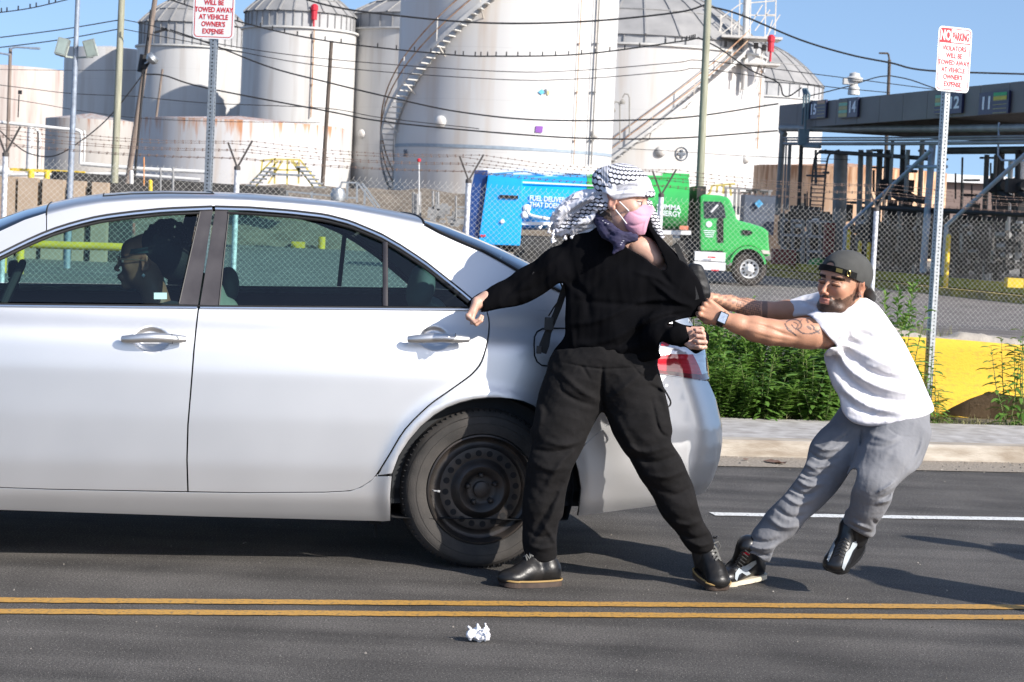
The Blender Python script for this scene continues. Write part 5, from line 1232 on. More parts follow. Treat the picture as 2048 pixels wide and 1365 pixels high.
trim(fp_, [(1108, 700), (1097, 722), (1092, 745), (1076, 790), (1067, 845), (1060, 862), (1064, 885), (1054, 930), (1048, 975), (1044, 1020), (1043, 1075), (1049, 1108), (1060, 1120), (1085, 1126), (1112, 1118), (1113, 1080), (1118, 1045), (1126, 1030), (1132, 985), (1140, 955), (1146, 935), (1165, 900), (1178, 868), (1195, 838), (1205, 826), (1214, 838), (1224, 865), (1238, 890), (1262, 930), (1290, 978), (1315, 1022), (1345, 1062), (1370, 1094), (1385, 1106), (1405, 1108), (1427, 1098), (1424, 1072), (1408, 1045), (1396, 1010), (1388, 975), (1375, 945), (1362, 915), (1343, 885), (1345, 862), (1341, 838), (1337, 815), (1330, 785), (1322, 755), (1315, 730), (1312, 700), (1210, 690)], .010)
sdf_object('trousers', fp_, M_bpant, pa)
# --- boots
M_boot = mat('boot_leather', (0.006, 0.0065, 0.008), 0.36, col2=(0.022, 0.020, 0.018), vscale=26, spec=.35, bump=.0010, bscale=90, coat=0); M_sole = mat('boot_sole', (0.060, 0.040, 0.030), 0.7, var=.3, vscale=30); M_welt = mat('welt_tan', (0.34, 0.22, 0.08), 0.7); M_lace = mat('lace_grey', (0.16, 0.16, 0.15), 0.9)
def shoe(name, heel, toe, ankle, L_, W, m_up, m_sole, parent, welt=None, h=.0030, toe_up=0.0, sole_t=.022, laces=None, up=(0, 0, 1), bulk=1.0):
    """heel and toe: points on the ground side; ankle: top of the shaft"""
    heel = Vector(heel); toe = Vector(toe); X = (toe - heel).normalized(); Z = Vector(up); Z = (Z - X * Z.dot(X)).normalized(); Yv = Z.cross(X); L0 = (toe - heel).length
    def q(x, y, z): return heel + X * (x * L0) + Yv * (y * W) + Z * z
    c = (heel + toe) / 2 + Z * .06; rad = max(L0 * .62, .16)
    f = Field(c - Vector((rad, rad, .13)), c + Vector((rad, rad, .17)), h); MM = Matrix((X, Yv, Z)).transposed()
    f.ell(q(.80, 0, sole_t + .012), (L0 * .27, W * .50, .036 * bulk), .02, rot=MM); f.ell(q(.50, 0, sole_t + .028), (L0 * .28, W * .43, .042 * bulk), .03, rot=MM); f.ell(q(.16, 0, sole_t + .025), (L0 * .17, W * .42, .055 * bulk), .03, rot=MM)
    f.cone(q(.22, 0, sole_t + .04), Vector(ankle), .044 * bulk, .042, .02); f.cone(q(.62, 0, sole_t + .035), Vector(ankle) + X * .018, .030, .03, .03)
    f.half(q(0, 0, sole_t * .8), tuple(-Z), .002)
    up_ = sdf_object(name, f, m_up, parent)
    def prof(n=44, grow=0.0):
        o = []
        for i in range(n):
            a = 2 * math.pi * i / n; x = .5 - .5 * math.cos(a); w_ = (.40 + .13 * math.sin(math.pi * min(1, x * 1.25)) if x < .8 else .5) * (math.sqrt(max(0, 1 - ((x - .78) / .235) ** 2)) if x > .78 else (math.sqrt(max(0, 1 - ((.12 - x) / .13) ** 2)) if x < .12 else 1))
            o.append((x, (1 if math.sin(a) >= 0 else -1) * (w_ + grow)))
        return o
    b = MB(); o = prof(grow=.05); n = len(o)
    lo = [q(x, y, (0.0 if x > .34 or x < .30 else .004) + toe_up * max(0, x - .6) ** 2) for x, y in o]; hi = [q(x, y, sole_t + toe_up * max(0, x - .6) ** 2) for x, y in o]
    b.add(lo + hi, [(i, (i + 1) % n, n + (i + 1) % n, n + i) for i in range(n)] + [tuple(range(n)), tuple(range(n, 2 * n))]); b.build('sole', m_sole, up_)
    if welt:
        b = MB(); b.tube([q(x, y * 1.02, sole_t + .002 + toe_up * max(0, x - .6) ** 2) for x, y in o], .0038, 6, closed=True, caps=False); b.build('welt', welt, up_, True)
    if laces:
        b = MB(); V = np.array([v.co for v in up_.data.vertices]) + np.array(up_.matrix_basis.translation); rel = V - np.array(heel); lx = rel @ np.array(X) / L0; ly = rel @ np.array(Yv) / W; lz = rel @ np.array(Z)
        def top(x, y):
            d = (lx - x) ** 2 + (ly - y) ** 2 * .3; m = d < d.min() + .004; i = np.argmax(np.where(m, lz, -9)); return Vector(V[i]) + Z * .003
        for i in range(laces):
            x = .66 - .075 * i; a, c_ = top(x, -.22), top(x, .22); mid = top(x, 0) + Z * .004; b.tube([a, mid, c_], .0028, 5); a2 = top(x - .05, .22); b.tube([a, top(x - .02, 0) + Z * .006, a2], .0026, 5)
        k_ = top(.66 - .075 * laces, 0); 
        for s_ in (-1, 1): b.tube([k_, k_ + Yv * .02 * s_ + Z * .01, k_ + Yv * .035 * s_ - Z * .012, k_ + Yv * .03 * s_ - Z * .03], .0026, 5)
        b.build('laces', M_lace, up_, True)
    return up_
hl = G(1118, 1170, 0); hl.y += .02; tl_ = G(1003, 1174, 0); shoe('boot', hl, tl_, P(1086, 1098, 7.565), 0, .098, M_boot, M_sole, pa, M_welt, laces=4, toe_up=.03)
hr = P(1403, 1120, 7.70); hr.z = .045; tr_ = G(1432, 1178, 0); tr_ = tr_ + Vector((.012, -.05, .0)); shoe('boot', hr, tr_, P(1408, 1092, 7.655), 0, .100, M_boot, M_sole, pa, M_welt, laces=4, toe_up=.02)
# --- mask
M_mask = mat('pink_mask', (0.66, 0.34, 0.45), 0.85, var=.04, bump=.0006, bscale=160)
fm = Field(OA + Vector((-.03, -.16, -.17)), OA + Vector((.17, .12, .06)), .0026)
def eA(c, r, k=.01, op='add'): fm.ell(qA(*c), r, k, rot=MA, op=op)
eA((.058, 0, -.055), (.066, .064, .060)); eA((.100, 0, -.035), (.030, .022, .034), .014); eA((.075, 0, -.09), (.040, .040, .038), .02)
fm.cone(qA(.122, 0, -.012), qA(.118, 0, -.085), .009, .008, .012)
crease(fm, [([(1262, 424), (1280, 432), (1300, 432)], -.003, 2.2), ([(1252, 446), (1268, 452), (1288, 446)], -.003, 2.5), ([(1300, 428), (1291, 445), (1287, 466)], .003, 2)])
trim(fm, [(1247, 437), (1259, 422), (1281, 411), (1300, 405), (1309, 406), (1309, 422), (1300, 436), (1294, 455), (1289, 470), (1270, 470), (1256, 462), (1249, 449)], .002, spl=2)
sdf_object('face_mask', fm, M_mask, pa)
b = MB()
for a_, e_ in (((1259, 424), (1239, 404)), ((1253, 448), (1231, 420))):
    p0, p1 = P(*a_, 7.485), P(*e_, 7.475); b.tube([p0, p0.lerp(p1, .5) + Vector((0, -.012, 0)), p1], .0028, 6)
b.build('mask_strap', mat('strap_white', (.8, .78, .78), .8), pa, True)
# hair at the nape
fn = Field(OA + Vector((-.16, -.14, -.19)), OA + Vector((.04, .14, .06)), .004); fn.ell(qA(-.055, 0, -.055), (.055, .062, .075), .02, rot=MA); fn.ell(qA(-.03, -.045, -.075), (.03, .022, .05), .02, rot=MA); fn.rumple(.004, .03, 3); sdf_object('hair', fn, mat('dark_hair', (.035, .02, .014), .6, var=.4, vscale=60, stretch=(1, 1, .2)), pa)
# --- checkered headscarf: wrap, knot, wind-blown tail
def kef_mat():
    m = mat('checkered_scarf', (.74, .74, .80), .9, var=0, sheen=.1); nt = m.node_tree; b = nt.nodes['Principled BSDF']; N = nt.nodes.new; L = nt.links.new
    uv = N('ShaderNodeUVMap'); uv.uv_map = 'UVMap'
    # wavy net of black threads
    v = N('ShaderNodeTexVoronoi'); v.feature = 'DISTANCE_TO_EDGE'; v.voronoi_dimensions = '2D'; v.inputs['Scale'].default_value = 1.0; v.inputs['Randomness'].default_value = 0.0
    sx = N('ShaderNodeSeparateXYZ'); L(uv.outputs[0], sx.inputs[0])
    fl_ = N('ShaderNodeMath'); fl_.operation = 'FLOOR'; L(sx.outputs[1], fl_.inputs[0]); md = N('ShaderNodeMath'); md.operation = 'MODULO'; L(fl_.outputs[0], md.inputs[0]); md.inputs[1].default_value = 2
    hf = N('ShaderNodeMath'); hf.operation = 'ABSOLUTE'; L(md.outputs[0], hf.inputs[0]); h2 = N('ShaderNodeMath'); h2.operation = 'MULTIPLY'; L(hf.outputs[0], h2.inputs[0]); h2.inputs[1].default_value = .5
    xs = N('ShaderNodeMath'); xs.operation = 'ADD'; L(sx.outputs[0], xs.inputs[0]); L(h2.outputs[0], xs.inputs[1])
    fx = N('ShaderNodeMath'); fx.operation = 'FRACT'; L(xs.outputs[0], fx.inputs[0]); fy = N('ShaderNodeMath'); fy.operation = 'FRACT'; L(sx.outputs[1], fy.inputs[0])
    def cen(n_): 
        a = N('ShaderNodeMath'); a.operation = 'SUBTRACT'; L(n_.outputs[0], a.inputs[0]); a.inputs[1].default_value = .5; c_ = N('ShaderNodeMath'); c_.operation = 'ABSOLUTE'; L(a.outputs[0], c_.inputs[0]); return c_
    ax_, ay_ = cen(fx), cen(fy); s1 = N('ShaderNodeMath'); s1.operation = 'MULTIPLY'; L(ax_.outputs[0], s1.inputs[0]); s1.inputs[1].default_value = .55; ad = N('ShaderNodeMath'); ad.operation = 'ADD'; L(s1.outputs[0], ad.inputs[0]); L(ay_.outputs[0], ad.inputs[1])
    mxx = N('ShaderNodeMath'); mxx.operation = 'MAXIMUM'; L(ad.outputs[0], mxx.inputs[0]); L(ax_.outputs[0], mxx.inputs[1]); gt = N('ShaderNodeMath'); gt.operation = 'GREATER_THAN'; L(mxx.outputs[0], gt.inputs[0]); gt.inputs[1].default_value = .445
    a = N('ShaderNodeVertexColor'); a.layer_name = 'Col'; sp = N('ShaderNodeSeparateColor'); L(a.outputs[0], sp.inputs[0])
    mk = N('ShaderNodeMath'); mk.operation = 'MULTIPLY'; L(gt.outputs[0], mk.inputs[0]); L(sp.outputs[0], mk.inputs[1])      # R = where the net is
    # stripes where G
    w = N('ShaderNodeMath'); w.operation = 'SINE'; sc_ = N('ShaderNodeMath'); sc_.operation = 'MULTIPLY'; L(sp.outputs[2], sc_.inputs[0]); sc_.inputs[1].default_value = 60.0; L(sc_.outputs[0], w.inputs[0]); g2 = N('ShaderNodeMath'); g2.operation = 'GREATER_THAN'; L(w.outputs[0], g2.inputs[0]); g2.inputs[1].default_value = .35
    m2 = N('ShaderNodeMath'); m2.operation = 'MULTIPLY'; L(g2.outputs[0], m2.inputs[0]); L(sp.outputs[1], m2.inputs[1]); tot = N('ShaderNodeMath'); tot.operation = 'MAXIMUM'; L(mk.outputs[0], tot.inputs[0]); L(m2.outputs[0], tot.inputs[1])
    mx = N('ShaderNodeMix'); mx.data_type = 'RGBA'; L(tot.outputs[0], mx.inputs[0]); mx.inputs[6].default_value = (.74, .74, .80, 1); mx.inputs[7].default_value = (.012, .012, .02, 1); L(mx.outputs[2], b.inputs['Base Color']); return m
M_kef = kef_mat()
fk = Field(OA + Vector((-.18, -.16, -.05)), OA + Vector((.16, .16, .20)), .0032)
fk.ell(qA(-.008, 0, .045), (.122, .094, .098), .02, rot=MA); fk.ell(qA(-.055, 0, .045), (.072, .082, .075), .03, rot=MA)
fk.cone(qA(.10, .02, .040), qA(-.02, -.092, .022), .020, .018, .014); fk.cone(qA(.09, -.035, .052), qA(-.03, -.088, .05), .012, .014, .008)
crease(fk, [([(1222, 385), (1255, 372), (1300, 378)], -.006, 2.4), ([(1222, 390), (1260, 386), (1306, 388)], .004, 2.4), ([(1195, 350), (1210, 362), (1222, 385)], -.006, 2.6), ([(1206, 338), (1220, 355), (1228, 380)], .004, 3), ([(1235, 400), (1262, 362), (1305, 355)], -.003, 2)])
trim(fk, [(1184, 350), (1191, 340), (1205, 334), (1228, 328), (1254, 325), (1276, 328), (1295, 338), (1309, 356), (1314, 372), (1312, 388), (1306, 396), (1283, 394), (1262, 395), (1240, 399), (1227, 400), (1214, 388), (1200, 386), (1190, 378), (1184, 366)], .003)
kw = None
def kef_col(V):
    px, py = project(V[:, 0], V[:, 1], V[:, 2]); C = np.zeros((len(V), 3)); L = (V - np.array(OA)) @ np.array(MA)
    t_ = (py - 378) + (px - 1240) * .16
    net = (t_ < -8 - (px - 1240) * .10) | (px < 1204); band = (py > 386 - (px - 1200) * .03) & (px > 1290); C[:, 0] = (net | band) * 1.0
    st_ = ((np.abs(t_ + 2) < 6) & (px > 1232) & (px < 1275)) | ((px > 1203) & (px < 1216) & (py < 372)); C[:, 1] = st_ * 1.0; C[net & st_, 0] = 0
    C[:, 2] = np.where(px < 1220, (px - 1200) / 30 * 1.0, (t_ + 10) / 20); return C
def kef_uv(V):
    L = (V - np.array(OA)) @ np.array(MA); a = np.arctan2(L[:, 0], -L[:, 1]); el = np.arctan2(L[:, 2] - .01, np.hypot(L[:, 0], L[:, 1])); return np.stack([a * .115 / .0235 + el * 1.2, el * .105 / .0175], 1)
wrap = sdf_object('headscarf', fk, M_kef, pa, kef_col, uvf=kef_uv)
ft = px_field((1062, 368, 1250, 495), 7.62, .12, .0034)
pc(ft, [(1228, 396, 7.50, 14), (1195, 398, 7.55, 20), (1160, 405, 7.60, 26), (1128, 425, 7.62, 26), (1118, 448, 7.62, 20)], .015, 1.3); pc(ft, [(1215, 408, 7.52, 12), (1190, 425, 7.57, 18), (1165, 445, 7.60, 22), (1120, 462, 7.62, 14)], .012, 1.4); pc(ft, [(1185, 420, 7.56, 14), (1180, 452, 7.58, 18), (1150, 462, 7.58, 12)], .01)
pc(ft, [(1232, 390, 7.49, 8), (1238, 402, 7.48, 7)], .006); pc(ft, [(1224, 392, 7.49, 8), (1222, 405, 7.49, 6)], .006); pc(ft, [(1225, 384, 7.49, 7), (1216, 378, 7.50, 5)], .006)
crease(ft, [([(1225, 394), (1180, 392), (1130, 412), (1108, 440)], -.008, 3.5), ([(1218, 402), (1175, 408), (1135, 430), (1120, 455)], -.009, 3.5), ([(1222, 398), (1178, 400), (1140, 420)], .007, 3.5), ([(1200, 425), (1160, 432), (1120, 460)], -.011, 4), ([(1190, 440), (1150, 450), (1110, 465)], .008, 4), ([(1150, 390), (1120, 420), (1100, 445)], .006, 4), ([(1190, 455), (1170, 462), (1150, 470)], -.008, 3), ([(1205, 412), (1190, 440), (1188, 460)], -.008, 3.5)])
ft.rumple(.007, .05, 12)
trim(ft, [(1240, 384), (1226, 380), (1205, 380), (1180, 377), (1160, 381), (1145, 388), (1128, 400), (1112, 418), (1104, 430), (1097, 436), (1101, 446), (1085, 448), (1076, 454), (1090, 458), (1102, 456), (1107, 464), (1105, 480), (1109, 487), (1114, 478), (1130, 474), (1150, 470), (1160, 472), (1176, 468), (1186, 462), (1196, 452), (1195, 436), (1203, 427), (1214, 420), (1224, 412), (1233, 408), (1241, 403)], .003)
def tail_col(V):
    px, py = project(V[:, 0], V[:, 1], V[:, 2]); C = np.zeros((len(V), 3)); t_ = (py - 420) + (px - 1150) * .75
    C[:, 0] = ((t_ > 5) & (t_ < 32) & (px < 1205) & (py < 462)) | ((px > 1195) & (px < 1222) & (py > 402)); C[:, 1] = ((np.abs(t_) < 7)) | ((np.abs(t_ - 45) < 8) & (py > 440)); C[:, 2] = t_ / 26; C[:, 0] *= (1 - C[:, 1]); return C
tail = sdf_object('scarf_tail', ft, M_kef, pa, tail_col, uvf=lambda V: np.stack([V[:, 0] / .019 + V[:, 2] / .05, V[:, 2] / .0145], 1))
b = MB(); rgt = random.Random(5)
for px, py, L_ in [(1104, 445, 14), (1098, 452, 18), (1106, 470, 12), (1112, 482, 10), (1150, 470, 12), (1176, 466, 9), (1160, 448, 8), (1138, 405, 6), (1176, 404, 5), (1120, 415, 8), (1112, 430, 8), (1095, 440, 12), (1165, 440, 8), (1240, 402, 6), (1222, 404, 6), (1108, 460, 13), (1130, 472, 8), (1084, 452, 9)]:
    p0 = P(px, py, 7.545 + rgt.uniform(0, .03)); a = rgt.uniform(2.2, 4.9); d = Vector((math.cos(a), -.4, math.sin(a) * .8)).normalized() * L_ * S(7.5) * .8; b.tube([p0, p0 + d * .6, p0 + d], [.004, .003, .006], 5); b.lathe(p0 + d, [(0, -.007), (.007, -.003), (.007, .003), (0, .007)], d, 6)
b.build('tassel', mat('tassel_white', (.78, .78, .82), .9, var=.05), tail, True)
f2 = px_field((1285, 410, 1345, 500), 7.66, .06, .003); pc(f2, [(1293, 412, 7.66, 13), (1306, 440, 7.66, 12, .8), (1322, 474, 7.66, 6, .8)], .01); f2.rumple(.004, .04, 2)
sdf_object('scarf_end', f2, M_kef, pa, lambda V: np.tile(np.array([1., 0, 0]), (len(V), 1)), uvf=lambda V: np.stack([V[:, 0] / .017, V[:, 2] / .013], 1))
# navy bandana round the neck
f3 = px_field((1170, 405, 1300, 525), 7.55, .14, .0034); pc(f3, [(1196, 432, 7.56, 14), (1215, 462, 7.50, 16), (1240, 478, 7.47, 15), (1268, 476, 7.46, 9)], .012); pc(f3, [(1235, 480, 7.46, 14), (1238, 492, 7.455, 9), (1226, 508, 7.45, 3)], .01); pc(f3, [(1198, 425, 7.6, 12), (1230, 450, 7.68, 10), (1290, 462, 7.64, 8)], .01)
crease(f3, [([(1200, 440), (1225, 470), (1262, 478)], -.006, 3), ([(1195, 450), (1215, 478), (1240, 488)], .005, 3)]); f3.rumple(.004, .04, 6)
sdf_object('bandana', f3, mat('bandana_navy', (.018, .016, .045), .85, col2=(.035, .032, .08), vscale=30), pa)
b = MB(); 
for px, py, s_ in [(1204, 440, 4), (1209, 444, 4), (1214, 446, 3), (1242, 484, 3), (1245, 480, 3), (1240, 488, 2)]: b.box(P(px + 2, py + 2, 7.474 if px < 1230 else 7.424), (.006, .001, .002))
b.build('paisley_print', mat('print_white', (.6, .6, .66), .9), pa)
# --- backpack behind the shoulder with dangling straps
f4 = px_field((1360, 500, 1440, 640), 7.68, .12, .005); pc(f4, [(1392, 545, 7.66, 22), (1402, 580, 7.67, 22), (1392, 600, 7.68, 20)], .02); f4.rumple(.004, .06, 3)
trim(f4, [(1366, 512), (1385, 526), (1402, 530), (1411, 545), (1418, 565), (1422, 590), (1419, 600), (1400, 602), (1380, 600), (1362, 560)], .008)
bp = thing('backpack', 'black backpack pulled round behind the shoulder of the person in black', 'backpack', P(1395, 600, 7.68)); sdf_object('bag', f4, mat('black_nylon', (.011, .011, .012), .6, var=.3, bump=.001), bp)
def strap(pts, w, Y=None, parent=bp, name='strap'):
    b = MB(); A = []; B = []
    for i, (px, py, yy, wpx) in enumerate(pts):
        p = P(px, py, yy); n_ = pts[min(i + 1, len(pts) - 1)]; m_ = pts[max(i - 1, 0)]; t = Vector((n_[0] - m_[0], 0, -(n_[1] - m_[1]))).normalized(); s_ = Vector((-t.z, 0, t.x)) * wpx * .5 * S(yy); A.append(p + s_); B.append(p - s_)
    n = len(A); o_ = Vector((0, .004, 0)); b.add([*A, *B, *[q + o_ for q in A], *[q + o_ for q in B]], [(i, i + 1, n + i + 1, n + i) for i in range(n - 1)] + [(2 * n + i, 3 * n + i, 3 * n + i + 1, 2 * n + i + 1) for i in range(n - 1)] + [(i, 2 * n + i, 2 * n + i + 1, i + 1) for i in range(n - 1)] + [(n + i, n + i + 1, 3 * n + i + 1, 3 * n + i) for i in range(n - 1)])
    return b.build(name, mat('webbing_black', (.010, .010, .011), .7, var=.3, vscale=90), parent)
strap([(1135, 560, 7.60, 12), (1127, 585, 7.62, 13), (1117, 615, 7.64, 13), (1107, 640, 7.65, 12), (1096, 665, 7.66, 14), (1089, 690, 7.66, 20), (1084, 706, 7.66, 18)], 0); strap([(1126, 592, 7.615, 3), (1108, 615, 7.64, 3), (1097, 633, 7.65, 3)], 0)
strap([(1130, 515, 7.60, 10), (1122, 535, 7.60, 12), (1114, 552, 7.58, 12), (1100, 558, 7.57, 12), (1082, 556, 7.57, 12), (1064, 550, 7.57, 13)], 0); strap([(1352, 490, 7.5, 10), (1374, 540, 7.50, 12), (1386, 580, 7.50, 14), (1392, 600, 7.50, 14)], 0, name='shoulder_strap')
b = MB(); b.box(P(1098, 648, 7.65), (.035, .012, .05)); b.box(P(1078, 700, 7.655), (.02, .012, .03)); b.build('buckle', M_rub, bp, bevel=.003)
b = MB(); b.tube(cr_spline([P(1308, 740, 7.62), P(1318, 762, 7.66), P(1332, 785, 7.68), (P(1341, 803, 7.69)), P(1339, 812, 7.69), P(1330, 818, 7.68)], 5), .0035, 6); tag(b.build('loop_cord', M_rub, bp, True))
# ---------------------------------------------------------------- man in the white T-shirt
SK_B = np.array([0.52, 0.265, 0.165]); YB = 7.66
pb = thing('person', 'bearded man in white T-shirt and grey jeans leaning back, pulling at a black shirt', 'person', P(1650, 1150, 7.62))
tilt = Matrix.Rotation(R(9), 3, 'Y'); MB_ = tilt @ frame((-math.sin(R(45)), -math.cos(R(45)), -.07)); OB = P(1686, 568, 7.60)
fh = Field(OB + Vector((-.19, -.18, -.22)), OB + Vector((.19, .18, .16)), .0032); qB = head(fh, OB, MB_, 1.04, jaw=1.06)
for c_, r_ in (((.045, 0, -.088), (.048, .058, .030)), ((.072, 0, -.105), (.022, .030, .017))): fh.ell(qB(*c_), [v * 1.04 for v in r_], .012, rot=MB_)
for s_ in (-1, 1): fh.ell(qB(.092, .031 * s_, .0015), (.013, .0155, .006), .004, rot=MB_)           # lowered lids
fh.cone(OB + Vector((.01, .02, -.05)), P(1708, 632, 7.65), .060, .064, .03)
# arms and hands at fine resolution
fa = px_field((1380, 580, 1700, 720), 7.52, .14, .0032)
pc(fa, [(1695, 662, 7.66, 26), (1650, 667, 7.575, 29), (1622, 667, 7.54, 30), (1600, 667, 7.53, 28), (1570, 667, 7.52, 24.5), (1540, 665, 7.51, 25), (1510, 658, 7.505, 24), (1475, 648, 7.50, 18), (1450, 640, 7.495, 14.5, .85)], .02)
crease(fa, [([(1470, 650), (1520, 668), (1570, 684)], .0035, 6), ([(1490, 644), (1530, 654), (1568, 668), (1600, 676)], -.005, 3.5), ([(1500, 664), (1540, 676), (1575, 682)], -.003, 3), ([(1565, 652), (1600, 650), (1640, 655)], .004, 7)])
hand(fa, P(1447, 637, 7.495), (-1, -.04, .50), (-.18, -1, .15), 1, .98, ((72, 78, 55), (76, 82, 55), (80, 86, 55), (84, 88, 55)), (35, -15, -35), .25, thumb_in=.25)
ff = px_field((1400, 580, 1620, 660), 7.84, .14, .0035)
pc(ff, [(1620, 625, 7.90, 26), (1575, 622, 7.88, 20), (1530, 622, 7.86, 17), (1495, 616, 7.84, 17.5), (1460, 606, 7.82, 14), (1434, 600, 7.80, 11.5)], .02); hand(ff, P(1436, 601, 7.80), (-1, -.1, .15), (0, .5, .9), 1, .95, ((70, 85, 55),) * 4, (35, -10, -30), thumb_in=.5)
fb = px_field((1560, 560, 1880, 1120), 7.7, .30, .009)
pc(fb, [(1712, 635, 7.68, 32, .9), (1738, 720, 7.73, 56, .65), (1772, 830, 7.73, 60, .7)], .03); pc(fb, [(1680, 658, 7.62, 28), (1708, 640, 7.70, 28), (1640, 622, 7.88, 22)], .03)
pc(fb, [(1728, 870, 7.76, 34), (1628, 968, 7.735, 24), (1518, 1095, 7.70, 15)], .02); pc(fb, [(1800, 880, 7.68, 38), (1752, 955, 7.58, 28), (1720, 1055, 7.62, 16)], .02)
def colB(V):
    c = tone(V, SK_B, MB_, OB, 1.04, brow=(.018, .012, .01), lip=(.46, .17, .14)); L = (V - np.array(OB)) @ np.array(MB_) / 1.04; x, y, z = L.T; ay = np.abs(y)
    near = (np.abs(x) < .15) & (ay < .095) & (np.abs(z) < .15); nz_ = np.array([mnoise.noise(Vector(v) * 70) for v in V[near]]) * .008; n = np.zeros(len(V)); n[near] = nz_
    hair = np.array([.022, .014, .011])
    beard = near & (z < -.052 + n + np.clip(.060 - x, 0, .06) * .70) & (x > .0) & ~((x > .085) & (ay < .022) & (z > -.079) & (z < -.0555)) & (z > -.15); beard |= near & (x > .090) & (ay < .030) & (z < -.046) & (z > -.056)
    side = near & (x > -.005 + n) & (x < .022 + n) & (ay > .055) & (z < .02) & (z > -.07)
    a = np.where(beard, np.clip(.66 + (x - .03) * 5, .58, .93), 0); a = np.where(side & ~beard, .6, a); c = c * (1 - a[:, None]) + hair * a[:, None]
    lid = near & (x > .068) & (ay > .014) & (ay < .050) & (np.abs(z + .002) < .0075); c[lid] = SK_B * .75; lash = near & (x > .066) & (ay > .015) & (ay < .048) & (z > -.0085) & (z < -.0050); c[lash] = (.02, .012, .01)
    brow = near & (x > .045) & (ay > .012) & (ay < .054) & (z > .0145) & (z < .0265); c[brow] = c[brow] * .12 + hair * .88
    # inked skin: near upper arm drawing, far forearm lettering
    px, py = project(V[:, 0], V[:, 1], V[:, 2]); ink = np.array([.06, .055, .06]); arm = (V[:, 1] < 7.60) & (px > 1560) & (px < 1645) & (py > 625) & (py < 690)
    def stroke(pts, w, a=.7, m=arm):
        pts = cr_spline(pts, 4) if len(pts) > 2 else pts
        for (x0, y0), (x1, y1) in zip(pts[:-1], pts[1:]):
            dx, dy = x1 - x0, y1 - y0; t = np.clip(((px - x0) * dx + (py - y0) * dy) / (dx * dx + dy * dy + 1e-6), 0, 1); k = m & (np.hypot(px - x0 - t * dx, py - y0 - t * dy) < w); c[k] = c[k] * (1 - a) + ink * a
    for pts, w in [([(1570, 648), (1576, 660), (1588, 668), (1592, 672)], 1.5), ([(1572, 645), (1580, 640), (1592, 640), (1600, 644), (1603, 652), (1597, 658), (1588, 656), (1583, 649)], 1.1), ([(1588, 645), (1596, 650), (1591, 660)], 1.0), ([(1596, 660), (1606, 667), (1620, 668), (1634, 664), (1640, 660)], 1.5), ([(1614, 640), (1616, 645)], 2.2), ([(1616, 654), (1621, 658)], 2.8), ([(1622, 650), (1628, 655), (1627, 660)], 1.2), ([(1575, 655), (1582, 662)], 1.1), ([(1603, 640), (1598, 648)], 1.0), ([(1630, 661), (1639, 667)], 1.8)]: stroke(pts, w)
    far = (V[:, 1] > 7.68) & (px > 1420) & (px < 1535) & (py > 585) & (py < 645); band = far & (px > 1473) & (px < 1522); g = band & ((np.mod(px * 1.0 + py * .25, 4.2) < 1.1) | (np.mod(py - px * .25, 4.6) < 1.2)); c[g] = c[g] * .3 + ink * .7
    c[far & ~band] = c[far & ~band] * np.array([1.15, 1.2, 1.25]); sh = far & (px < 1474) & (np.sin(px * .35) * np.cos(py * .5 + px * .1) > .1); c[sh] = c[sh] * .55 + ink * .45; b_ = far & (px > 1524); c[b_] = c[b_] * .35 + ink * .5
    return c
bodyB = sdf_object('body', [fh, fa, ff, fb], M_skin, pb, colB)
def strands(name, fld, maskf, n, L_, w, dirf, m, seed=1):
    V, F = fld.mesh(); V = smooth_mesh(V, F, 1); k = np.where(maskf(V))[0]; rg = np.random.default_rng(seed); k = rg.choice(k, n); b = MB(); c0 = np.array(OB)
    for i in k:
        p = Vector(V[i]); out = (p - Vector(c0) - Vector((0, 0, -.03))).normalized(); d = (dirf(p) + out * .55 + Vector(rg.normal(size=3) * .28)).normalized(); sd = d.cross(out).normalized() * w; l = L_ * rg.uniform(.6, 1.3); a = p - d * .002
        b.add([a + sd, a - sd, a + d * l], [(0, 1, 2)])
    return b.build(name, m, pb)
def _loc(V): return ((V - np.array(OB)) @ np.array(MB_) / 1.04).T
def _beard(V):
    x, y, z = _loc(V); ay = np.abs(y); nn = .003 * np.sin(y * 400) ; return (np.abs(x) < .15) & (ay < .095) & (z > -.15) & (((z < -.054 + nn + np.clip(.060 - x, 0, .06) * .66) & (x > .002) & ~((x > .085) & (ay < .024) & (z > -.082) & (z < -.054))) | ((x > .090) & (ay < .030) & (z < -.048) & (z > -.057)))
def _brow(V):
    x, y, z = _loc(V); ay = np.abs(y); return (x > .045) & (x < .12) & (ay > .013) & (ay < .052) & (z > .0155) & (z < .0255)
M_beard = mat('beard_hair', (.020, .013, .010), .75, var=.3, spec=.2); dn = MB_ @ Vector((.35, 0, -1)); bk = MB_ @ Vector((-.2, 0, -.1))
strands('beard', fh, _beard, 3000, .0065, .0005, lambda p: dn, M_beard); strands('eyebrows', fh, _brow, 500, .006, .0005, lambda p: bk + MB_ @ Vector((0, .5 if (p - OB).dot(MB_ @ Vector((0, 1, 0))) > 0 else -.5, 0)), M_beard)
fsock = px_field((1680, 1030, 1750, 1110), 7.64, .12, .004); pc(fsock, [(1720, 1050, 7.62, 25), (1712, 1075, 7.65, 24)], .01); pc(fsock, [(1715, 1060, 7.64, 24), (1706, 1085, 7.70, 20)], .01); sdf_object('sock', fsock, M_rub, pb)
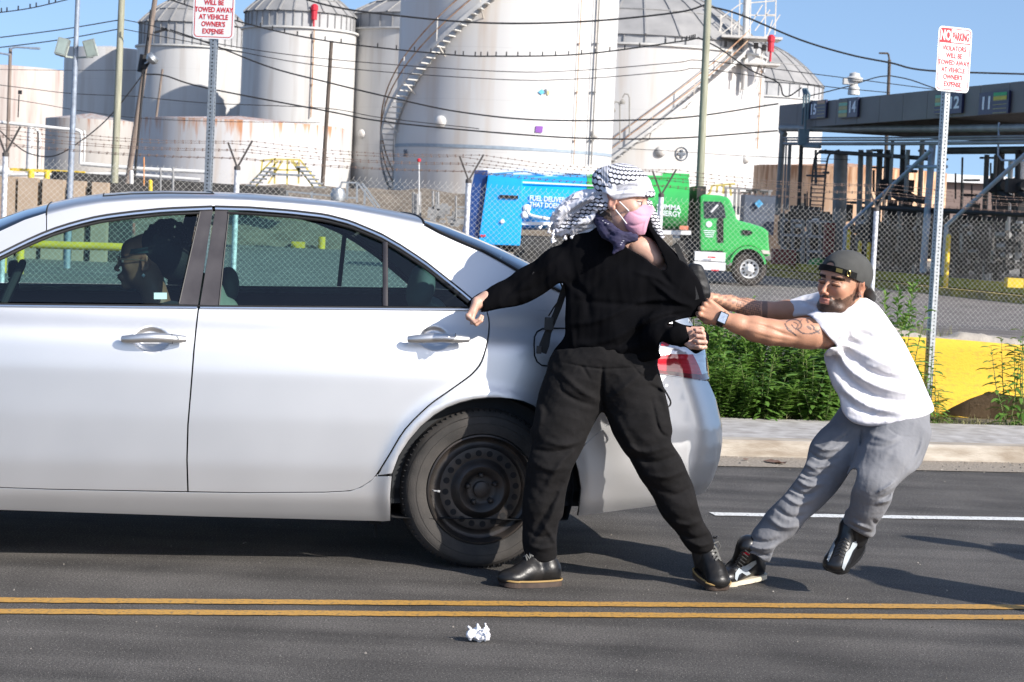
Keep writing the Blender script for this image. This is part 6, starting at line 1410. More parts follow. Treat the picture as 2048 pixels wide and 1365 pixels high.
# --- T-shirt
M_tee = mat('white_cotton', (0.78, 0.76, 0.79), .9, var=.03, vscale=5, bump=.0009, bscale=45, sheen=.1, spec=.2)
f = px_field((1560, 560, 1880, 870), 7.70, .34, .0045)
pc(f, [(1715, 640, 7.69, 60, 1.0), (1738, 700, 7.72, 92, .82), (1765, 780, 7.73, 98, .80), (1785, 850, 7.72, 100, .82)], .06)
pc(f, [(1728, 618, 7.70, 46), (1695, 640, 7.64, 50), (1655, 663, 7.58, 44), (1640, 668, 7.565, 42)], .04); pc(f, [(1720, 618, 7.74, 40), (1665, 612, 7.84, 34), (1600, 624, 7.90, 30), (1585, 624, 7.90, 28)], .04)
pc(f, [(1690, 760, 7.68, 50), (1720, 830, 7.68, 46), (1840, 810, 7.72, 40)], .04)
crease(f, [([(1672, 700), (1700, 740), (1760, 775), (1845, 790)], .015, 7), ([(1668, 715), (1700, 760), (1760, 795), (1835, 808)], -.013, 6), ([(1680, 690), (1730, 735), (1800, 765), (1845, 770)], -.011, 6), ([(1660, 740), (1700, 790), (1760, 820), (1830, 828)], .011, 7), ([(1672, 780), (1720, 820), (1790, 838)], -.010, 6), ([(1690, 690), (1740, 715), (1800, 740)], .007, 7),
           ([(1655, 640), (1690, 660), (1700, 690)], -.012, 7), ([(1662, 690), (1690, 680), (1720, 690)], -.010, 6), ([(1640, 640), (1670, 650), (1690, 670)], .006, 6), ([(1720, 640), (1760, 680), (1800, 720)], .005, 9), ([(1650, 655), (1665, 700)], .006, 5), ([(1740, 840), (1770, 820), (1835, 812)], .008, 6), ([(1690, 835), (1740, 846), (1790, 840)], .006, 5), ([(1700, 665), (1740, 672), (1775, 690)], -.005, 6), ([(1735, 745), (1765, 752), (1805, 755)], -.006, 4), ([(1600, 605), (1625, 612), (1650, 625)], -.007, 5), ([(1590, 628), (1620, 632), (1645, 640)], .005, 5)])
f.rumple(.0030, .10, 21); f.rumple(.0012, .04, 22)
trim(f, [(1733, 596), (1757, 612), (1785, 650), (1810, 688), (1838, 745), (1855, 785), (1868, 816), (1860, 828), (1836, 838), (1800, 845), (1750, 853), (1722, 851), (1700, 842), (1684, 822), (1678, 795), (1665, 772), (1656, 745), (1648, 712), (1660, 696), (1674, 694), (1660, 678), (1644, 660), (1630, 645), (1618, 632), (1590, 634), (1582, 634), (1577, 604), (1590, 597), (1610, 590), (1640, 583), (1660, 590), (1690, 600), (1712, 596)], .008)
# armhole of the near sleeve and the neck opening
f.cone(P(1708, 592, 7.655), P(1694, 570, 7.62), .056, .070, .004, op='cut')
sdf_object('t_shirt', f, M_tee, pb)
# --- jeans
M_jean = mat('grey_denim', (0.170, 0.173, 0.187), .85, col2=(0.245, 0.247, 0.262), vscale=5, bump=.0016, bscale=60, sheen=.1, spec=.25)
f = px_field((1470, 790, 1880, 1130), 7.66, .32, .0045)
pc(f, [(1740, 850, 7.74, 66, .9), (1800, 850, 7.70, 68, .95)], .05)
pc(f, [(1728, 870, 7.76, 68, .9), (1668, 920, 7.75, 60), (1625, 970, 7.73, 50), (1580, 1030, 7.71, 44), (1535, 1085, 7.70, 34), (1512, 1108, 7.70, 30)], .03)
pc(f, [(1800, 880, 7.66, 72, .9), (1772, 930, 7.58, 62), (1748, 965, 7.55, 52), (1738, 1010, 7.58, 44), (1722, 1050, 7.62, 34), (1718, 1062, 7.63, 31)], .03)
crease(f, [([(1625, 890), (1650, 900), (1690, 895)], .012, 4), ([(1618, 905), (1645, 920), (1680, 915)], -.014, 3.5), ([(1608, 925), (1635, 935), (1665, 928)], .016, 4), ([(1600, 942), (1622, 955), (1650, 948)], -.016, 3.5), ([(1592, 958), (1615, 972), (1645, 968)], .015, 4), ([(1580, 975), (1605, 990), (1632, 984)], -.014, 3.5), ([(1568, 992), (1595, 1008), (1625, 1000)], .013, 4), ([(1550, 1015), (1580, 1035), (1610, 1030)], -.012, 4), ([(1535, 1035), (1565, 1055), (1600, 1052)], .012, 5),
           ([(1500, 1078), (1530, 1085), (1560, 1078)], -.014, 4), ([(1495, 1092), (1520, 1098), (1550, 1095)], .015, 4), ([(1505, 1105), (1525, 1112), (1545, 1105)], -.012, 3), ([(1690, 865), (1660, 885), (1625, 915)], .009, 5), ([(1700, 880), (1672, 905), (1640, 940)], -.009, 5), ([(1722, 858), (1722, 895)], -.008, 2.5), ([(1740, 870), (1780, 880), (1800, 870)], .009, 5), ([(1735, 890), (1770, 895), (1795, 885)], -.009, 4),
           ([(1755, 985), (1775, 975), (1790, 962)], .014, 3.5), ([(1760, 998), (1778, 990), (1790, 978)], -.013, 3), ([(1755, 1008), (1775, 1003), (1788, 995)], .012, 3.5), ([(1745, 1040), (1755, 1055), (1745, 1070)], -.012, 4), ([(1700, 1040), (1720, 1052), (1745, 1060)], .010, 4), ([(1840, 880), (1825, 920), (1800, 950)], -.006, 4), ([(1850, 860), (1840, 900), (1815, 935)], .006, 4), ([(1790, 900), (1770, 925)], -.004, 6)])
f.rumple(.0016, .12, 17); f.rumple(.0012, .04, 18, (1, 1, 1.6)); crease(f, [([(1722, 856), (1723, 878), (1718, 898)], -.006, 1.3), ([(1700, 858), (1690, 874), (1672, 884)], -.005, 1.5), ([(1775, 856), (1800, 872), (1830, 874)], -.005, 1.5), ([(1846, 860), (1848, 900), (1826, 940), (1798, 968)], -.004, 1.4), ([(1484, 1098), (1510, 1104), (1542, 1114)], -.006, 1.6), ([(1690, 1044), (1715, 1056), (1745, 1066)], -.006, 1.6), ([(1600, 925), (1640, 945)], .010, 2.5), ([(1590, 950), (1632, 962)], .009, 2.5), ([(1575, 980), (1615, 998)], .009, 2.5), ([(1762, 992), (1790, 972)], .008, 2.2)])
trim(f, [(1672, 812), (1655, 842), (1640, 860), (1622, 885), (1616, 905), (1612, 925), (1600, 948), (1585, 968), (1568, 990), (1545, 1012), (1518, 1040), (1508, 1050), (1500, 1072), (1480, 1090), (1478, 1102), (1510, 1110), (1528, 1124), (1540, 1122), (1548, 1100), (1560, 1088), (1590, 1070), (1612, 1042), (1640, 1018), (1672, 985), (1690, 960), (1704, 940), (1714, 942), (1710, 965), (1702, 985), (1698, 1015), (1682, 1026), (1682, 1042), (1695, 1052), (1715, 1065), (1740, 1076), (1752, 1066), (1752, 1052), (1768, 1030), (1782, 1005), (1790, 978), (1812, 955), (1838, 935), (1852, 905), (1863, 870), (1860, 845), (1850, 800), (1760, 780)], .008)
sdf_object('jeans', f, M_jean, pb)
f = px_field((1780, 800, 1880, 870), 7.72, .22, .0045); pc(f, [(1770, 845, 7.70, 60, 1.0), (1800, 842, 7.72, 64, 1.0)], .03); trim(f, [(1815, 842), (1836, 838), (1853, 832), (1858, 845), (1840, 849), (1818, 851)], .004); sdf_object('belt', f, M_rub, pb)
# --- basketball shoes
M_shoe = mat('shoe_black', (0.010, 0.010, 0.011), .35, var=.3, coat=.3); M_sgrey = mat('shoe_grey_panel', (0.36, 0.40, 0.43), .6); M_sred = mat('shoe_red', (.45, .01, .03), .5); M_scream = mat('shoe_cream_sole', (.60, .53, .40), .6)
hl = G(1519, 1162, 0); tl2 = G(1444, 1170, 0) + Vector((0, -.01, 0)); hl = hl + Vector((.01, .04, .012))
s1 = shoe('sneaker', hl, tl2 + (tl2 - hl).normalized() * .02, P(1497, 1092, 7.70), 0, .10, M_shoe, M_scream, pb, None, laces=None, sole_t=.018, bulk=1.05)
h2 = P(1712, 1085, 7.72); t2 = P(1664, 1146, 7.58); s2 = shoe('sneaker', h2, t2, P(1702, 1052, 7.64), 0, .105, M_shoe, M_rub, pb, None, laces=None, up=(-.25, -.62, .75), sole_t=.016, bulk=1.05)
def decal(poly, Y, m, parent, src, name):
    """patch draped on the shoe's surface"""
    V = np.array([v.co for v in src.data.vertices]) + np.array(src.matrix_basis.translation); px, py = project(V[:, 0], V[:, 1], V[:, 2]); pl = [Vector(p) for p in poly]; edge = fine(pl, 2.0); pts = list(edge); P2 = [tuple(p) for p in edge]
    x = min(p[0] for p in P2) + .5
    while x < max(p[0] for p in P2):
        y = min(p[1] for p in P2) + .5
        while y < max(p[1] for p in P2):
            if inside((x, y), P2): pts.append(Vector((x, y)))
            y += 2
        x += 2
    vs, _, fs, *_ = delaunay_2d_cdt(pts, [], [list(range(len(edge)))], 1, 1e-6); out = []
    for v in vs:
        d = (px - v.x) ** 2 + (py - v.y) ** 2; idx = np.argsort(d)[:14]; yy = np.min(V[idx, 1]); out.append(P(v.x, v.y, yy - .0035))
    me = bpy.data.meshes.new(name); o0 = out[0]; me.from_pydata([p - o0 for p in out], [], [tuple(q) for q in fs]); o = link_mesh(name, me, m, None, True); o.matrix_basis = Matrix.Translation(o0); o.parent = parent; o.matrix_parent_inverse = parent_world(parent).inverted(); return o
decal([(1470, 1158), (1471, 1146), (1478, 1136), (1492, 1132), (1504, 1124), (1512, 1121), (1513, 1128), (1504, 1136), (1496, 1142), (1502, 1148), (1494, 1152), (1484, 1146), (1478, 1150), (1474, 1163)], 0, M_sgrey, s1, s1, 'side_panel')
decal([(1496, 1168), (1512, 1158), (1516, 1150), (1518, 1158), (1510, 1170)], 0, M_sred, s1, s1, 'heel_patch'); decal([(1484, 1104), (1500, 1106), (1499, 1111), (1484, 1110)], 0, M_sred, s1, s1, 'tongue_mark')
decal([(1684, 1136), (1688, 1118), (1692, 1106), (1700, 1098), (1705, 1086), (1715, 1082), (1714, 1092), (1706, 1102), (1700, 1116), (1694, 1128), (1688, 1142)], 0, M_sgrey, s2, s2, 'side_panel'); decal([(1654, 1120), (1660, 1100), (1668, 1084), (1670, 1092), (1664, 1108), (1657, 1124)], 0, M_sgrey, s2, s2, 'side_panel')
b = MB(); rgs = random.Random(3)
for i in range(6):
    px, py = lerp(1490, 1474, i / 5), lerp(1104, 1134, i / 5); b.tube([P(px - 9, py + 2, 7.635), P(px, py - 3, 7.625), P(px + 9, py + 4, 7.635)], .003, 5)
b.build('laces', mat('lace_black', (.02, .02, .02), .9), s1, True)
b = MB()
for i in range(6):
    px, py = lerp(1690, 1678, i / 5), lerp(1080, 1112, i / 5); b.tube([P(px - 9, py + 1, 7.535 - .006 * i), P(px, py - 3, 7.525 - .006 * i), P(px + 9, py + 5, 7.535 - .006 * i)], .003, 5)
b.build('laces', MATS['lace_black'], s2, True)
# --- cap worn backwards
M_cap = mat('charcoal_cap', (0.062, 0.062, 0.058), .9, var=.12, vscale=20, bump=.0008, bscale=200)
f = Field(OB + Vector((-.20, -.20, -.10)), OB + Vector((.25, .20, .17)), .0032); f.ell(qB(-.012, 0, .038), (.120, .090, .092), .01, rot=MB_)
def capE(c, r, k=.01, op='add', rot=None): f.ell(qB(*c), r, k, rot=MB_ if rot is None else MB_ @ rot, op=op)
capE((-.125, 0, -.018), (.075, .060, .012), .012, rot=Matrix.Rotation(R(-38), 3, 'Y'))
# cut along the sweat band line: high at the forehead, low at the nape
nrm = MB_ @ Vector((.20, 0, -.98)); f2_ = Field(f.lo, f.lo + f.h * (f.n - 1), f.h); 
X_, Y_, Z_ = _grid(f); rel = np.stack([X_ - OB.x, Y_ - OB.y, Z_ - OB.z], -1) @ np.array(MB_) / 1.04; pl = -(rel[..., 2] - (.016 + .27 * rel[..., 0])); body_cut = np.where(rel[..., 0] < -.085, -1, pl); f.d = np.maximum(f.d, body_cut.astype(np.float32)); 
ins_ = np.sqrt((rel[..., 0] + .012) ** 2 / .098 ** 2 + rel[..., 1] ** 2 / .078 ** 2 + (rel[..., 2] - .034) ** 2 / .084 ** 2) - 1; f.d = np.maximum(f.d, np.where(rel[..., 0] > -.09, -ins_.astype(np.float32) * .08, -1)); del rel, ins_, pl
f.ell(qB(.112, -.006, .066), (.03, .028, .020), .003, rot=MB_, op='cut')
cap = sdf_object('cap', f, M_cap, pb)
b = MB(); pts = []
for i in range(25):
    a = lerp(-62, 62, i / 24); x = .0945 * math.cos(R(a)) - .012; y = .0835 * math.sin(R(a)); pts.append((x, y))
A = [qB(x * 1.16 + .006, y * 1.16, .042 + .27 * x) for x, y in pts]; B = [qB(x * 1.17 + .006, y * 1.17, .020 + .27 * x) for x, y in pts]; n = len(A); b.ribbon(A, B); b.ribbon([p * 1 + (MB_ @ Vector((.0, 0, 0))) for p in A], B); b.build('strap', mat('cap_strap', (.012, .012, .012), .8), cap, True)
def on_strap(a, dz=.042, o=1.05): x = .0945 * math.cos(R(a)) - .012; y = .0835 * math.sin(R(a)); return qB(x * (o + .12) + .006, y * (o + .12), dz - .011 + .27 * x)
M_brass = mat('brass', (.60, .42, .14), .3, 1.0, var=.15)
b = MB(); a0_, a1_ = 18, 31; b.add([on_strap(a0_, .049, 1.06), on_strap(a1_, .049, 1.06), on_strap(a1_, .035, 1.06), on_strap(a0_, .035, 1.06), on_strap(a0_, .049, 1.09), on_strap(a1_, .049, 1.09), on_strap(a1_, .035, 1.09), on_strap(a0_, .035, 1.09)], [(4, 5, 6, 7), (0, 4, 7, 3), (1, 2, 6, 5), (0, 1, 5, 4), (3, 7, 6, 2)]); b.build('buckle', M_brass, cap)
b = MB(); b.tube([on_strap(44 + 3.2 * math.cos(t_), .042 + .010 * math.sin(t_), 1.09) for t_ in np.linspace(0, 6.28, 17)[:-1]], .0018, 6, closed=True, caps=False); b.build('eyelet', M_brass, cap, True)
# ear stud, ring, watch, bracelet
b = MB(); b.lathe(qB(.004, .0865, -.031), [(.0045, -.003), (.0045, .003), (0, .004)], MB_ @ Vector((0, 1, 0)), 8); b.build('ear_stud', M_chrome, pb, True)
wc = P(1443, 637, 7.497); wx = (P(1470, 648, 7.5) - P(1430, 630, 7.5)).normalized(); wy = Vector((0, -1, .12)).normalized(); wy = (wy - wx * wy.dot(wx)).normalized(); wz = wx.cross(wy)
wt_ = MB(); c = wc + wy * .030; wt_.box(c, (.036, .044, .012), (wx, wz, wy)); ow = wt_.build('watch', M_rub, None, bevel=.003); ow.name = 'watch'; tag(ow, 'square-faced silver smartwatch on the left wrist of the man in white', 'watch')
b = MB(); b.box(c + wy * .0062, (.028, .036, .003), (wx, wz, wy)); b.build('watch_face', mat('watch_silver', (.55, .55, .56), .22, .8, col2=(.8, .8, .8), vscale=60), ow)
b = MB(); b.tube([wc + (wz * math.cos(t_) * .031 + wy * math.sin(t_) * .030) for t_ in np.linspace(0, 6.283, 25)[:-1]], .004, 6, closed=True, caps=False); 
A = [wc + wx * .013 + (wz * math.cos(t_) * .0325 + wy * math.sin(t_) * .031) for t_ in np.linspace(-.3, 3.5, 20)]; B = [p - wx * .026 for p in A]; b.ribbon(A, B); b.build('watch_band', M_rub, ow, True)
# ---------------------------------------------------------------- driver seen through the window
YD = 7.98; pd = thing('person', 'driver with glasses, headband and curly bun sitting inside the silver car in profile', 'person', P(330, 760, YD))
MD = frame((-.985, -.12, .02)); OD = P(290, 524, YD); SK_D = np.array([.24, .115, .072])
f = Field(OD + Vector((-.16, -.16, -.24)), OD + Vector((.20, .16, .16)), .0045); qD = head(f, OD, MD, 1.0, jaw=.95); f.cone(OD + Vector((.02, 0, -.06)), OD + Vector((.075, 0, -.22)), .052, .055, .03)
f2 = Field(OD + Vector((-.25, -.3, -.75)), OD + Vector((.4, .3, -.12)), .012); f2.cone(OD + Vector((.10, 0, -.30)), OD + Vector((.12, 0, -.65)), .15, .15, .05); f2.cone(OD + Vector((.09, -.17, -.27)), OD + Vector((.09, .17, -.27)), .07, .07, .05); f2.cone(OD + Vector((.09, -.18, -.28)), OD + Vector((-.12, -.2, -.5)), .045, .04, .03)
sdf_object('body', [f], M_skin, pd, lambda V: tone(V, SK_D, MD, OD, 1.0, brow=(.01, .008, .007), lip=(.16, .06, .05)))
sdf_object('jacket', f2, mat('dark_jacket', (.02, .022, .03), .9), pd)
f = Field(OD + Vector((-.12, -.17, -.10)), OD + Vector((.24, .17, .20)), .005); f.ell(qD(-.048, 0, .052), (.092, .090, .080), .02, rot=MD); f.ell(qD(-.085, 0, .085), (.078, .075, .060), .03, rot=MD); f.ell(qD(-.115, 0, .02), (.07, .08, .09), .03, rot=MD)
rg = random.Random(2)
for i in range(150):
    a = rg.uniform(0, 6.28); e = rg.uniform(.1, 1.5); f.ell(qD(-.085 + .094 * math.cos(e) * math.cos(a), .095 * math.cos(e) * math.sin(a), .075 + .095 * math.sin(e)), (rg.uniform(.007, .013),) * 3, .002)
sdf_object('hair', f, mat('curly_black_hair', (.008, .007, .008), .7, var=.3, bump=.003, bscale=120), pd)
b = MB(); A = [qD(.0995 * math.cos(t_) - .012, .083 * math.sin(t_), .062 - .02 * math.cos(t_)) for t_ in np.linspace(-2.3, 2.3, 30)]; B = [qD(.101 * math.cos(t_) - .012, .084 * math.sin(t_), .038 - .012 * math.cos(t_)) for t_ in np.linspace(-2.3, 2.3, 30)]; b.ribbon(A, B); b.build('headband', mat('headband_teal', (.012, .03, .035), .8), pd, True)
b = MB()
for s_ in (-1, 1):
    b.tube([qD(.104, .031 * s_ + .022 * math.cos(t_), -.004 + .020 * math.sin(t_)) for t_ in np.linspace(0, 6.283, 19)[:-1]], .0018, 5, closed=True, caps=False); b.tube([qD(.102, .054 * s_, .006), qD(.05, .077 * s_, .008), qD(-.005, .082 * s_, .008)], .0022, 5)
b.tube([qD(.104, -.010, 0), qD(.104, .010, 0)], .0015, 5); b.build('glasses', mat('glasses_frame', (.30, .22, .18), .25, .6), pd, True)
b = MB(); c = qD(-.002, .082, -.052); b.lathe(c, [(0, -.008), (.006, -.004), (.008, 0), (.006, .004), (0, .008)], n=8); b.build('earring', mat('pearl', (.8, .8, .8), .2), pd, True)
# ---------------------------------------------------------------- two onlookers standing just right of the picture; their shadows reach into it
def bystander(label, x, y, h, arm=0):
    t = thing('person', label, 'person', (x, y, 0)); k = h / 1.75; f = Field((x - .75, y - .75, -.01), (x + .75, y + .75, h + .05), .012)
    def q(a, b_, c): return (x + a * k, y + b_ * k, c * k)
    f.cone(q(.0, -.10, .08), q(0, -.10, .48), .055, .065); f.cone(q(0, -.10, .48), q(0, -.08, .92), .07, .095, .03); f.cone(q(.04, .12, .08), q(.02, .11, .48), .055, .065); f.cone(q(.02, .11, .48), q(0, .08, .92), .07, .095, .03)
    f.cone(q(0, 0, .92), q(0, 0, 1.35), .135, .15, .05); f.cone(q(0, -.17, 1.42), q(0, .17, 1.42), .06, .06, .04); f.cone(q(0, 0, 1.4), q(0, 0, 1.56), .055, .05, .03); f.ell(q(-.01, 0, 1.65), (.095, .075, .12), .02)
    for s_ in (-1, 1):
        f.cone(q(0, -.10 * s_, .03), q(-.16, -.11 * s_, .03), .04, .035, .02)
        if arm and s_ > 0: f.cone(q(0, .2, 1.4), q(-.22, .26, 1.22), .05, .042, .03); f.cone(q(-.22, .26, 1.22), q(-.42, .2, 1.40), .04, .032, .02); f.ell(q(-.47, .19, 1.44), (.05, .03, .06), .01)
        else: f.cone(q(0, .21 * s_, 1.4), q(.02, .27 * s_, 1.1), .05, .042, .03); f.cone(q(.02, .27 * s_, 1.1), q(-.05, .25 * s_, .84), .04, .03, .02); f.ell(q(-.06, .25 * s_, .78), (.04, .02, .07), .01)
    SK = np.array([.45, .25, .17])
    def col(V):
        z = V[:, 2] / k; c = np.tile(np.array([.05, .07, .12]), (len(V), 1)); c[z < .95] = (.05, .05, .055); c[(z > 1.5)] = SK; c[z > 1.71] = (.03, .02, .015); c[z < .09] = (.02, .02, .02); c[(z < .86) & (z > .6) & (np.abs(V[:, 1] - y) > .2 * k)] = SK; return c
    sdf_object('body', f, M_skin, t, col)
u_ = SUN_H
b1 = G(1572, 1122) + u_ * 2.86; b2 = G(1862, 1079) + u_ * 2.75
bystander('onlooker standing on the road beyond the right edge, nearer the camera', b1.x, b1.y, 1.76, 1); bystander('onlooker standing on the road beyond the right edge, farther from the camera', b2.x, b2.y, 1.70)
# ---------------------------------------------------------------- utility poles, masts and wires
M_wood = mat('pole_wood_green', (0.24, 0.24, 0.17), .9, col2=(0.40, 0.39, 0.30), vscale=3, stretch=(6, 6, .5), bump=.006, bscale=12); M_wood2 = mat('pole_wood_brown', (0.13, 0.10, 0.085), .9, col2=(0.30, 0.24, 0.20), vscale=3, stretch=(6, 6, .4), bump=.006, bscale=12); M_wood3 = mat('pole_wood_dark', (0.05, 0.038, 0.03), .9, col2=(0.14, 0.11, 0.09), vscale=3, stretch=(6, 6, .5))
M_mast = mat('mast_grey_blue', (0.30, 0.34, 0.40), .5, .3, var=.2, vscale=14); M_cable = mat('cable_black', (0.016, 0.016, 0.018), .7, var=0)
def pole(label, base, top, Y, wpx, m, group='wooden utility poles'):
    """base/top measured in the photo; the foot goes straight on down to the ground"""
    a, b_ = P(*base, Y), P(*top, Y); d = (b_ - a).normalized(); foot = a - d * (a.z / d.z); t = thing('utility_pole', label, 'pole', foot, group)
    b = MB(); r = wpx * S(Y) / 2; b.tube([foot, foot.lerp(b_, .5), b_], [r * 1.12, r * 1.03, r * .92], 12); b.build('shaft', m, t, True); return t, b_
p1, _ = pole('greenish weathered wooden pole left of the tow-away sign', (228, 380), (246, -60), 50, 14, M_wood)
p2, _ = pole('brown wooden pole leaning right, with a lamp and a dark cable', (256, 360), (316, -40), 54, 11, M_wood2)
p3, _ = pole('dark brown pole standing before the long low rusty tank', (645, 370), (663, 82), 68, 8, M_wood3)
p4, _ = pole('short thin pole sticking up behind the long low tank', (312, 240), (325, 139), 105, 5, M_wood2)
p5, _ = pole('thin brown pole with a street lamp arm at the left edge', (14, 340), (21, 96), 62, 7.5, M_wood2)
p6, _ = pole('tall greenish pole rising behind the green truck cab', (1397, 430), (1419, -60), 47.5, 15, M_wood)
p7, t7 = pole('short dark pole with a bent lamp arm above the loading rack roof', (1776, 200), (1779, 120), 80, 7, M_wood3)
b = MB(); b.tube([P(1405, 385, 47.2), P(1397, 470, 47.2), P(1391, 560, 47.2)], 7 * S(47), 10); b.build('cable_guard', M_galv, p6, True)
b = MB(); pts = cr_spline([P(1779, 150, 79.7), P(1779, 130, 79.7), P(1777, 110, 79.7), P(1772, 107, 79.7), P(1764, 107, 79.7)], 4); b.tube(pts, .04, 6); b.box(P(1766, 107, 79.7), (.3, .15, .06)); b.build('lamp_arm', M_wood3, p7)
b = MB(); b.tube([P(302, 20, 53.6), P(283, 200, 53.6), P(268, 370, 53.6)], .035, 6); b.tube([P(288, 110, 53.6), P(282, 145, 53.6)], .11, 6); b.build('cable_run', M_cable, p2)
b = MB(); b.lathe(P(304, 118, 53.3), [(0, -.14), (.12, -.10), (.18, .0), (.15, .10), (0, .12)], (1, 0, 1.1), 14); b.tube([P(290, 128, 53.4), P(302, 120, 53.3)], .03, 6); b.build('lamp', M_galv, p2, True)
b = MB()
for (x0, y0), (x1, y1) in (((284, 148), (306, 112)), ((282, 135), (296, 128)), ((322, 56), (336, 62)), ((308, 66), (334, 58))): b.bar(P(x0, y0, 53.4), P(x1, y1, 53.4), .06, .06)
b.build('insulator_bracket', M_cable, p2)
b = MB(); b.tube(cr_spline([P(20, 99, 61.8), P(30, 95, 61.8), P(58, 96, 61.8)], 4), .03, 6); b.tube([P(20, 110, 61.8), P(-40, 100, 61.8)], .03, 6); b.box(P(69, 97, 61.8), (.33, .18, .06)); b.build('lamp_arm', M_mast, p5)
b = MB(); b.box(P(40, 185, 61.5), (.10, .1, .12)); b.tube([P(38, 190, 61.5), P(36, 235, 61.5)], .02, 5); b.build('meter_box', M_cable, p5)
# floodlight mast
Yf = 36; a, b_ = P(140, 385, Yf), P(158, -60, Yf); d = (b_ - a).normalized(); foot = a - d * (a.z / d.z); fm_ = thing('floodlight_mast', 'grey steel mast carrying a pair of floodlights', 'light', foot)
b = MB(); b.tube([foot, b_], [6.5 * S(Yf), 4.6 * S(Yf)], 14); b.build('mast', M_mast, fm_, True)
M_lamp = mat('floodlight_housing', (.30, .33, .30), .5, .3, var=.2, vscale=20); M_lglass = mat('floodlight_glass', (.30, .36, .33), .15)
for px, py, ry in ((125, 95, R(12)), (181, 97, R(-16))):
    c = P(px, py, Yf - .1); rot = Matrix.Rotation(ry, 3, 'Y') @ Matrix.Rotation(R(-8 if px < 150 else 10), 3, 'X'); ax = [rot @ Vector(v) for v in ((1, 0, 0), (0, 1, 0), (0, 0, 1))]
    b = MB(); b.box(c, (.20, .16, .31), ax); b.box(c + ax[1] * .1, (.14, .08, .24), ax)
    for k in range(6): b.box(c + ax[1] * .1 + ax[2] * (k * .04 - .1), (.17, .10, .01), ax)
    h_ = b.build('floodlight', M_lamp, fm_); b = MB(); b.box(c - ax[1] * .082, (.16, .008, .26), ax); b.build('lens', M_lglass, h_)
    b = MB(); b.bar(c - ax[2] * .16, P(149, 116, Yf), .03, .03); b.bar(c - ax[2] * .16 + ax[0] * .1, c + ax[0] * .1 + ax[2] * .05, .02, .02); b.build('bracket', M_lamp, fm_)
def wire(label, pts, Y, r=.016, marks=0):
    q = [P(x, y, Y if not isinstance(Y, tuple) else lerp(Y[0], Y[1], (x - pts[0][0]) / (pts[-1][0] - pts[0][0]))) for x, y in pts]; q = [Vector(v) for v in cr_spline(q, 7)] if len(q) > 2 else q
    b = MB(); b.tube(q, r * .8, 5)
    if marks:
        for i in range(marks): k = int((i + .5) / marks * (len(q) - 1)); p = q[k]; b.box(p + Vector((0, 0, .05)), (.03, .03, .12))
    tag(b.build('power_line', M_cable, None, True), label, 'wire', 'overhead wires')
W = [('thick wire crossing the top of the largest tank to the tall greenish pole', [(560, -18), (650, 10), (752, 27), (958, 46), (1163, 44), (1350, 26), (1412, 10)], 49, .030, 0),
     ('thick wire falling from the tall greenish pole across the sky to the right edge', [(1414, 12), (1480, 30), (1600, 80), (1700, 110), (1780, 126), (1860, 142), (2090, 150)], 49, .030, 0),
     ('wire with small clips crossing the largest tank below the thick wire', [(328, -4), (475, 43), (650, 82), (889, 109), (992, 113), (1163, 109), (1350, 85), (1395, 77)], 49, .024, 46),
     ('upper of two thin wires sagging across the middle of the largest tank', [(243, 39), (308, 53), (420, 85), (650, 118), (992, 143), (1163, 141), (1350, 126), (1410, 122), (1640, 150), (1890, 182)], 50, .014, 0),
     ('lower of two thin wires sagging across the middle of the largest tank', [(243, 58), (420, 92), (650, 133), (992, 159), (1163, 158), (1350, 143), (1410, 139), (1640, 172), (1780, 186)], 50, .014, 0),
     ('twisted cable sagging from the leaning pole past the red valve tank', [(340, 60), (420, 88), (540, 135), (650, 164), (787, 197), (923, 225), (1094, 241), (1350, 237), (1557, 208)], 50, .026, 0),
     ('heavy cable from the leaning pole passing above the round tank covers', [(292, 149), (330, 152), (410, 176), (650, 222), (763, 243), (958, 263), (1163, 277), (1350, 277), (1556, 262)], 50, .026, 0),
     ('thin wire just above the heavy cable over the long low tank', [(285, 195), (420, 207), (650, 217), (763, 236), (958, 258)], 52, .014, 0),
     ('thin faint wire low across the wide tank and the loading rack', [(1236, 297), (1350, 303), (1500, 313), (1700, 320)], 52, .010, 0),
     ('upper wire from the left edge to the greenish pole', [(-20, 78), (120, 60), (241, 40)], 50, .018, 0), ('lower wire from the left edge to the greenish pole', [(-20, 98), (120, 80), (241, 58)], 50, .018, 0),
     ('wire with clips cutting the top left corner of the sky', [(-20, 28), (60, 17), (150, -4)], 50, .018, 9),
     ('thin level wire over the stained cream tank', [(-20, 139), (120, 141), (290, 141)], 58, .010, 0), ('wire sloping down across the stained cream tank', [(-20, 168), (60, 178), (150, 188), (290, 194)], 58, .014, 0),
     ('lower wire sloping across the base of the stained cream tank', [(-20, 192), (80, 208), (160, 222), (270, 236), (420, 243), (640, 246)], 58, .012, 0), ('cable sagging from the leaning pole down to the left pipes', [(285, 150), (255, 190), (215, 238), (165, 280), (110, 312), (60, 308), (25, 285), (0, 262)], 53, .022, 0),
     ('twisted cable dropping from the tall pole onto the rack conduit', [(1395, 75), (1440, 98), (1500, 140), (1555, 165), (1566, 190), (1580, 192), (1603, 176)], 50, .024, 0), ('twisted cable from the rack conduit to the short dark pole', [(1604, 196), (1650, 185), (1700, 172), (1750, 156), (1779, 152)], 62, .024, 0),
     ('twisted cable from the short dark pole down to the right sign', [(1781, 152), (1820, 160), (1860, 174), (1890, 184)], 62, .024, 0)]
for w_ in W: wire(*w_)
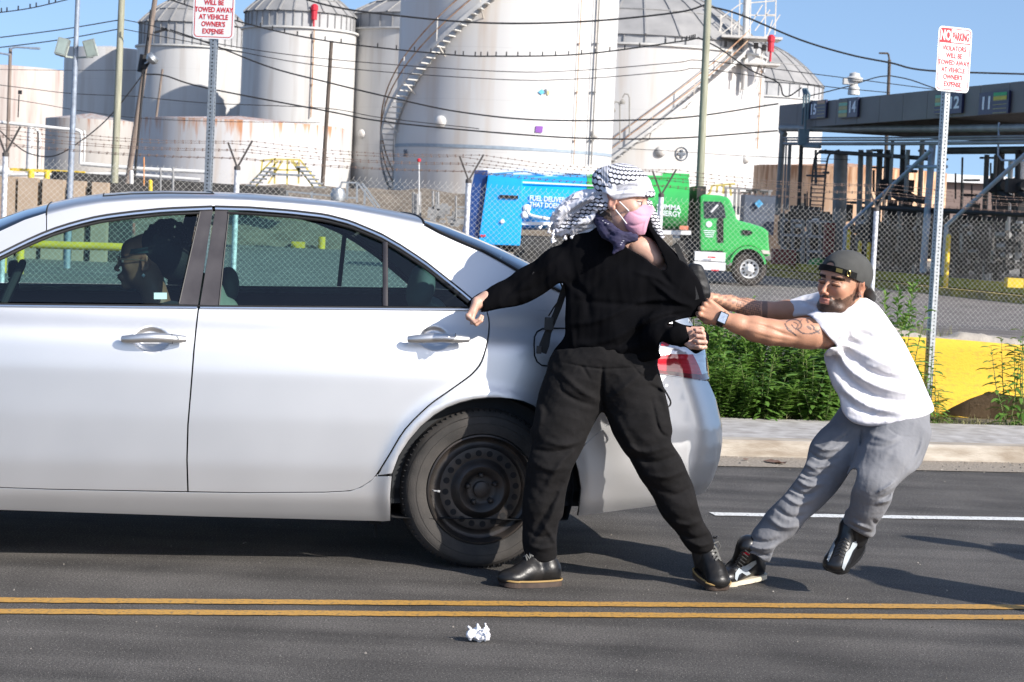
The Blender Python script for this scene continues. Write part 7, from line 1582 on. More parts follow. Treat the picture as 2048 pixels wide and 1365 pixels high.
# ---------------------------------------------------------------- left side: concrete wall, white pipes, stair
M_wall = mat('tan_concrete_wall', (.36, .27, .19), .9, col2=(.44, .34, .25), vscale=2.5, bump=.004, bscale=30); M_wpipe = mat('white_pipe', (.66, .65, .63), .5, var=.1, vscale=2); M_yel2 = mat('safety_yellow', (.72, .50, .03), .6, var=.12, vscale=6); M_dkm = mat('dark_machinery', (.045, .043, .042), .75, var=.4, vscale=4); M_gpipe = mat('grey_pipe', (.27, .27, .27), .5, .2, var=.2, vscale=4); M_bpipe = mat('pale_blue_steel', (.30, .38, .50), .5, var=.12, vscale=5)
Yw = 40; cw = thing('concrete_wall', 'tan concrete panel wall behind the fence at the left', 'wall', P(120, 420, Yw))
for a, e in ((-120, 29), (35, 73), (84, 126), (146, 168), (183, 214)):
    b = MB(); q = [P(a, 0, Yw), P(e, 0, Yw)]; zt = [P(a, interp(a, [-120, 0, 214], [346, 352, 366]), Yw).z, P(e, interp(e, [-120, 0, 214], [346, 352, 366]), Yw).z]
    x0, x1 = P(a, 400, Yw).x, P(e, 400, Yw).x; b.add([(x0, Yw, 0), (x1, Yw, 0), (x1, Yw, zt[1]), (x0, Yw, zt[0]), (x0, Yw + .25, 0), (x1, Yw + .25, 0), (x1, Yw + .25, zt[1]), (x0, Yw + .25, zt[0])], [(0, 1, 2, 3), (4, 7, 6, 5), (3, 2, 6, 7), (0, 3, 7, 4), (1, 5, 6, 2)]); b.build('panel', M_wall, cw)
b = MB(); b.box((P(50, 400, Yw).x, Yw + .35, .8), (4.2, .1, 1.6)); b.build('backing_post', M_dkm, cw)
def pipes(name, label, cat, segs, m, Y, parent=None, group=None):
    b = MB()
    for pts, r in segs: b.tube([P(x, y, Y) for x, y in pts], r * S(Y), 10)
    return tag(b.build(name, m, parent, True), label, cat, group)
for i, (lab, pts, r) in enumerate([('long white pipe entering at the left edge and turning down at its end', [(-40, 240), (0, 245), (155, 261), (162, 265), (163, 275), (161, 328)], 3.4), ('thin white pipe dropping beside the long white pipe', [(168, 262), (170, 268), (168, 328)], 2), ('thick white riser pipe left of the floodlight mast', [(62, 255), (58, 350)], 7), ('white pipe bend arching beside the thick riser', [(62, 262), (72, 258), (79, 268), (80, 285), (76, 350)], 3.2), ('upper white pipe lying along the dike', [(162, 328), (280, 338), (420, 345)], 4), ('lower white pipe lying along the dike', [(-40, 350), (100, 350), (240, 348), (400, 360)], 3.4), ('large white valve body behind the left fence post', [(-10, 342), (8, 340), (22, 350)], 9)]):
    pipes('pipe', lab, 'pipe', [(pts, r)], M_wpipe, 62 if i < 4 else 58, group='white pipes by the dike')
pipes('pipe', 'black upright pipe between the white risers', 'pipe', [([(76, 262), (75, 350)], 1.6)], M_cable, 60)
b = MB(); b.bar(P(20, 339, 57), P(170, 346, 57), .12, .08); tag(b.build('yellow_rail', M_yel2), 'thin yellow rail running above the tan concrete wall', 'rail')
b = MB(); vs = [P(x, y, 56) for x, y in ((103, 342), (140, 344), (210, 350), (420, 366), (560, 376), (560, 420), (103, 420))]; b.prism(vs, (0, 1.5, 0)); tag(b.build('low_dark_wall', M_dkm), 'dark planked retaining edge behind the leaning pole', 'wall')
for lab, x, y0, y1, w, m in [('short yellow bollard right of the leaning pole', 301, 362, 396, 8, M_yel2), ('yellow post left of the floodlight mast', 62, 343, 356, 13, M_yel2), ('yellow post nearer the floodlight mast', 94, 344, 358, 11, M_yel2), ('thin orange marker post beside the leaning pole', 288, 315, 372, 2.2, mat('orange_marker', (.75, .30, .08), .6)), ('grey steel post, left of a pair behind the roof', 321, 336, 382, 4, M_gpipe), ('grey steel post, right of a pair behind the roof', 346, 336, 382, 5, M_gpipe), ('pale box post at the foot of the leaning pole', 263, 343, 380, 8, M_wpipe), ('thin red and white marker post against the largest tank', 838, 324, 410, 3, M_wpipe)]:
    b = MB(); b.tube([P(x, y1, 50), P(x, y0, 50)], w / 2 * S(50), 10); b.lathe(P(x, y0, 50), [(w / 2 * S(50), 0), (w * .3 * S(50), w * .25 * S(50)), (0, w * .3 * S(50))], n=10); tag(b.build('post', m, None, True), lab, 'post')
cs = thing('crossover_stair', 'yellow railed crossover stair over the dike, before the long low tank', 'stair', P(570, 380, 60)); b = MB()
for (x0, y0), (x1, y1) in [((500, 368), (545, 320)), ((548, 319), (600, 320)), ((600, 320), (643, 376)), ((512, 372), (556, 322)), ((586, 322), (628, 376)), ((525, 322), (522, 345)), ((549, 320), (549, 368)), ((575, 320), (574, 370)), ((598, 322), (597, 368)), ((548, 340), (598, 341)), ((565, 322), (536, 368)), ((582, 322), (600, 345)), ((520, 322), (552, 318))]: b.bar(P(x0, y0, 60), P(x1, y1, 60), .05, .05)
b.build('railing', mat('faded_yellow', (.58, .47, .12), .7, var=.2, vscale=5), cs); b = MB()
for i in range(6): b.box(P(505 + i * 8, 372 - i * 7, 60.3), (.3, .8, .05)); b.box(P(640 - i * 7, 375 - i * 8, 60.3), (.3, .8, .05))
b.box(P(573, 350, 60.3), (.9, .8, .06)); b.build('treads', M_galv, cs)
gs = thing('grey_stair', 'grey steel stair and handrail on the dike left of the blue truck', 'stair', P(710, 400, 58)); b = MB()
for (x0, y0), (x1, y1) in [((683, 365), (716, 366)), ((716, 366), (752, 415)), ((724, 367), (760, 415)), ((695, 366), (694, 400)), ((714, 368), (714, 405)), ((730, 380), (729, 410)), ((684, 365), (672, 392)), ((690, 395), (716, 397)), ((660, 392), (545, 380)), ((575, 382), (574, 400)), ((624, 384), (623, 402))]: b.bar(P(x0, y0, 58), P(x1, y1, 58), .06, .05)
b.build('railing', M_galv, gs)
va = thing('valve_station', 'cluster of grey valves and upright pipes on the dike near the rear screen', 'valve', P(850, 410, 56)); 
for x, y0, y1, w in [(827, 385, 440, 3), (834, 388, 430, 6), (840, 384, 440, 2.5), (866, 382, 440, 2.5), (872, 384, 436, 2), (876, 384, 440, 3), (912, 392, 440, 2)]: b = MB(); b.tube([P(x, y1, 56), P(x, y0, 56)], w * S(56), 8); b.build('upright_pipe', M_gpipe, va, True)
b = MB()
for i in range(26): q = P(random.Random(i).uniform(850, 925), random.Random(i + 50).uniform(412, 446), 56 + random.Random(i).uniform(-.3, .3)); b.box(q, (random.Random(i).uniform(.05, .3), .2, random.Random(i + 9).uniform(.05, .25)))
b.build('valve_bodies', M_gpipe, va)
b = MB(); c = P(676, 388, 57); b.lathe(c, [(0, -.22), (.2, -.2), (.22, 0), (.16, .14), (0, .19)], n=16); tag(b.build('rooftop_dome', M_galv, None, True), 'rounded grey metal dome beside the grey stair', 'tank')
b = MB(); b.lathe(P(838, 321, 49.8), [(0, -.05), (.05, -.03), (.05, .03), (0, .05)], n=10); tag(b.build('marker_lamp', M_red, None, True), 'small red lamp on top of the thin white marker post', 'lamp')
# yellow pipe gate and clutter seen through the car windows
yg = thing('yellow_gate', 'yellow pipe barrier seen through the front window of the silver car', 'gate', P(120, 560, 33))
b = MB(); b.tube([P(60, 489, 33), P(250, 489 + 6, 33), P(330, 500, 33)], 8 * S(33), 14); b.build('crossbar', M_yel2, yg, True)
for x in (4, 38): b = MB(); b.tube([P(x, 575, 32.8), P(x + 3, 492, 32.8)], 8 * S(33), 12); b.build('gate_post', M_yel2, yg, True)
for lab, x0, x1, y0, y1 in [('yellow block seen through the rear window, left one', 584, 608, 484, 498), ('yellow round bollard seen through the rear window', 636, 650, 474, 498), ('reddish post seen above the driver, beyond the fence', 255, 270, 446, 470)]:
    b = MB(); Yq = 60; c = P((x0 + x1) / 2, y1, Yq); h_ = (y1 - y0) * S(Yq); w_ = (x1 - x0) * S(Yq)
    if 'block' in lab: b.box(c + Vector((0, 0, h_ / 2)), (w_, .5, h_))
    else: b.tube([c, c + Vector((0, 0, h_))], w_ / 2, 12)
    tag(b.build('bollard', M_yel2 if 'yellow' in lab else mat('brick_red', (.3, .12, .1), .8)), lab, 'bollard')
# ---------------------------------------------------------------- fuel truck
YT = 44.0; tk = thing('fuel_truck', 'blue and green fuel delivery tanker truck parked behind the fence', 'truck', (P(1240, 560, YT).x, YT + 1.2, 0))
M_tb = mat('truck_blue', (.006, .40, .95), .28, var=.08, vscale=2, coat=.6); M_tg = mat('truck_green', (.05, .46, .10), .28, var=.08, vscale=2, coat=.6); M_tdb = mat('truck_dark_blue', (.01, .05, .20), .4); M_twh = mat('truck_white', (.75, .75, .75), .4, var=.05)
def tp(px, py, dy=0): return P(px, py, YT + dy)
def tankbody(name, px0, px1, m, y_top=349, y_bot=462, n=30):
    b = MB(); vs = []; k = 8
    for i in range(k + 1):
        px = lerp(px0, px1, i / k); yt = y_top + (px - 1100) * .012; yb = y_bot + (px - 1100) * .012; zt, zb = tp(px, yt, 1.2).z, tp(px, yb, .2).z; X = tp(px, 400).x; cz = (zt + zb) / 2; hz = (zt - zb) / 2
        for j in range(n):
            a = 2 * math.pi * j / n; ca, sa = math.cos(a), math.sin(a); e = .62; vs.append((X, YT + 1.22 + 1.22 * abs(ca) ** e * (1 if ca > 0 else -1), cz + hz * abs(sa) ** e * (1 if sa > 0 else -1)))
    fs = [(i * n + j, i * n + (j + 1) % n, (i + 1) * n + (j + 1) % n, (i + 1) * n + j) for i in range(k) for j in range(n)] + [tuple(range(n)), tuple(k * n + j for j in range(n))]
    b.add(vs, fs); return b.build(name, m, tk, True)
tb = tankbody('blue_tank', 1010, 1172, M_tb); tg = tankbody('green_tank', 1173, 1378, M_tg, 350, 460)
b = MB(); b.prism([tp(976, 350), tp(1046, 350), tp(1044, 446), tp(1040, 492), tp(956, 489)], (0, 2.4, 0)); cab_ = b.build('blue_cabinet', M_tb, tk, bevel=.03)
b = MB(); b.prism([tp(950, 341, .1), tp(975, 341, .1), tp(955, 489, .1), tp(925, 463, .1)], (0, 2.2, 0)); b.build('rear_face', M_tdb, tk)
b = MB(); b.box(tp(1018, 394, -.02), (.4, .04, .07)); b.build('recess_handle', M_hole, cab_); b = MB(); b.lathe(tp(1005, 443, -.01), [(.05, 0), (.045, -.03), (0, -.035)], (0, 1, 0), 12); b.build('cap', M_twh, cab_)
for x in (963, 969): b = MB(); b.lathe(tp(x, 472, -.01), [(.03, 0), (.028, -.02), (0, -.02)], (0, 1, 0), 10); b.build('tail_light', M_red, cab_)
b = MB(); b.box(tp(1110, 368, .02), (2.6, .02, .035)); b.build('painted_highlight', M_twh, tb); b = MB(); b.bar(tp(1040, 447, .15), tp(1175, 448, .15), .08, .07); b.bar(tp(1176, 463, .15), tp(1382, 466, .15), .08, .09); b.build('side_rail', M_twh, tk)  # first white strip is a highlight painted along the blue tank, second the side rail
b = MB(); rg = random.Random(6)
for i in range(34): x = rg.uniform(975, 1170); b.box(tp(x, 345 + (x - 1100) * .012 + rg.uniform(-4, 3), .6 + rg.uniform(0, 1)), (rg.uniform(.1, .6), .15, rg.uniform(.03, .10)))
b.tube([tp(978, 345, .5), tp(1050, 340, .5), tp(1105, 352, .5)], .05, 6); b.build('top_hose_tray', M_twh, tk)
b = MB(); b.box(tp(1350, 351, .9), (.6, .6, .08)); b.box(tp(1225, 348, .9), (.8, .6, .08)); b.tube([tp(1180, 352, .4), tp(1375, 356, .4)], .035, 6); b.build('hatch', M_tg, tg)
M_let = mat('letter_white', (.8, .85, .9), .5, var=0)
def tt(s, px, py, hpx, m=M_let, sx=.9, dy=-.03, par=tb): return text_mesh('lettering', s, m, hpx * S(YT) * 1.38, tp(px, py, dy), (1, 0, -.02), (0, 0, 1), par, .004, sx, 'LEFT', .003)
tt('FUEL DELIVERY', 1059, 401, 10.5, sx=.80); tt("THAT DOESN'T", 1059, 413, 9.5, sx=.80); tt('SUMMA', 1313, 418, 10.5, par=tg, sx=.98); tt('ENERGY', 1313, 431, 11, par=tg, sx=.86)
b = MB(); b.tube(cr_spline([tp(1054, 418, -.02), tp(1060, 430, -.02), tp(1085, 436, -.02), tp(1100, 438, -.02)], 5), .035, 6); b.lathe(tp(1054, 417, -.02), [(.09, 0), (.05, -.02), (0, -.02)], (0, 1, 0), 12); b.lathe(tp(1050, 430, -.02), [(.08, 0), (.05, -.02), (0, -.02)], (0, 1, 0), 12); b.build('hose_picture', M_let, tb)
b = MB(); b.box(tp(1368, 456, -.01), (.19, .02, .09)); b.build('marker_lamp', mat('marker_orange', (.7, .25, .15), .4), tg)
# cab
cab = thing('cab', None, None, tp(1450, 500)); cab.parent = tk; cab.matrix_parent_inverse = parent_world(tk).inverted()
cp = [(1401, 392), (1408, 389), (1440, 391), (1455, 395), (1462, 402), (1470, 425), (1474, 440), (1500, 447), (1526, 455), (1537, 464), (1538, 490), (1541, 512), (1530, 514), (1526, 508), (1519, 500), (1507, 493), (1496, 491), (1481, 494), (1469, 503), (1463, 515), (1458, 530), (1449, 530), (1446, 502), (1401, 502)]
win = [(1408, 403), (1442, 404), (1448, 412), (1452, 436), (1409, 437)]
b = MB(); side = [tp(*q) for q in cp]; b.prism(side, (0, 2.3, 0)); b.build('cab_shell', M_tg, cab, bevel=.05)
b = MB(); b.prism([tp(x, y, -.004) for x, y in win], (0, -.012, 0)); b.build('side_window', mat('truck_window', (.012, .014, .014), .12, coat=1.0), cab)
b = MB(); b.prism([tp(x, y, -.004) for x, y in ((1437, 436), (1447, 436), (1447, 486), (1435, 486), (1434, 445))], (0, -.01, 0)); b.build('dark_recess', M_hole, cab)
b = MB(); b.bar(tp(1422, 425, -.05), tp(1436, 410, -.05), .05, .04); b.build('mirror_arm', M_twh, cab); b = MB(); b.prism([tp(x, y, -.02) for x, y in ((1484, 460), (1500, 461), (1506, 466), (1500, 471), (1486, 469))], (0, -.01, 0)); b.build('bonnet_vent', M_hole, cab)
b = MB(); b.prism([tp(x, y, -.03) for x, y in ((1522, 500), (1538, 502), (1540, 509), (1526, 508))], (0, -.03, 0)); b.build('headlamp', mat('headlamp', (.7, .6, .55), .2, coat=1), cab)
b = MB(); b.lathe(tp(1418, 449, -.015), [(.07, 0), (.04, -.004), (0, -.004)], (0, 1, 0), 8); 
for k in range(4): b.box(tp(1419, 462 + k * 4, -.012), (.26 - .03 * k, .006, .018))
b.build('door_emblem', M_let, cab)
b = MB(); b.lathe(tp(1491, 459, 0), [], (0, 1, 0)) if False else None; arc = [tp(1496 + 37 * math.cos(R(a)), 534 - 42 * math.sin(R(a)), -.10) for a in range(8, 176, 8)]; b.ribbon(arc, [p + Vector((0, .6, 0)) for p in arc]); arc2 = [tp(1496 + 33 * math.cos(R(a)), 534 - 36 * math.sin(R(a)), -.10) for a in range(8, 176, 8)]; b.ribbon(arc, arc2); b.build('mudguard', M_tg, cab, True)
b = MB(); b.box(tp(1418, 513, .2), (.68, .5, .20)); b.box(tp(1417, 532, .15), (.70, .55, .18)); st_ = b.build('step_box', M_twh, cab, bevel=.01); b = MB()
for x, y in ((1423, 515), (1400, 540), (1430, 541)): b.box(tp(x, y, -.12), (.17, .02, .03))
b.build('reflector', M_red, st_)
b = MB(); b.box(tp(1230, 500, 1.2), (6.4, .9, .3)); b.box(tp(1392, 440, 1.2), (.2, 2.0, 1.5)); b.box(tp(1090, 500, .8), (1.4, .8, .6)); b.box(tp(1370, 500, .5), (.4, .5, .4)); rg = random.Random(1)
for i in range(30): b.box(tp(rg.uniform(1045, 1390), rg.uniform(480, 530), rg.uniform(.1, .5)), (rg.uniform(.05, .4), .2, rg.uniform(.05, .3)))
b.build('chassis', M_dkm, tk)
for i, (px, r) in enumerate([(1498.5, 34), (1345, 34), (1240, 34), (1010, 30)][:3]):
    for dy, s_ in ((0.02, 1), (2.1, -1)):
        c = tp(px, 542.6 + (px - 1498) * .047 * .55, dy); c.z = r * S(YT); w = thing('wheel', None, None, c); w.parent = tk; w.matrix_parent_inverse = parent_world(tk).inverted(); q = r * S(YT); ax = (0, s_, 0)
        b = MB(); b.lathe(c, [(q * .57, .02), (q * .75, -.02), (q * .93, 0), (q, .05), (q, .28), (q * .5, .3)], ax, 40); b.build('tyre', mat('truck_tyre', (.05, .042, .037), .9, var=.3), w, True)
        b = MB(); b.lathe(c, [(q * .57, .02), (q * .54, 0), (q * .47, .06), (q * .30, .05), (q * .22, -.04), (q * .12, -.08), (0, -.08)], ax, 32); rm = b.build('rim', M_twh, w, True)
        if s_ > 0:
            b = MB()
            for k in range(10): a = k * .628; b.lathe(c + Vector((math.cos(a) * q * .38, .035, math.sin(a) * q * .38)), [(.028, -.002), (0, -.004)], ax, 8)
            b.build('hand_hole', M_hole, rm)
# ---------------------------------------------------------------- truck loading rack
def YR(px, off=0): return lerp(55, 42, (px - 1535) / 513.0) + off
def rp(px, py, off=0.0): return P(px, py, YR(px, off))
A0, B0 = rp(1557, 250, 1), rp(2140, 250, 1); RD_ = Vector((B0.x - A0.x, B0.y - A0.y, 0)).normalized(); RB = Vector((-RD_.y, RD_.x, 0)); RB = RB if RB.y > 0 else -RB
rack = thing('loading_rack', 'dark grey roofed truck loading rack with numbered bay signs and pipework', 'canopy', rp(1800, 560, 2))
M_fas = mat('fascia_grey', (.150, .138, .138), .6, 0, col2=(.185, .172, .172), vscale=.8); M_rackdk = mat('rack_steel_dark', (.06, .058, .055), .7, var=.3, vscale=3); M_beam = mat('rack_grey_paint', (.22, .225, .23), .55, var=.15, vscale=2)  # fascia grey, dark rack steel and grey beam paint
zt, zb = rp(1558, 199, 1).z, rp(1558, 248, 1).z; zt2, zb2 = rp(2048, 181, 1).z, rp(2048, 242, 1).z; zt = (zt + zt2) / 2; zb = (zb + zb2) / 2
b = MB()
for k in range(12):
    a, e = k / 12, (k + 1) / 12 - .0012; p, q = A0.lerp(B0, a), A0.lerp(B0, e); b.prism([Vector((p.x, p.y, zb)), Vector((q.x, q.y, zb)), Vector((q.x, q.y, zt)), Vector((p.x, p.y, zt))], RB * .12)
b.build('fascia', M_fas, rack)
b = MB(); p, q = A0 + RB * .15, B0 + RB * .15; b.prism([Vector((p.x, p.y, zt - .1)), Vector((q.x, q.y, zt - .1)), Vector((q.x, q.y, zt - .1)) + RB * 9, Vector((p.x, p.y, zt - .1)) + RB * 9], (0, 0, .08)); p = A0 + RB * .1; b.prism([Vector((p.x, p.y, zb)), Vector((p.x, p.y, zt)), Vector((p.x, p.y, zt)) + RB * 9, Vector((p.x, p.y, zb)) + RB * 9], RD_ * .1); b.build('roof', M_rackdk, rack)
M_navy = mat('panel_navy', (.018, .020, .065), .4); M_pg = mat('panel_green', (.18, .42, .30), .5); M_pt = mat('panel_tan', (.40, .34, .14), .5); M_po = mat('panel_orange', (.50, .28, .18), .5); M_num = mat('number_white', (.80, .82, .88), .5, var=0); M_pgr = mat('panel_bright_green', (.02, .35, .12), .5); M_py = mat('panel_yellow', (.50, .42, .03), .5)
N_ = -RB
for num, x0, x1, y0, y1, left, bands in [('15', 1640, 1680, 204, 240, True, [(0, M_po)]), ('14', 1710, 1753, 200, 239, False, [(0, M_fas), (1, M_pg), (2, M_pt), (3, M_pg), (4, M_pt)]), ('12', 1912, 1963, 192, 233, False, [(0, M_pg), (1, M_pt), (2, M_pg)]), ('11', 1994, 2045, 189, 233, True, [(0, M_pgr), (1, M_py)])]:
    def fp2(px, py, d): p = rp(px, py, 1); u = (p - A0).dot(RD_); z = P(px, py, p.y).z; g = A0 + RD_ * u; return Vector((g.x, g.y, z)) + N_ * d
    z0, z1 = fp2(x0, y1, 0).z, fp2(x0, y0, 0).z; pa_, pb_ = fp2(x0, y0, .03), fp2(x1, y0, .03); Wd = (pb_ - pa_); Wd.z = 0; wl = Wd.length; o = Vector((pa_.x, pa_.y, z0)); h_ = z1 - z0
    t = thing('bay_sign', {'15': 'leftmost bay sign, number 15 left of one orange band', '14': 'bay sign 14 with green and tan bands filling its left half', '12': 'bay sign 12 just right of the right parking sign post', '11': 'rightmost bay sign, number 11 left of bright green and yellow bands'}[num], 'sign', o, 'numbered bay signs')
    b = MB(); b.prism([o, o + RD_ * wl, o + RD_ * wl + Vector((0, 0, h_)), o + Vector((0, 0, h_))], N_ * .05); b.build('board', M_navy, t)
    nx = .06 * wl if left else .52 * wl; text_mesh('number', num, M_num, h_ * .80, o + RD_ * nx + Vector((0, 0, h_ * .25)) + N_ * .055, RD_, (0, 0, 1), t, .004, wl * .40 / (h_ * .80), 'LEFT', .01)
    bx = .50 * wl if left else .03 * wl
    for k, m in bands:
        b = MB(); q = o + RD_ * bx + Vector((0, 0, h_ * (.80 - k * .185))) + N_ * .054; b.prism([q, q + RD_ * wl * .44, q + RD_ * wl * .44 + Vector((0, 0, h_ * .15)), q + Vector((0, 0, h_ * .15))], N_ * .006); b.build('product_band', m, t)
    b = MB()
    for k in range(5): q = o + RD_ * bx + Vector((0, 0, h_ * (.80 - k * .185) - h_ * .03)) + N_ * .054; b.prism([q, q + RD_ * wl * .44, q + RD_ * wl * .44 + Vector((0, 0, .012)), q + Vector((0, 0, .012))], N_ * .004)
    b.build('rule', M_pt, t)
def rt(name, pts, rpx, m, off=.6, parent=rack, n=10):
    b = MB(); q = [rp(x, y, off) for x, y in pts]; b.tube(q, rpx * S(q[0].y), n); return b.build(name, m, parent, True)
M_col = mat('rack_pipe_grey', (.24, .24, .235), .5, .15, var=.2, vscale=3)
rt('header_pipe', [(1562, 257), (1700, 258), (1850, 258), (2110, 256)], 6.5, M_col, .8); rt('header_pipe', [(1570, 270), (1562, 262)], 6, M_col, .8)
for y, r, dx in ((275, 1.7, 0), (280, 1.9, 4), (287, 3.2, 2)): rt('service_pipe', [(1566 + dx, y + 1), (1800, y + 1), (2110, y - 3)], r, M_beam, .5)
rt('crossbeam', [(1640, 304), (1700, 307), (1760, 311), (1860, 318)], 4, M_rackdk, 1.2); rt('crossbeam', [(1894, 302), (2110, 300)], 7, M_rackdk, 2.0)
for x0, y0, x1, y1, r, m, off in [(1566, 262, 1555, 430, 6, M_col, .8), (1573, 275, 1566, 470, 1.8, M_beam, .5), (1580, 290, 1574, 420, 3.6, M_col, .9), (1603, 288, 1597, 430, 4, M_rackdk, 1.0), (1682, 305, 1676, 520, 14, M_col, 2.2), (1672, 305, 1667, 520, 3, M_bpipe, 2.0), (1722, 300, 1716, 500, 5.5, M_col, 2.2), (1739, 300, 1733, 500, 6.5, M_col, 2.4), (1760, 300, 1753, 500, 6, M_rackdk, 2.2), (1785, 280, 1777, 450, 3, M_col, 1.5), (1806, 290, 1799, 480, 5, M_col, 2.4), (1845, 280, 1835, 480, 5, M_col, 2.4), (1787, 280, 1781, 400, 1.8, M_beam, .8), (1816, 300, 1812, 385, 4.5, M_beam, .9), (1865, 288, 1846, 545, 7, M_bpipe, .5), (1974, 310, 1966, 500, 5, M_rackdk, 2), (2005, 300, 1996, 500, 5, M_rackdk, 2.2), (2022, 320, 2014, 480, 5, M_wpipe, 2.6), (2044, 310, 2036, 520, 7, M_wpipe, 2.8), (1992, 310, 1984, 500, 4, M_rackdk, 1.4), (1925, 315, 1920, 500, 2, M_rackdk, 2.8)]: rt('column', [(x0, y0), (x1, y1)], r, m, off)
rt('diagonal_brace', [(1688, 530), (1691, 457), (1863, 300)], 4.2, M_bpipe, -.1); rt('diagonal_brace', [(1886, 550), (1893, 452), (2070, 292)], 4.6, M_bpipe, -.1); rt('tie_pipe', [(1816, 334), (1893, 334)], 3.4, M_bpipe, .1); rt('service_pipe', [(1998, 245), (1996, 310), (2004, 321), (2060, 322)], 2, M_bpipe, .4)
b = MB(); c = rp(1608, 185, .6)
for dx, y1, r in ((0, 250, 2.2), (5, 290, 2.6), (11, 240, 2.2)): b.tube([rp(1606 + dx * .6, 178, .4), rp(1608 + dx, 190, .3), rp(1604 + dx, y1, .3)], r * S(53), 8)
b.box(rp(1607, 275, .3), (.28, .2, .42)); b.tube([rp(1607, 292, .3), rp(1640, 294, .3)], .05, 6); b.build('conduit_riser', mat('conduit_blue_grey', (.13, .19, .22), .5), rack)
ld = thing('ladder', None, None, rp(1640, 440)); ld.parent = rack; ld.matrix_parent_inverse = parent_world(rack).inverted()
for dx, xx in ((0, 0), (26, 26)):
    b = MB(); b.tube(cr_spline([rp(1618 + xx, 440, 0), rp(1624 + xx, 360, 0), rp(1629 + xx, 320, 0), rp(1636 + xx, 307, 0), rp(1652 + xx, 301, 0)], 5), 2 * S(53), 8); b.build('rail', M_rackdk, ld, True)
for k in range(15): b = MB(); y = 322 + k * 8; b.bar(rp(1628.5 - k * .62, y, 0), rp(1654.5 - k * .62, y + 1, 0), .03, .03); b.build('rung', M_rackdk, ld)
# base: kerb, platform and dark machinery in separate skids
pf_ = [rp(1400, 0, .3), rp(2180, 0, .3)]; b = MB(); a, e = Vector((pf_[0].x, pf_[0].y, 0)), Vector((pf_[1].x, pf_[1].y, 0)); b.prism([a, e, e + Vector((0, 0, .17)), a + Vector((0, 0, .17))], RB * .2); tag(b.build('yellow_kerb', mat('worn_yellow_kerb', (.42, .30, .03), .8, col2=(.22, .17, .06), vscale=1.6)), 'long worn yellow kerb at the foot of the loading rack', 'kerb')
b = MB(); a2, e2 = a + RB * 1.6, e + RB * 1.6; b.prism([a2, e2, e2 + Vector((0, 0, .32)), a2 + Vector((0, 0, .32))], RB * 6); tag(b.build('rack_platform', mat('platform_dark', (.07, .065, .06), .9, var=.2)), kind='structure')
b = MB(); a3, e3 = a + RB * 1.5, e + RB * 1.5; b.prism([a3 + Vector((0, 0, .12)), e3 + Vector((0, 0, .12)), e3 + Vector((0, 0, .34)), a3 + Vector((0, 0, .34))], RB * .08); tag(b.build('yellow_edge', mat('dull_yellow_edge', (.40, .34, .03), .8, var=.2)), 'yellow painted edge of the raised rack platform', 'kerb')
rg = random.Random(31)
for i, (xa, xb, lab) in enumerate([(1560, 1610, 'pale valves and pipework right of the truck bonnet'), (1612, 1668, 'pale metering pipework with a square frame, left of the large column'), (1700, 1770, 'dark metering skid behind the first yellow bollards'), (1775, 1840, 'dark metering skid left of the right sign post'), (1895, 1965, 'dark pipe manifold right of the right sign post'), (1968, 2060, 'dark pipe manifold at the right edge of the picture')]):
    t = thing('pipe_manifold', lab, 'machinery', rp((xa + xb) / 2, 520, 2.4), 'pipe manifolds under the loading rack'); pale = i < 2
    for name, m, cnt in (('pipework', M_col if not pale else M_dirtyw, 10 if not pale else 12), ('dark_pipework', M_rackdk, 16), ('valve_bodies', M_dkm, 22), ('frame', M_beam if pale else M_dkm, 6 if pale else 3)):
        b = MB()
        for k in range(cnt):
            x = rg.uniform(xa, xb); y = rg.uniform(432, 520) + (x - 1560) * .05; o = rg.uniform(1.8, 4.2)
            if name == 'valve_bodies': b.box(rp(x, y, o), (rg.uniform(.1, .4), .2, rg.uniform(.08, .35)))
            elif name == 'frame': xx = lerp(xa + 4, xb - 4, (k % 3) / 2); b.bar(rp(xx, 438 + (xx - 1560) * .05, 1.7), rp(xx, 528 + (xx - 1560) * .05, 1.7), .08, .08) if k < 3 else b.bar(rp(xa + 4, 440 + (k - 3) * 30 + (xa - 1560) * .05, 1.7), rp(xb - 4, 440 + (k - 3) * 30 + (xb - 1560) * .05, 1.7), .07, .07)
            else:
                x2, y2 = (x + rg.uniform(8, 26), y) if rg.random() < .5 else (x, y + rg.uniform(10, 50)); b.tube([rp(x, y, o), rp(min(x2, xb + 6), min(y2, 548 + (x - 1560) * .06), o)], rg.uniform(.03, .10), 7)
        b.build(name, m, t)
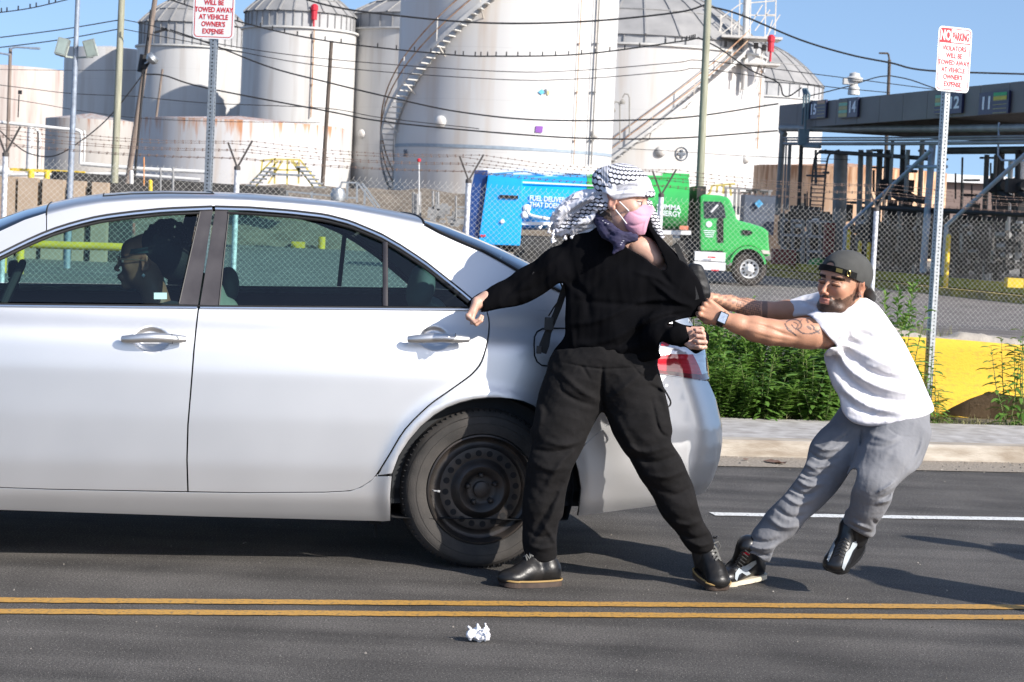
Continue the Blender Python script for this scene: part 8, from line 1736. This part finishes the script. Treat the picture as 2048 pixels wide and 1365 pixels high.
# dark back wall of pipes and loading arms hanging from the roof
for i, (x0, lab) in enumerate([(1770, 'black folded loading arm hanging left of the tie pipe'), (1800, 'black folded loading arm with grey flap, behind the brace'), (1990, 'black loading arm near the right edge under sign 11'), (2030, 'black loading arm at the far right edge')]):
    b = MB(); o = 1.6; b.tube([rp(x0, 360, o), rp(x0 + 8, 385, o), rp(x0 + 35, 400, o), rp(x0 + 52, 402, o)], .09, 8); b.tube([rp(x0 + 6, 300, o), rp(x0 + 4, 400, o)], .06, 8); b.tube([rp(x0 - 6, 378, o), rp(x0 + 20, 372, o)], .11, 8); b.box(rp(x0 + 6, 372, o), (.5, .3, .3)); b.box(rp(x0 + 14, 420, o), (.22, .2, .5)); b.build('loading_arm', M_cable, rack, True)
for lab, x, y0, y1, w in [('yellow bollard beside the left pale blue brace', 1698, 465, 530, 8), ('yellow bollard above the cap, left one', 1720, 487, 520, 8), ('yellow bollard above the cap, right one', 1738, 490, 558, 8), ('tall yellow bollard right of the right sign post', 1897, 474, 570, 10)]:
    b = MB(); top = rp(x, y0, -.5); foot = Vector((top.x, top.y, 0)); b.tube([foot, top], w / 2 * S(top.y), 12); b.lathe(top, [(w / 2 * S(top.y), 0), (w * .3 * S(top.y), .05), (0, .07)], n=12); tag(b.build('bollard', M_yel2, None, True), lab, 'bollard', 'yellow bollards at the loading rack')
b = MB(); b.box(rp(1567, 514, .9), (.62, .5, .42)); tag(b.build('red_box', mat('dark_red_paint', (.16, .01, .015), .6)), 'dark red box on the kerb ahead of the truck', 'box')
b = MB(); b.lathe(rp(1636, 530, .9), [(.26, 0), (.25, .10), (.12, .17), (0, .18)], n=14); tag(b.build('green_cover', mat('green_cover', (.03, .30, .05), .5), None, True), 'low green domed cover left of the cap', 'cover'); b = MB(); b.box(rp(1658, 480, 1.0), (.26, .3, .9)); tag(b.build('red_cabinet', MATS['dark_red_paint']), 'dark red upright cabinet behind the cap', 'box'); b = MB(); b.box(rp(2028, 566, -.1), (.34, .3, .2)); tag(b.build('yellow_block', M_yel2), 'small yellow block on the rack kerb at the right edge', 'block')
for lab, x0, x1, y in [('black horizontal pipe crossing below the right brace', 1760, 2100, 416)]: b = MB(); b.tube([rp(x0, y, 1.2), rp(x1, y + 16, 1.2)], .06, 8); tag(b.build('pipe', M_cable, None, True), lab, 'pipe')
# grey tank box right of the cab with little hazard diamond
t = thing('tote_tank', 'grey-blue rectangular tank with a small hazard diamond behind the truck bonnet', 'tank', P(1512, 470, 62)); b = MB(); c = P(1514, 430, 62); b.box(c, (60 * S(62), 1.2, 78 * S(62))); b.build('tank_box', mat('tote_grey_blue', (.11, .13, .17), .5, var=.15), t); b = MB(); c2 = P(1518, 408, 61.3)
for dx, dz, m in ((-.07, 0, None), (.07, 0, None), (0, .07, None), (0, -.07, None)): b.box(c2 + Vector((dx, 0, dz)), (.09, .02, .09), (Vector((.7, 0, .7)), Vector((0, 1, 0)), Vector((-.7, 0, .7))))
b.build('hazard_diamond', MATS['hazard_blue'], t); b = MB()
for x, h_ in ((1500, 10), (1512, 12), (1528, 8), (1490, 6)): b.tube([P(x, 394, 62), P(x, 394 - h_, 62)], .06, 6); b.box(P(x, 392 - h_, 62), (.25, .1, .06))
b.build('top_valves', M_rackdk, t)
b = MB(); M_fy = MATS['faded_yellow']
for (x0, y0), (x1, y1) in [((1424, 372), (1470, 368)), ((1424, 372), (1420, 386)), ((1435, 371), (1433, 386)), ((1448, 370), (1446, 388)), ((1460, 369), (1462, 392)), ((1420, 386), (1412, 392))]: b.bar(P(x0, y0, 66), P(x1, y1, 66), .07, .06)
tag(b.build('yellow_handrail', M_fy), 'yellow handrail behind the truck cab roof', 'rail'); b = MB()
for (x0, y0), (x1, y1) in [((1448, 376), (1545, 382)), ((1452, 376), (1450, 420)), ((1478, 378), (1476, 430)), ((1470, 378), (1468, 440)), ((1540, 380), (1538, 400))]: b.bar(P(x0, y0, 63), P(x1, y1, 63), .08, .06)
tag(b.build('brown_pipe_frame', M_ribs), 'dark brown pipe frame above the truck bonnet', 'frame')
# roof ventilator and warehouse
b = MB(); c = P(1707, 190, 60); s_ = S(60); b.lathe(c, [(12 * s_, 0), (11 * s_, 14 * s_), (7 * s_, 18 * s_), (7 * s_, 24 * s_), (16 * s_, 27 * s_), (17 * s_, 33 * s_), (11 * s_, 36 * s_), (10 * s_, 42 * s_), (0, 45 * s_)], n=22); b.box(c + Vector((-12 * s_, 0, 26 * s_)), (20 * s_, .3, 12 * s_)); tag(b.build('roof_ventilator', M_dirtyw, None, True), 'white mushroom-shaped roof ventilator above bay signs 15 and 14', 'vent')
wh = thing('warehouse', 'low brown warehouse with a white roof edge, behind the rack at the right', 'building', P(1980, 430, 140)); Yh = 140
x0, x1 = P(1850, 400, Yh).x, P(2300, 400, Yh).x; zt_ = P(1900, 364, Yh).z
b = MB(); b.box(((x0 + x1) / 2, Yh + 8, zt_ / 2), (x1 - x0, 16, zt_)); b.build('wall', mat('warehouse_brown', (.22, .16, .14), .8, var=.06, vscale=.4), wh); b = MB()
for k in range(9): X = lerp(x0, x1, (k + .5) / 9); b.box((X, Yh - .05, zt_ / 2), (.08, .08, zt_))
b.build('wall_joint', M_rackdk, wh); b = MB(); b.box(((x0 + x1) / 2, Yh + 8, zt_ + .25), (x1 - x0 + 1.5, 17, .55)); b.build('roof', mat('roof_white', (.75, .75, .75), .6), wh)
# dark clutter mass at the back of the rack
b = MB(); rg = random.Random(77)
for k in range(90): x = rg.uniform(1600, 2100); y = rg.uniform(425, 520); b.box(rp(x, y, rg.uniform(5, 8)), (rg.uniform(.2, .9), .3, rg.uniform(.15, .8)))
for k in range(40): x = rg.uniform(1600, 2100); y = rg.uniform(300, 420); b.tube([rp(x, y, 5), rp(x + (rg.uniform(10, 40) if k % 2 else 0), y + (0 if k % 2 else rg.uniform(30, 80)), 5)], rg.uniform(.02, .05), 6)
tag(b.build('rack_pipe_mass', M_rackdk), 'dense dark tangle of pipes and pumps at the back of the loading rack', 'machinery', kind='stuff')
# ---------------------------------------------------------------- weeds along the back of the pavement
M_lf = mat('weed_leaf', (.085, .195, .026), .55, col2=(.23, .38, .075), vscale=7, spec=.3); M_lf2 = mat('tall_weed_leaf', (.075, .175, .028), .5, col2=(.18, .32, .065), vscale=7, spec=.35); M_stem = mat('weed_stem', (.10, .17, .04), .7, col2=(.20, .20, .08), vscale=5); M_gr = mat('dry_grass', (.16, .20, .06), .8, col2=(.38, .34, .17), vscale=6)
for m in (M_lf, M_lf2, M_gr):
    nt = m.node_tree; b_ = nt.nodes['Principled BSDF']; o_ = [n for n in nt.nodes if n.type == 'OUTPUT_MATERIAL'][0]; tr = nt.nodes.new('ShaderNodeBsdfTranslucent'); mx = nt.nodes.new('ShaderNodeMixShader'); mx.inputs[0].default_value = .28
    src = b_.inputs['Base Color'].links[0].from_socket; nt.links.new(src, tr.inputs[0]); nt.links.new(b_.outputs[0], mx.inputs[1]); nt.links.new(tr.outputs[0], mx.inputs[2]); nt.links.new(mx.outputs[0], o_.inputs[0])
def leaf(b, p, d, L_, w, droop, rg, seg=4):
    d = d.normalized(); side = d.cross(Vector((0, 0, 1))); side = side.normalized() if side.length > .01 else Vector((1, 0, 0)); side = (side + Vector((0, 0, rg.uniform(-.5, .5)))).normalized(); vs = []; q = p.copy()
    for i in range(seg + 1):
        t = i / seg; ww = w * math.sin(math.pi * min(max(t, .06), .98)) ** .7; vs += [q + side * ww, q - side * ww]; d = (d + Vector((0, 0, -droop))).normalized(); q = q + d * (L_ / seg)
    b.add(vs, [(2 * i, 2 * i + 2, 2 * i + 3, 2 * i + 1) for i in range(seg)])
def weed(base, h, seed, kind, m=None, n_st=3, lean=.12):
    rg = random.Random(seed); st_, lf_ = MB(), MB()
    for s in range(n_st):
        a = rg.uniform(0, 6.28); hh = h * rg.uniform(.72, 1.05); off = Vector((math.cos(a), math.sin(a), 0)); p0 = base + off * rg.uniform(0, .05); top = p0 + Vector((0, 0, hh)) + off * hh * rg.uniform(.05, .30); mid = p0.lerp(top, .5) + off * .02; pts = [p0, mid, top]; st_.tube(pts, [.0045, .0035, .0015], 5)
        n = int(hh * (95 if kind == 'fine' else 42)); 
        for i in range(n):
            t = .03 + .97 * i / n; p = p0.lerp(mid, t * 2) if t < .5 else mid.lerp(top, t * 2 - 1); an = i * 2.4 + rg.uniform(-.4, .4); up = .25 + .9 * t if kind == 'fine' else .35 + .6 * t
            d = Vector((math.cos(an), math.sin(an), up)); L_ = (.095 if kind == 'fine' else .165) * rg.uniform(.7, 1.2) * (1.1 - .45 * t); leaf(lf_, p, d, L_, (.0115 if kind == 'fine' else .0135) * rg.uniform(.7, 1.2), .16 if kind == 'fine' else .30, rg)
            if kind == 'fine' and i % 2 == 0:
                for k in range(3): leaf(lf_, p + d.normalized() * L_ * .4, Vector((math.cos(an + 1.1 - k), math.sin(an + 1.1 - k), up * .7)), L_ * .55, .007, .12, rg, 3)
    return st_, lf_
PROT = {}
def weed_mesh(kind, v):
    if (kind, v) not in PROT:
        st_, lf_ = weed(Vector((0, 0, 0)), .72 if kind == 'fine' else .85, 100 + v * 7 + (kind == 'fine'), kind, n_st=4 if kind == 'fine' else 3)
        o1 = st_.build('stem', M_stem); o2 = lf_.build('foliage', M_lf if kind == 'fine' else M_lf2)
        for o in (o1, o2): o.data.transform(o.matrix_basis)
        PROT[(kind, v)] = (o1.data, o2.data); bpy.data.objects.remove(o1); bpy.data.objects.remove(o2)
    return PROT[(kind, v)]
def place_weed(loc, sc, kind, v, rz, label, group):
    r_ = thing('weed_plant', label, 'plant', loc, group); r_.scale = (sc[0], sc[0], sc[1]); r_.rotation_euler = (0, 0, rz)
    for nm, me in zip(('stem', 'foliage'), weed_mesh(kind, v)):
        o = bpy.data.objects.new(nm, me); COL.objects.link(o); o.parent = r_
rg = random.Random(21); GRP = 'leafy green weeds between the silver car and the man in white'; LAB = 'leafy green weed in the thicket between the car and the man in white'
spots = []
for i in range(64):
    px = rg.uniform(1395, 1690); row = i % 4; Y = 13.45 + row * .34 + rg.uniform(-.1, .1); Y += (px - 1450) * S(13.5) * .2; spots.append((px, Y, row))
for i, (px, Y, row) in enumerate(spots):
    loc = P(px, 700, Y); loc.z = .07; front = row == 0; hpx = interp(px, [1395, 1440, 1500, 1560, 1640, 1690], [.78, .84, .66, .60, .66, .5]) * rg.uniform(.62, 1.12) * (.55 if front else 1.0)
    place_weed(loc, (rg.uniform(.85, 1.35), hpx / .72), 'fine' if rg.random() < .55 else 'tall', rg.randrange(3), rg.uniform(0, 6.28), LAB, GRP)
for i, (px, hh, kind, v, Y, lab) in enumerate([(1790, .95, 'tall', 0, 14.0, 'tall lance-leaved weed just behind the shoulder of the man in white'), (1822, .62, 'tall', 1, 13.7, 'lance-leaved weed at the foot of the right sign post, left one'), (1862, .60, 'tall', 2, 13.75, 'lance-leaved weed at the foot of the right sign post, right one'), (1885, .34, 'tall', 1, 13.8, 'low weed spreading right of the right sign post'), (2028, .72, 'tall', 0, 13.85, 'tall weed at the right edge before the yellow barrier'), (2060, .75, 'tall', 2, 13.9, 'weed cut by the right edge of the picture'), (1796, .9, 'fine', 2, 15.2, 'bushy weed on top of the barrier end, behind the man'), (1768, .85, 'fine', 0, 15.3, 'bushy weed left of the barrier end, behind the man'), (1745, .7, 'tall', 2, 14.2, 'weed half hidden by the neck of the man in white')]):
    loc = P(px, 700, Y); loc.z = .07; place_weed(loc, (1.0, hh / (.85 if kind == 'tall' else .72)), kind, v, rg.uniform(0, 6.28), lab, None)
b = MB(); rgq = random.Random(44)
for i in range(3800):
    u = rgq.uniform(-3, 7); n = n_back + rgq.uniform(-.03, .35) * (1 if rgq.random() < .7 else 3); p = rd(u, n, .06); leaf(b, p, Vector((rgq.uniform(-1, 1), rgq.uniform(-1, 1), rgq.uniform(1, 2.5))), rgq.uniform(.03, .11), .0022, .22, rgq, 3)
tag(b.build('verge_grass', M_gr), 'short dry and green grass along the back edge of the pavement', 'grass', kind='stuff')
b = MB()
for i in range(900):
    q = P(rgq.uniform(1395, 1900), 640, rgq.uniform(17, 26)); q.z = 0; 
    c_ = mnoise.noise(Vector((q.x * .9, q.y * .6, 0)));
    if c_ > .05:
        for k in range(5): leaf(b, q + Vector((rgq.uniform(-.1, .1), rgq.uniform(-.1, .1), 0)), Vector((rgq.uniform(-.6, .6), rgq.uniform(-.6, .6), 1.5)), rgq.uniform(.10, .32), .004, .10, rgq, 3)
tag(b.build('fence_weeds', M_gr), 'wispy seed grass growing along the foot of the fence', 'grass', kind='stuff')
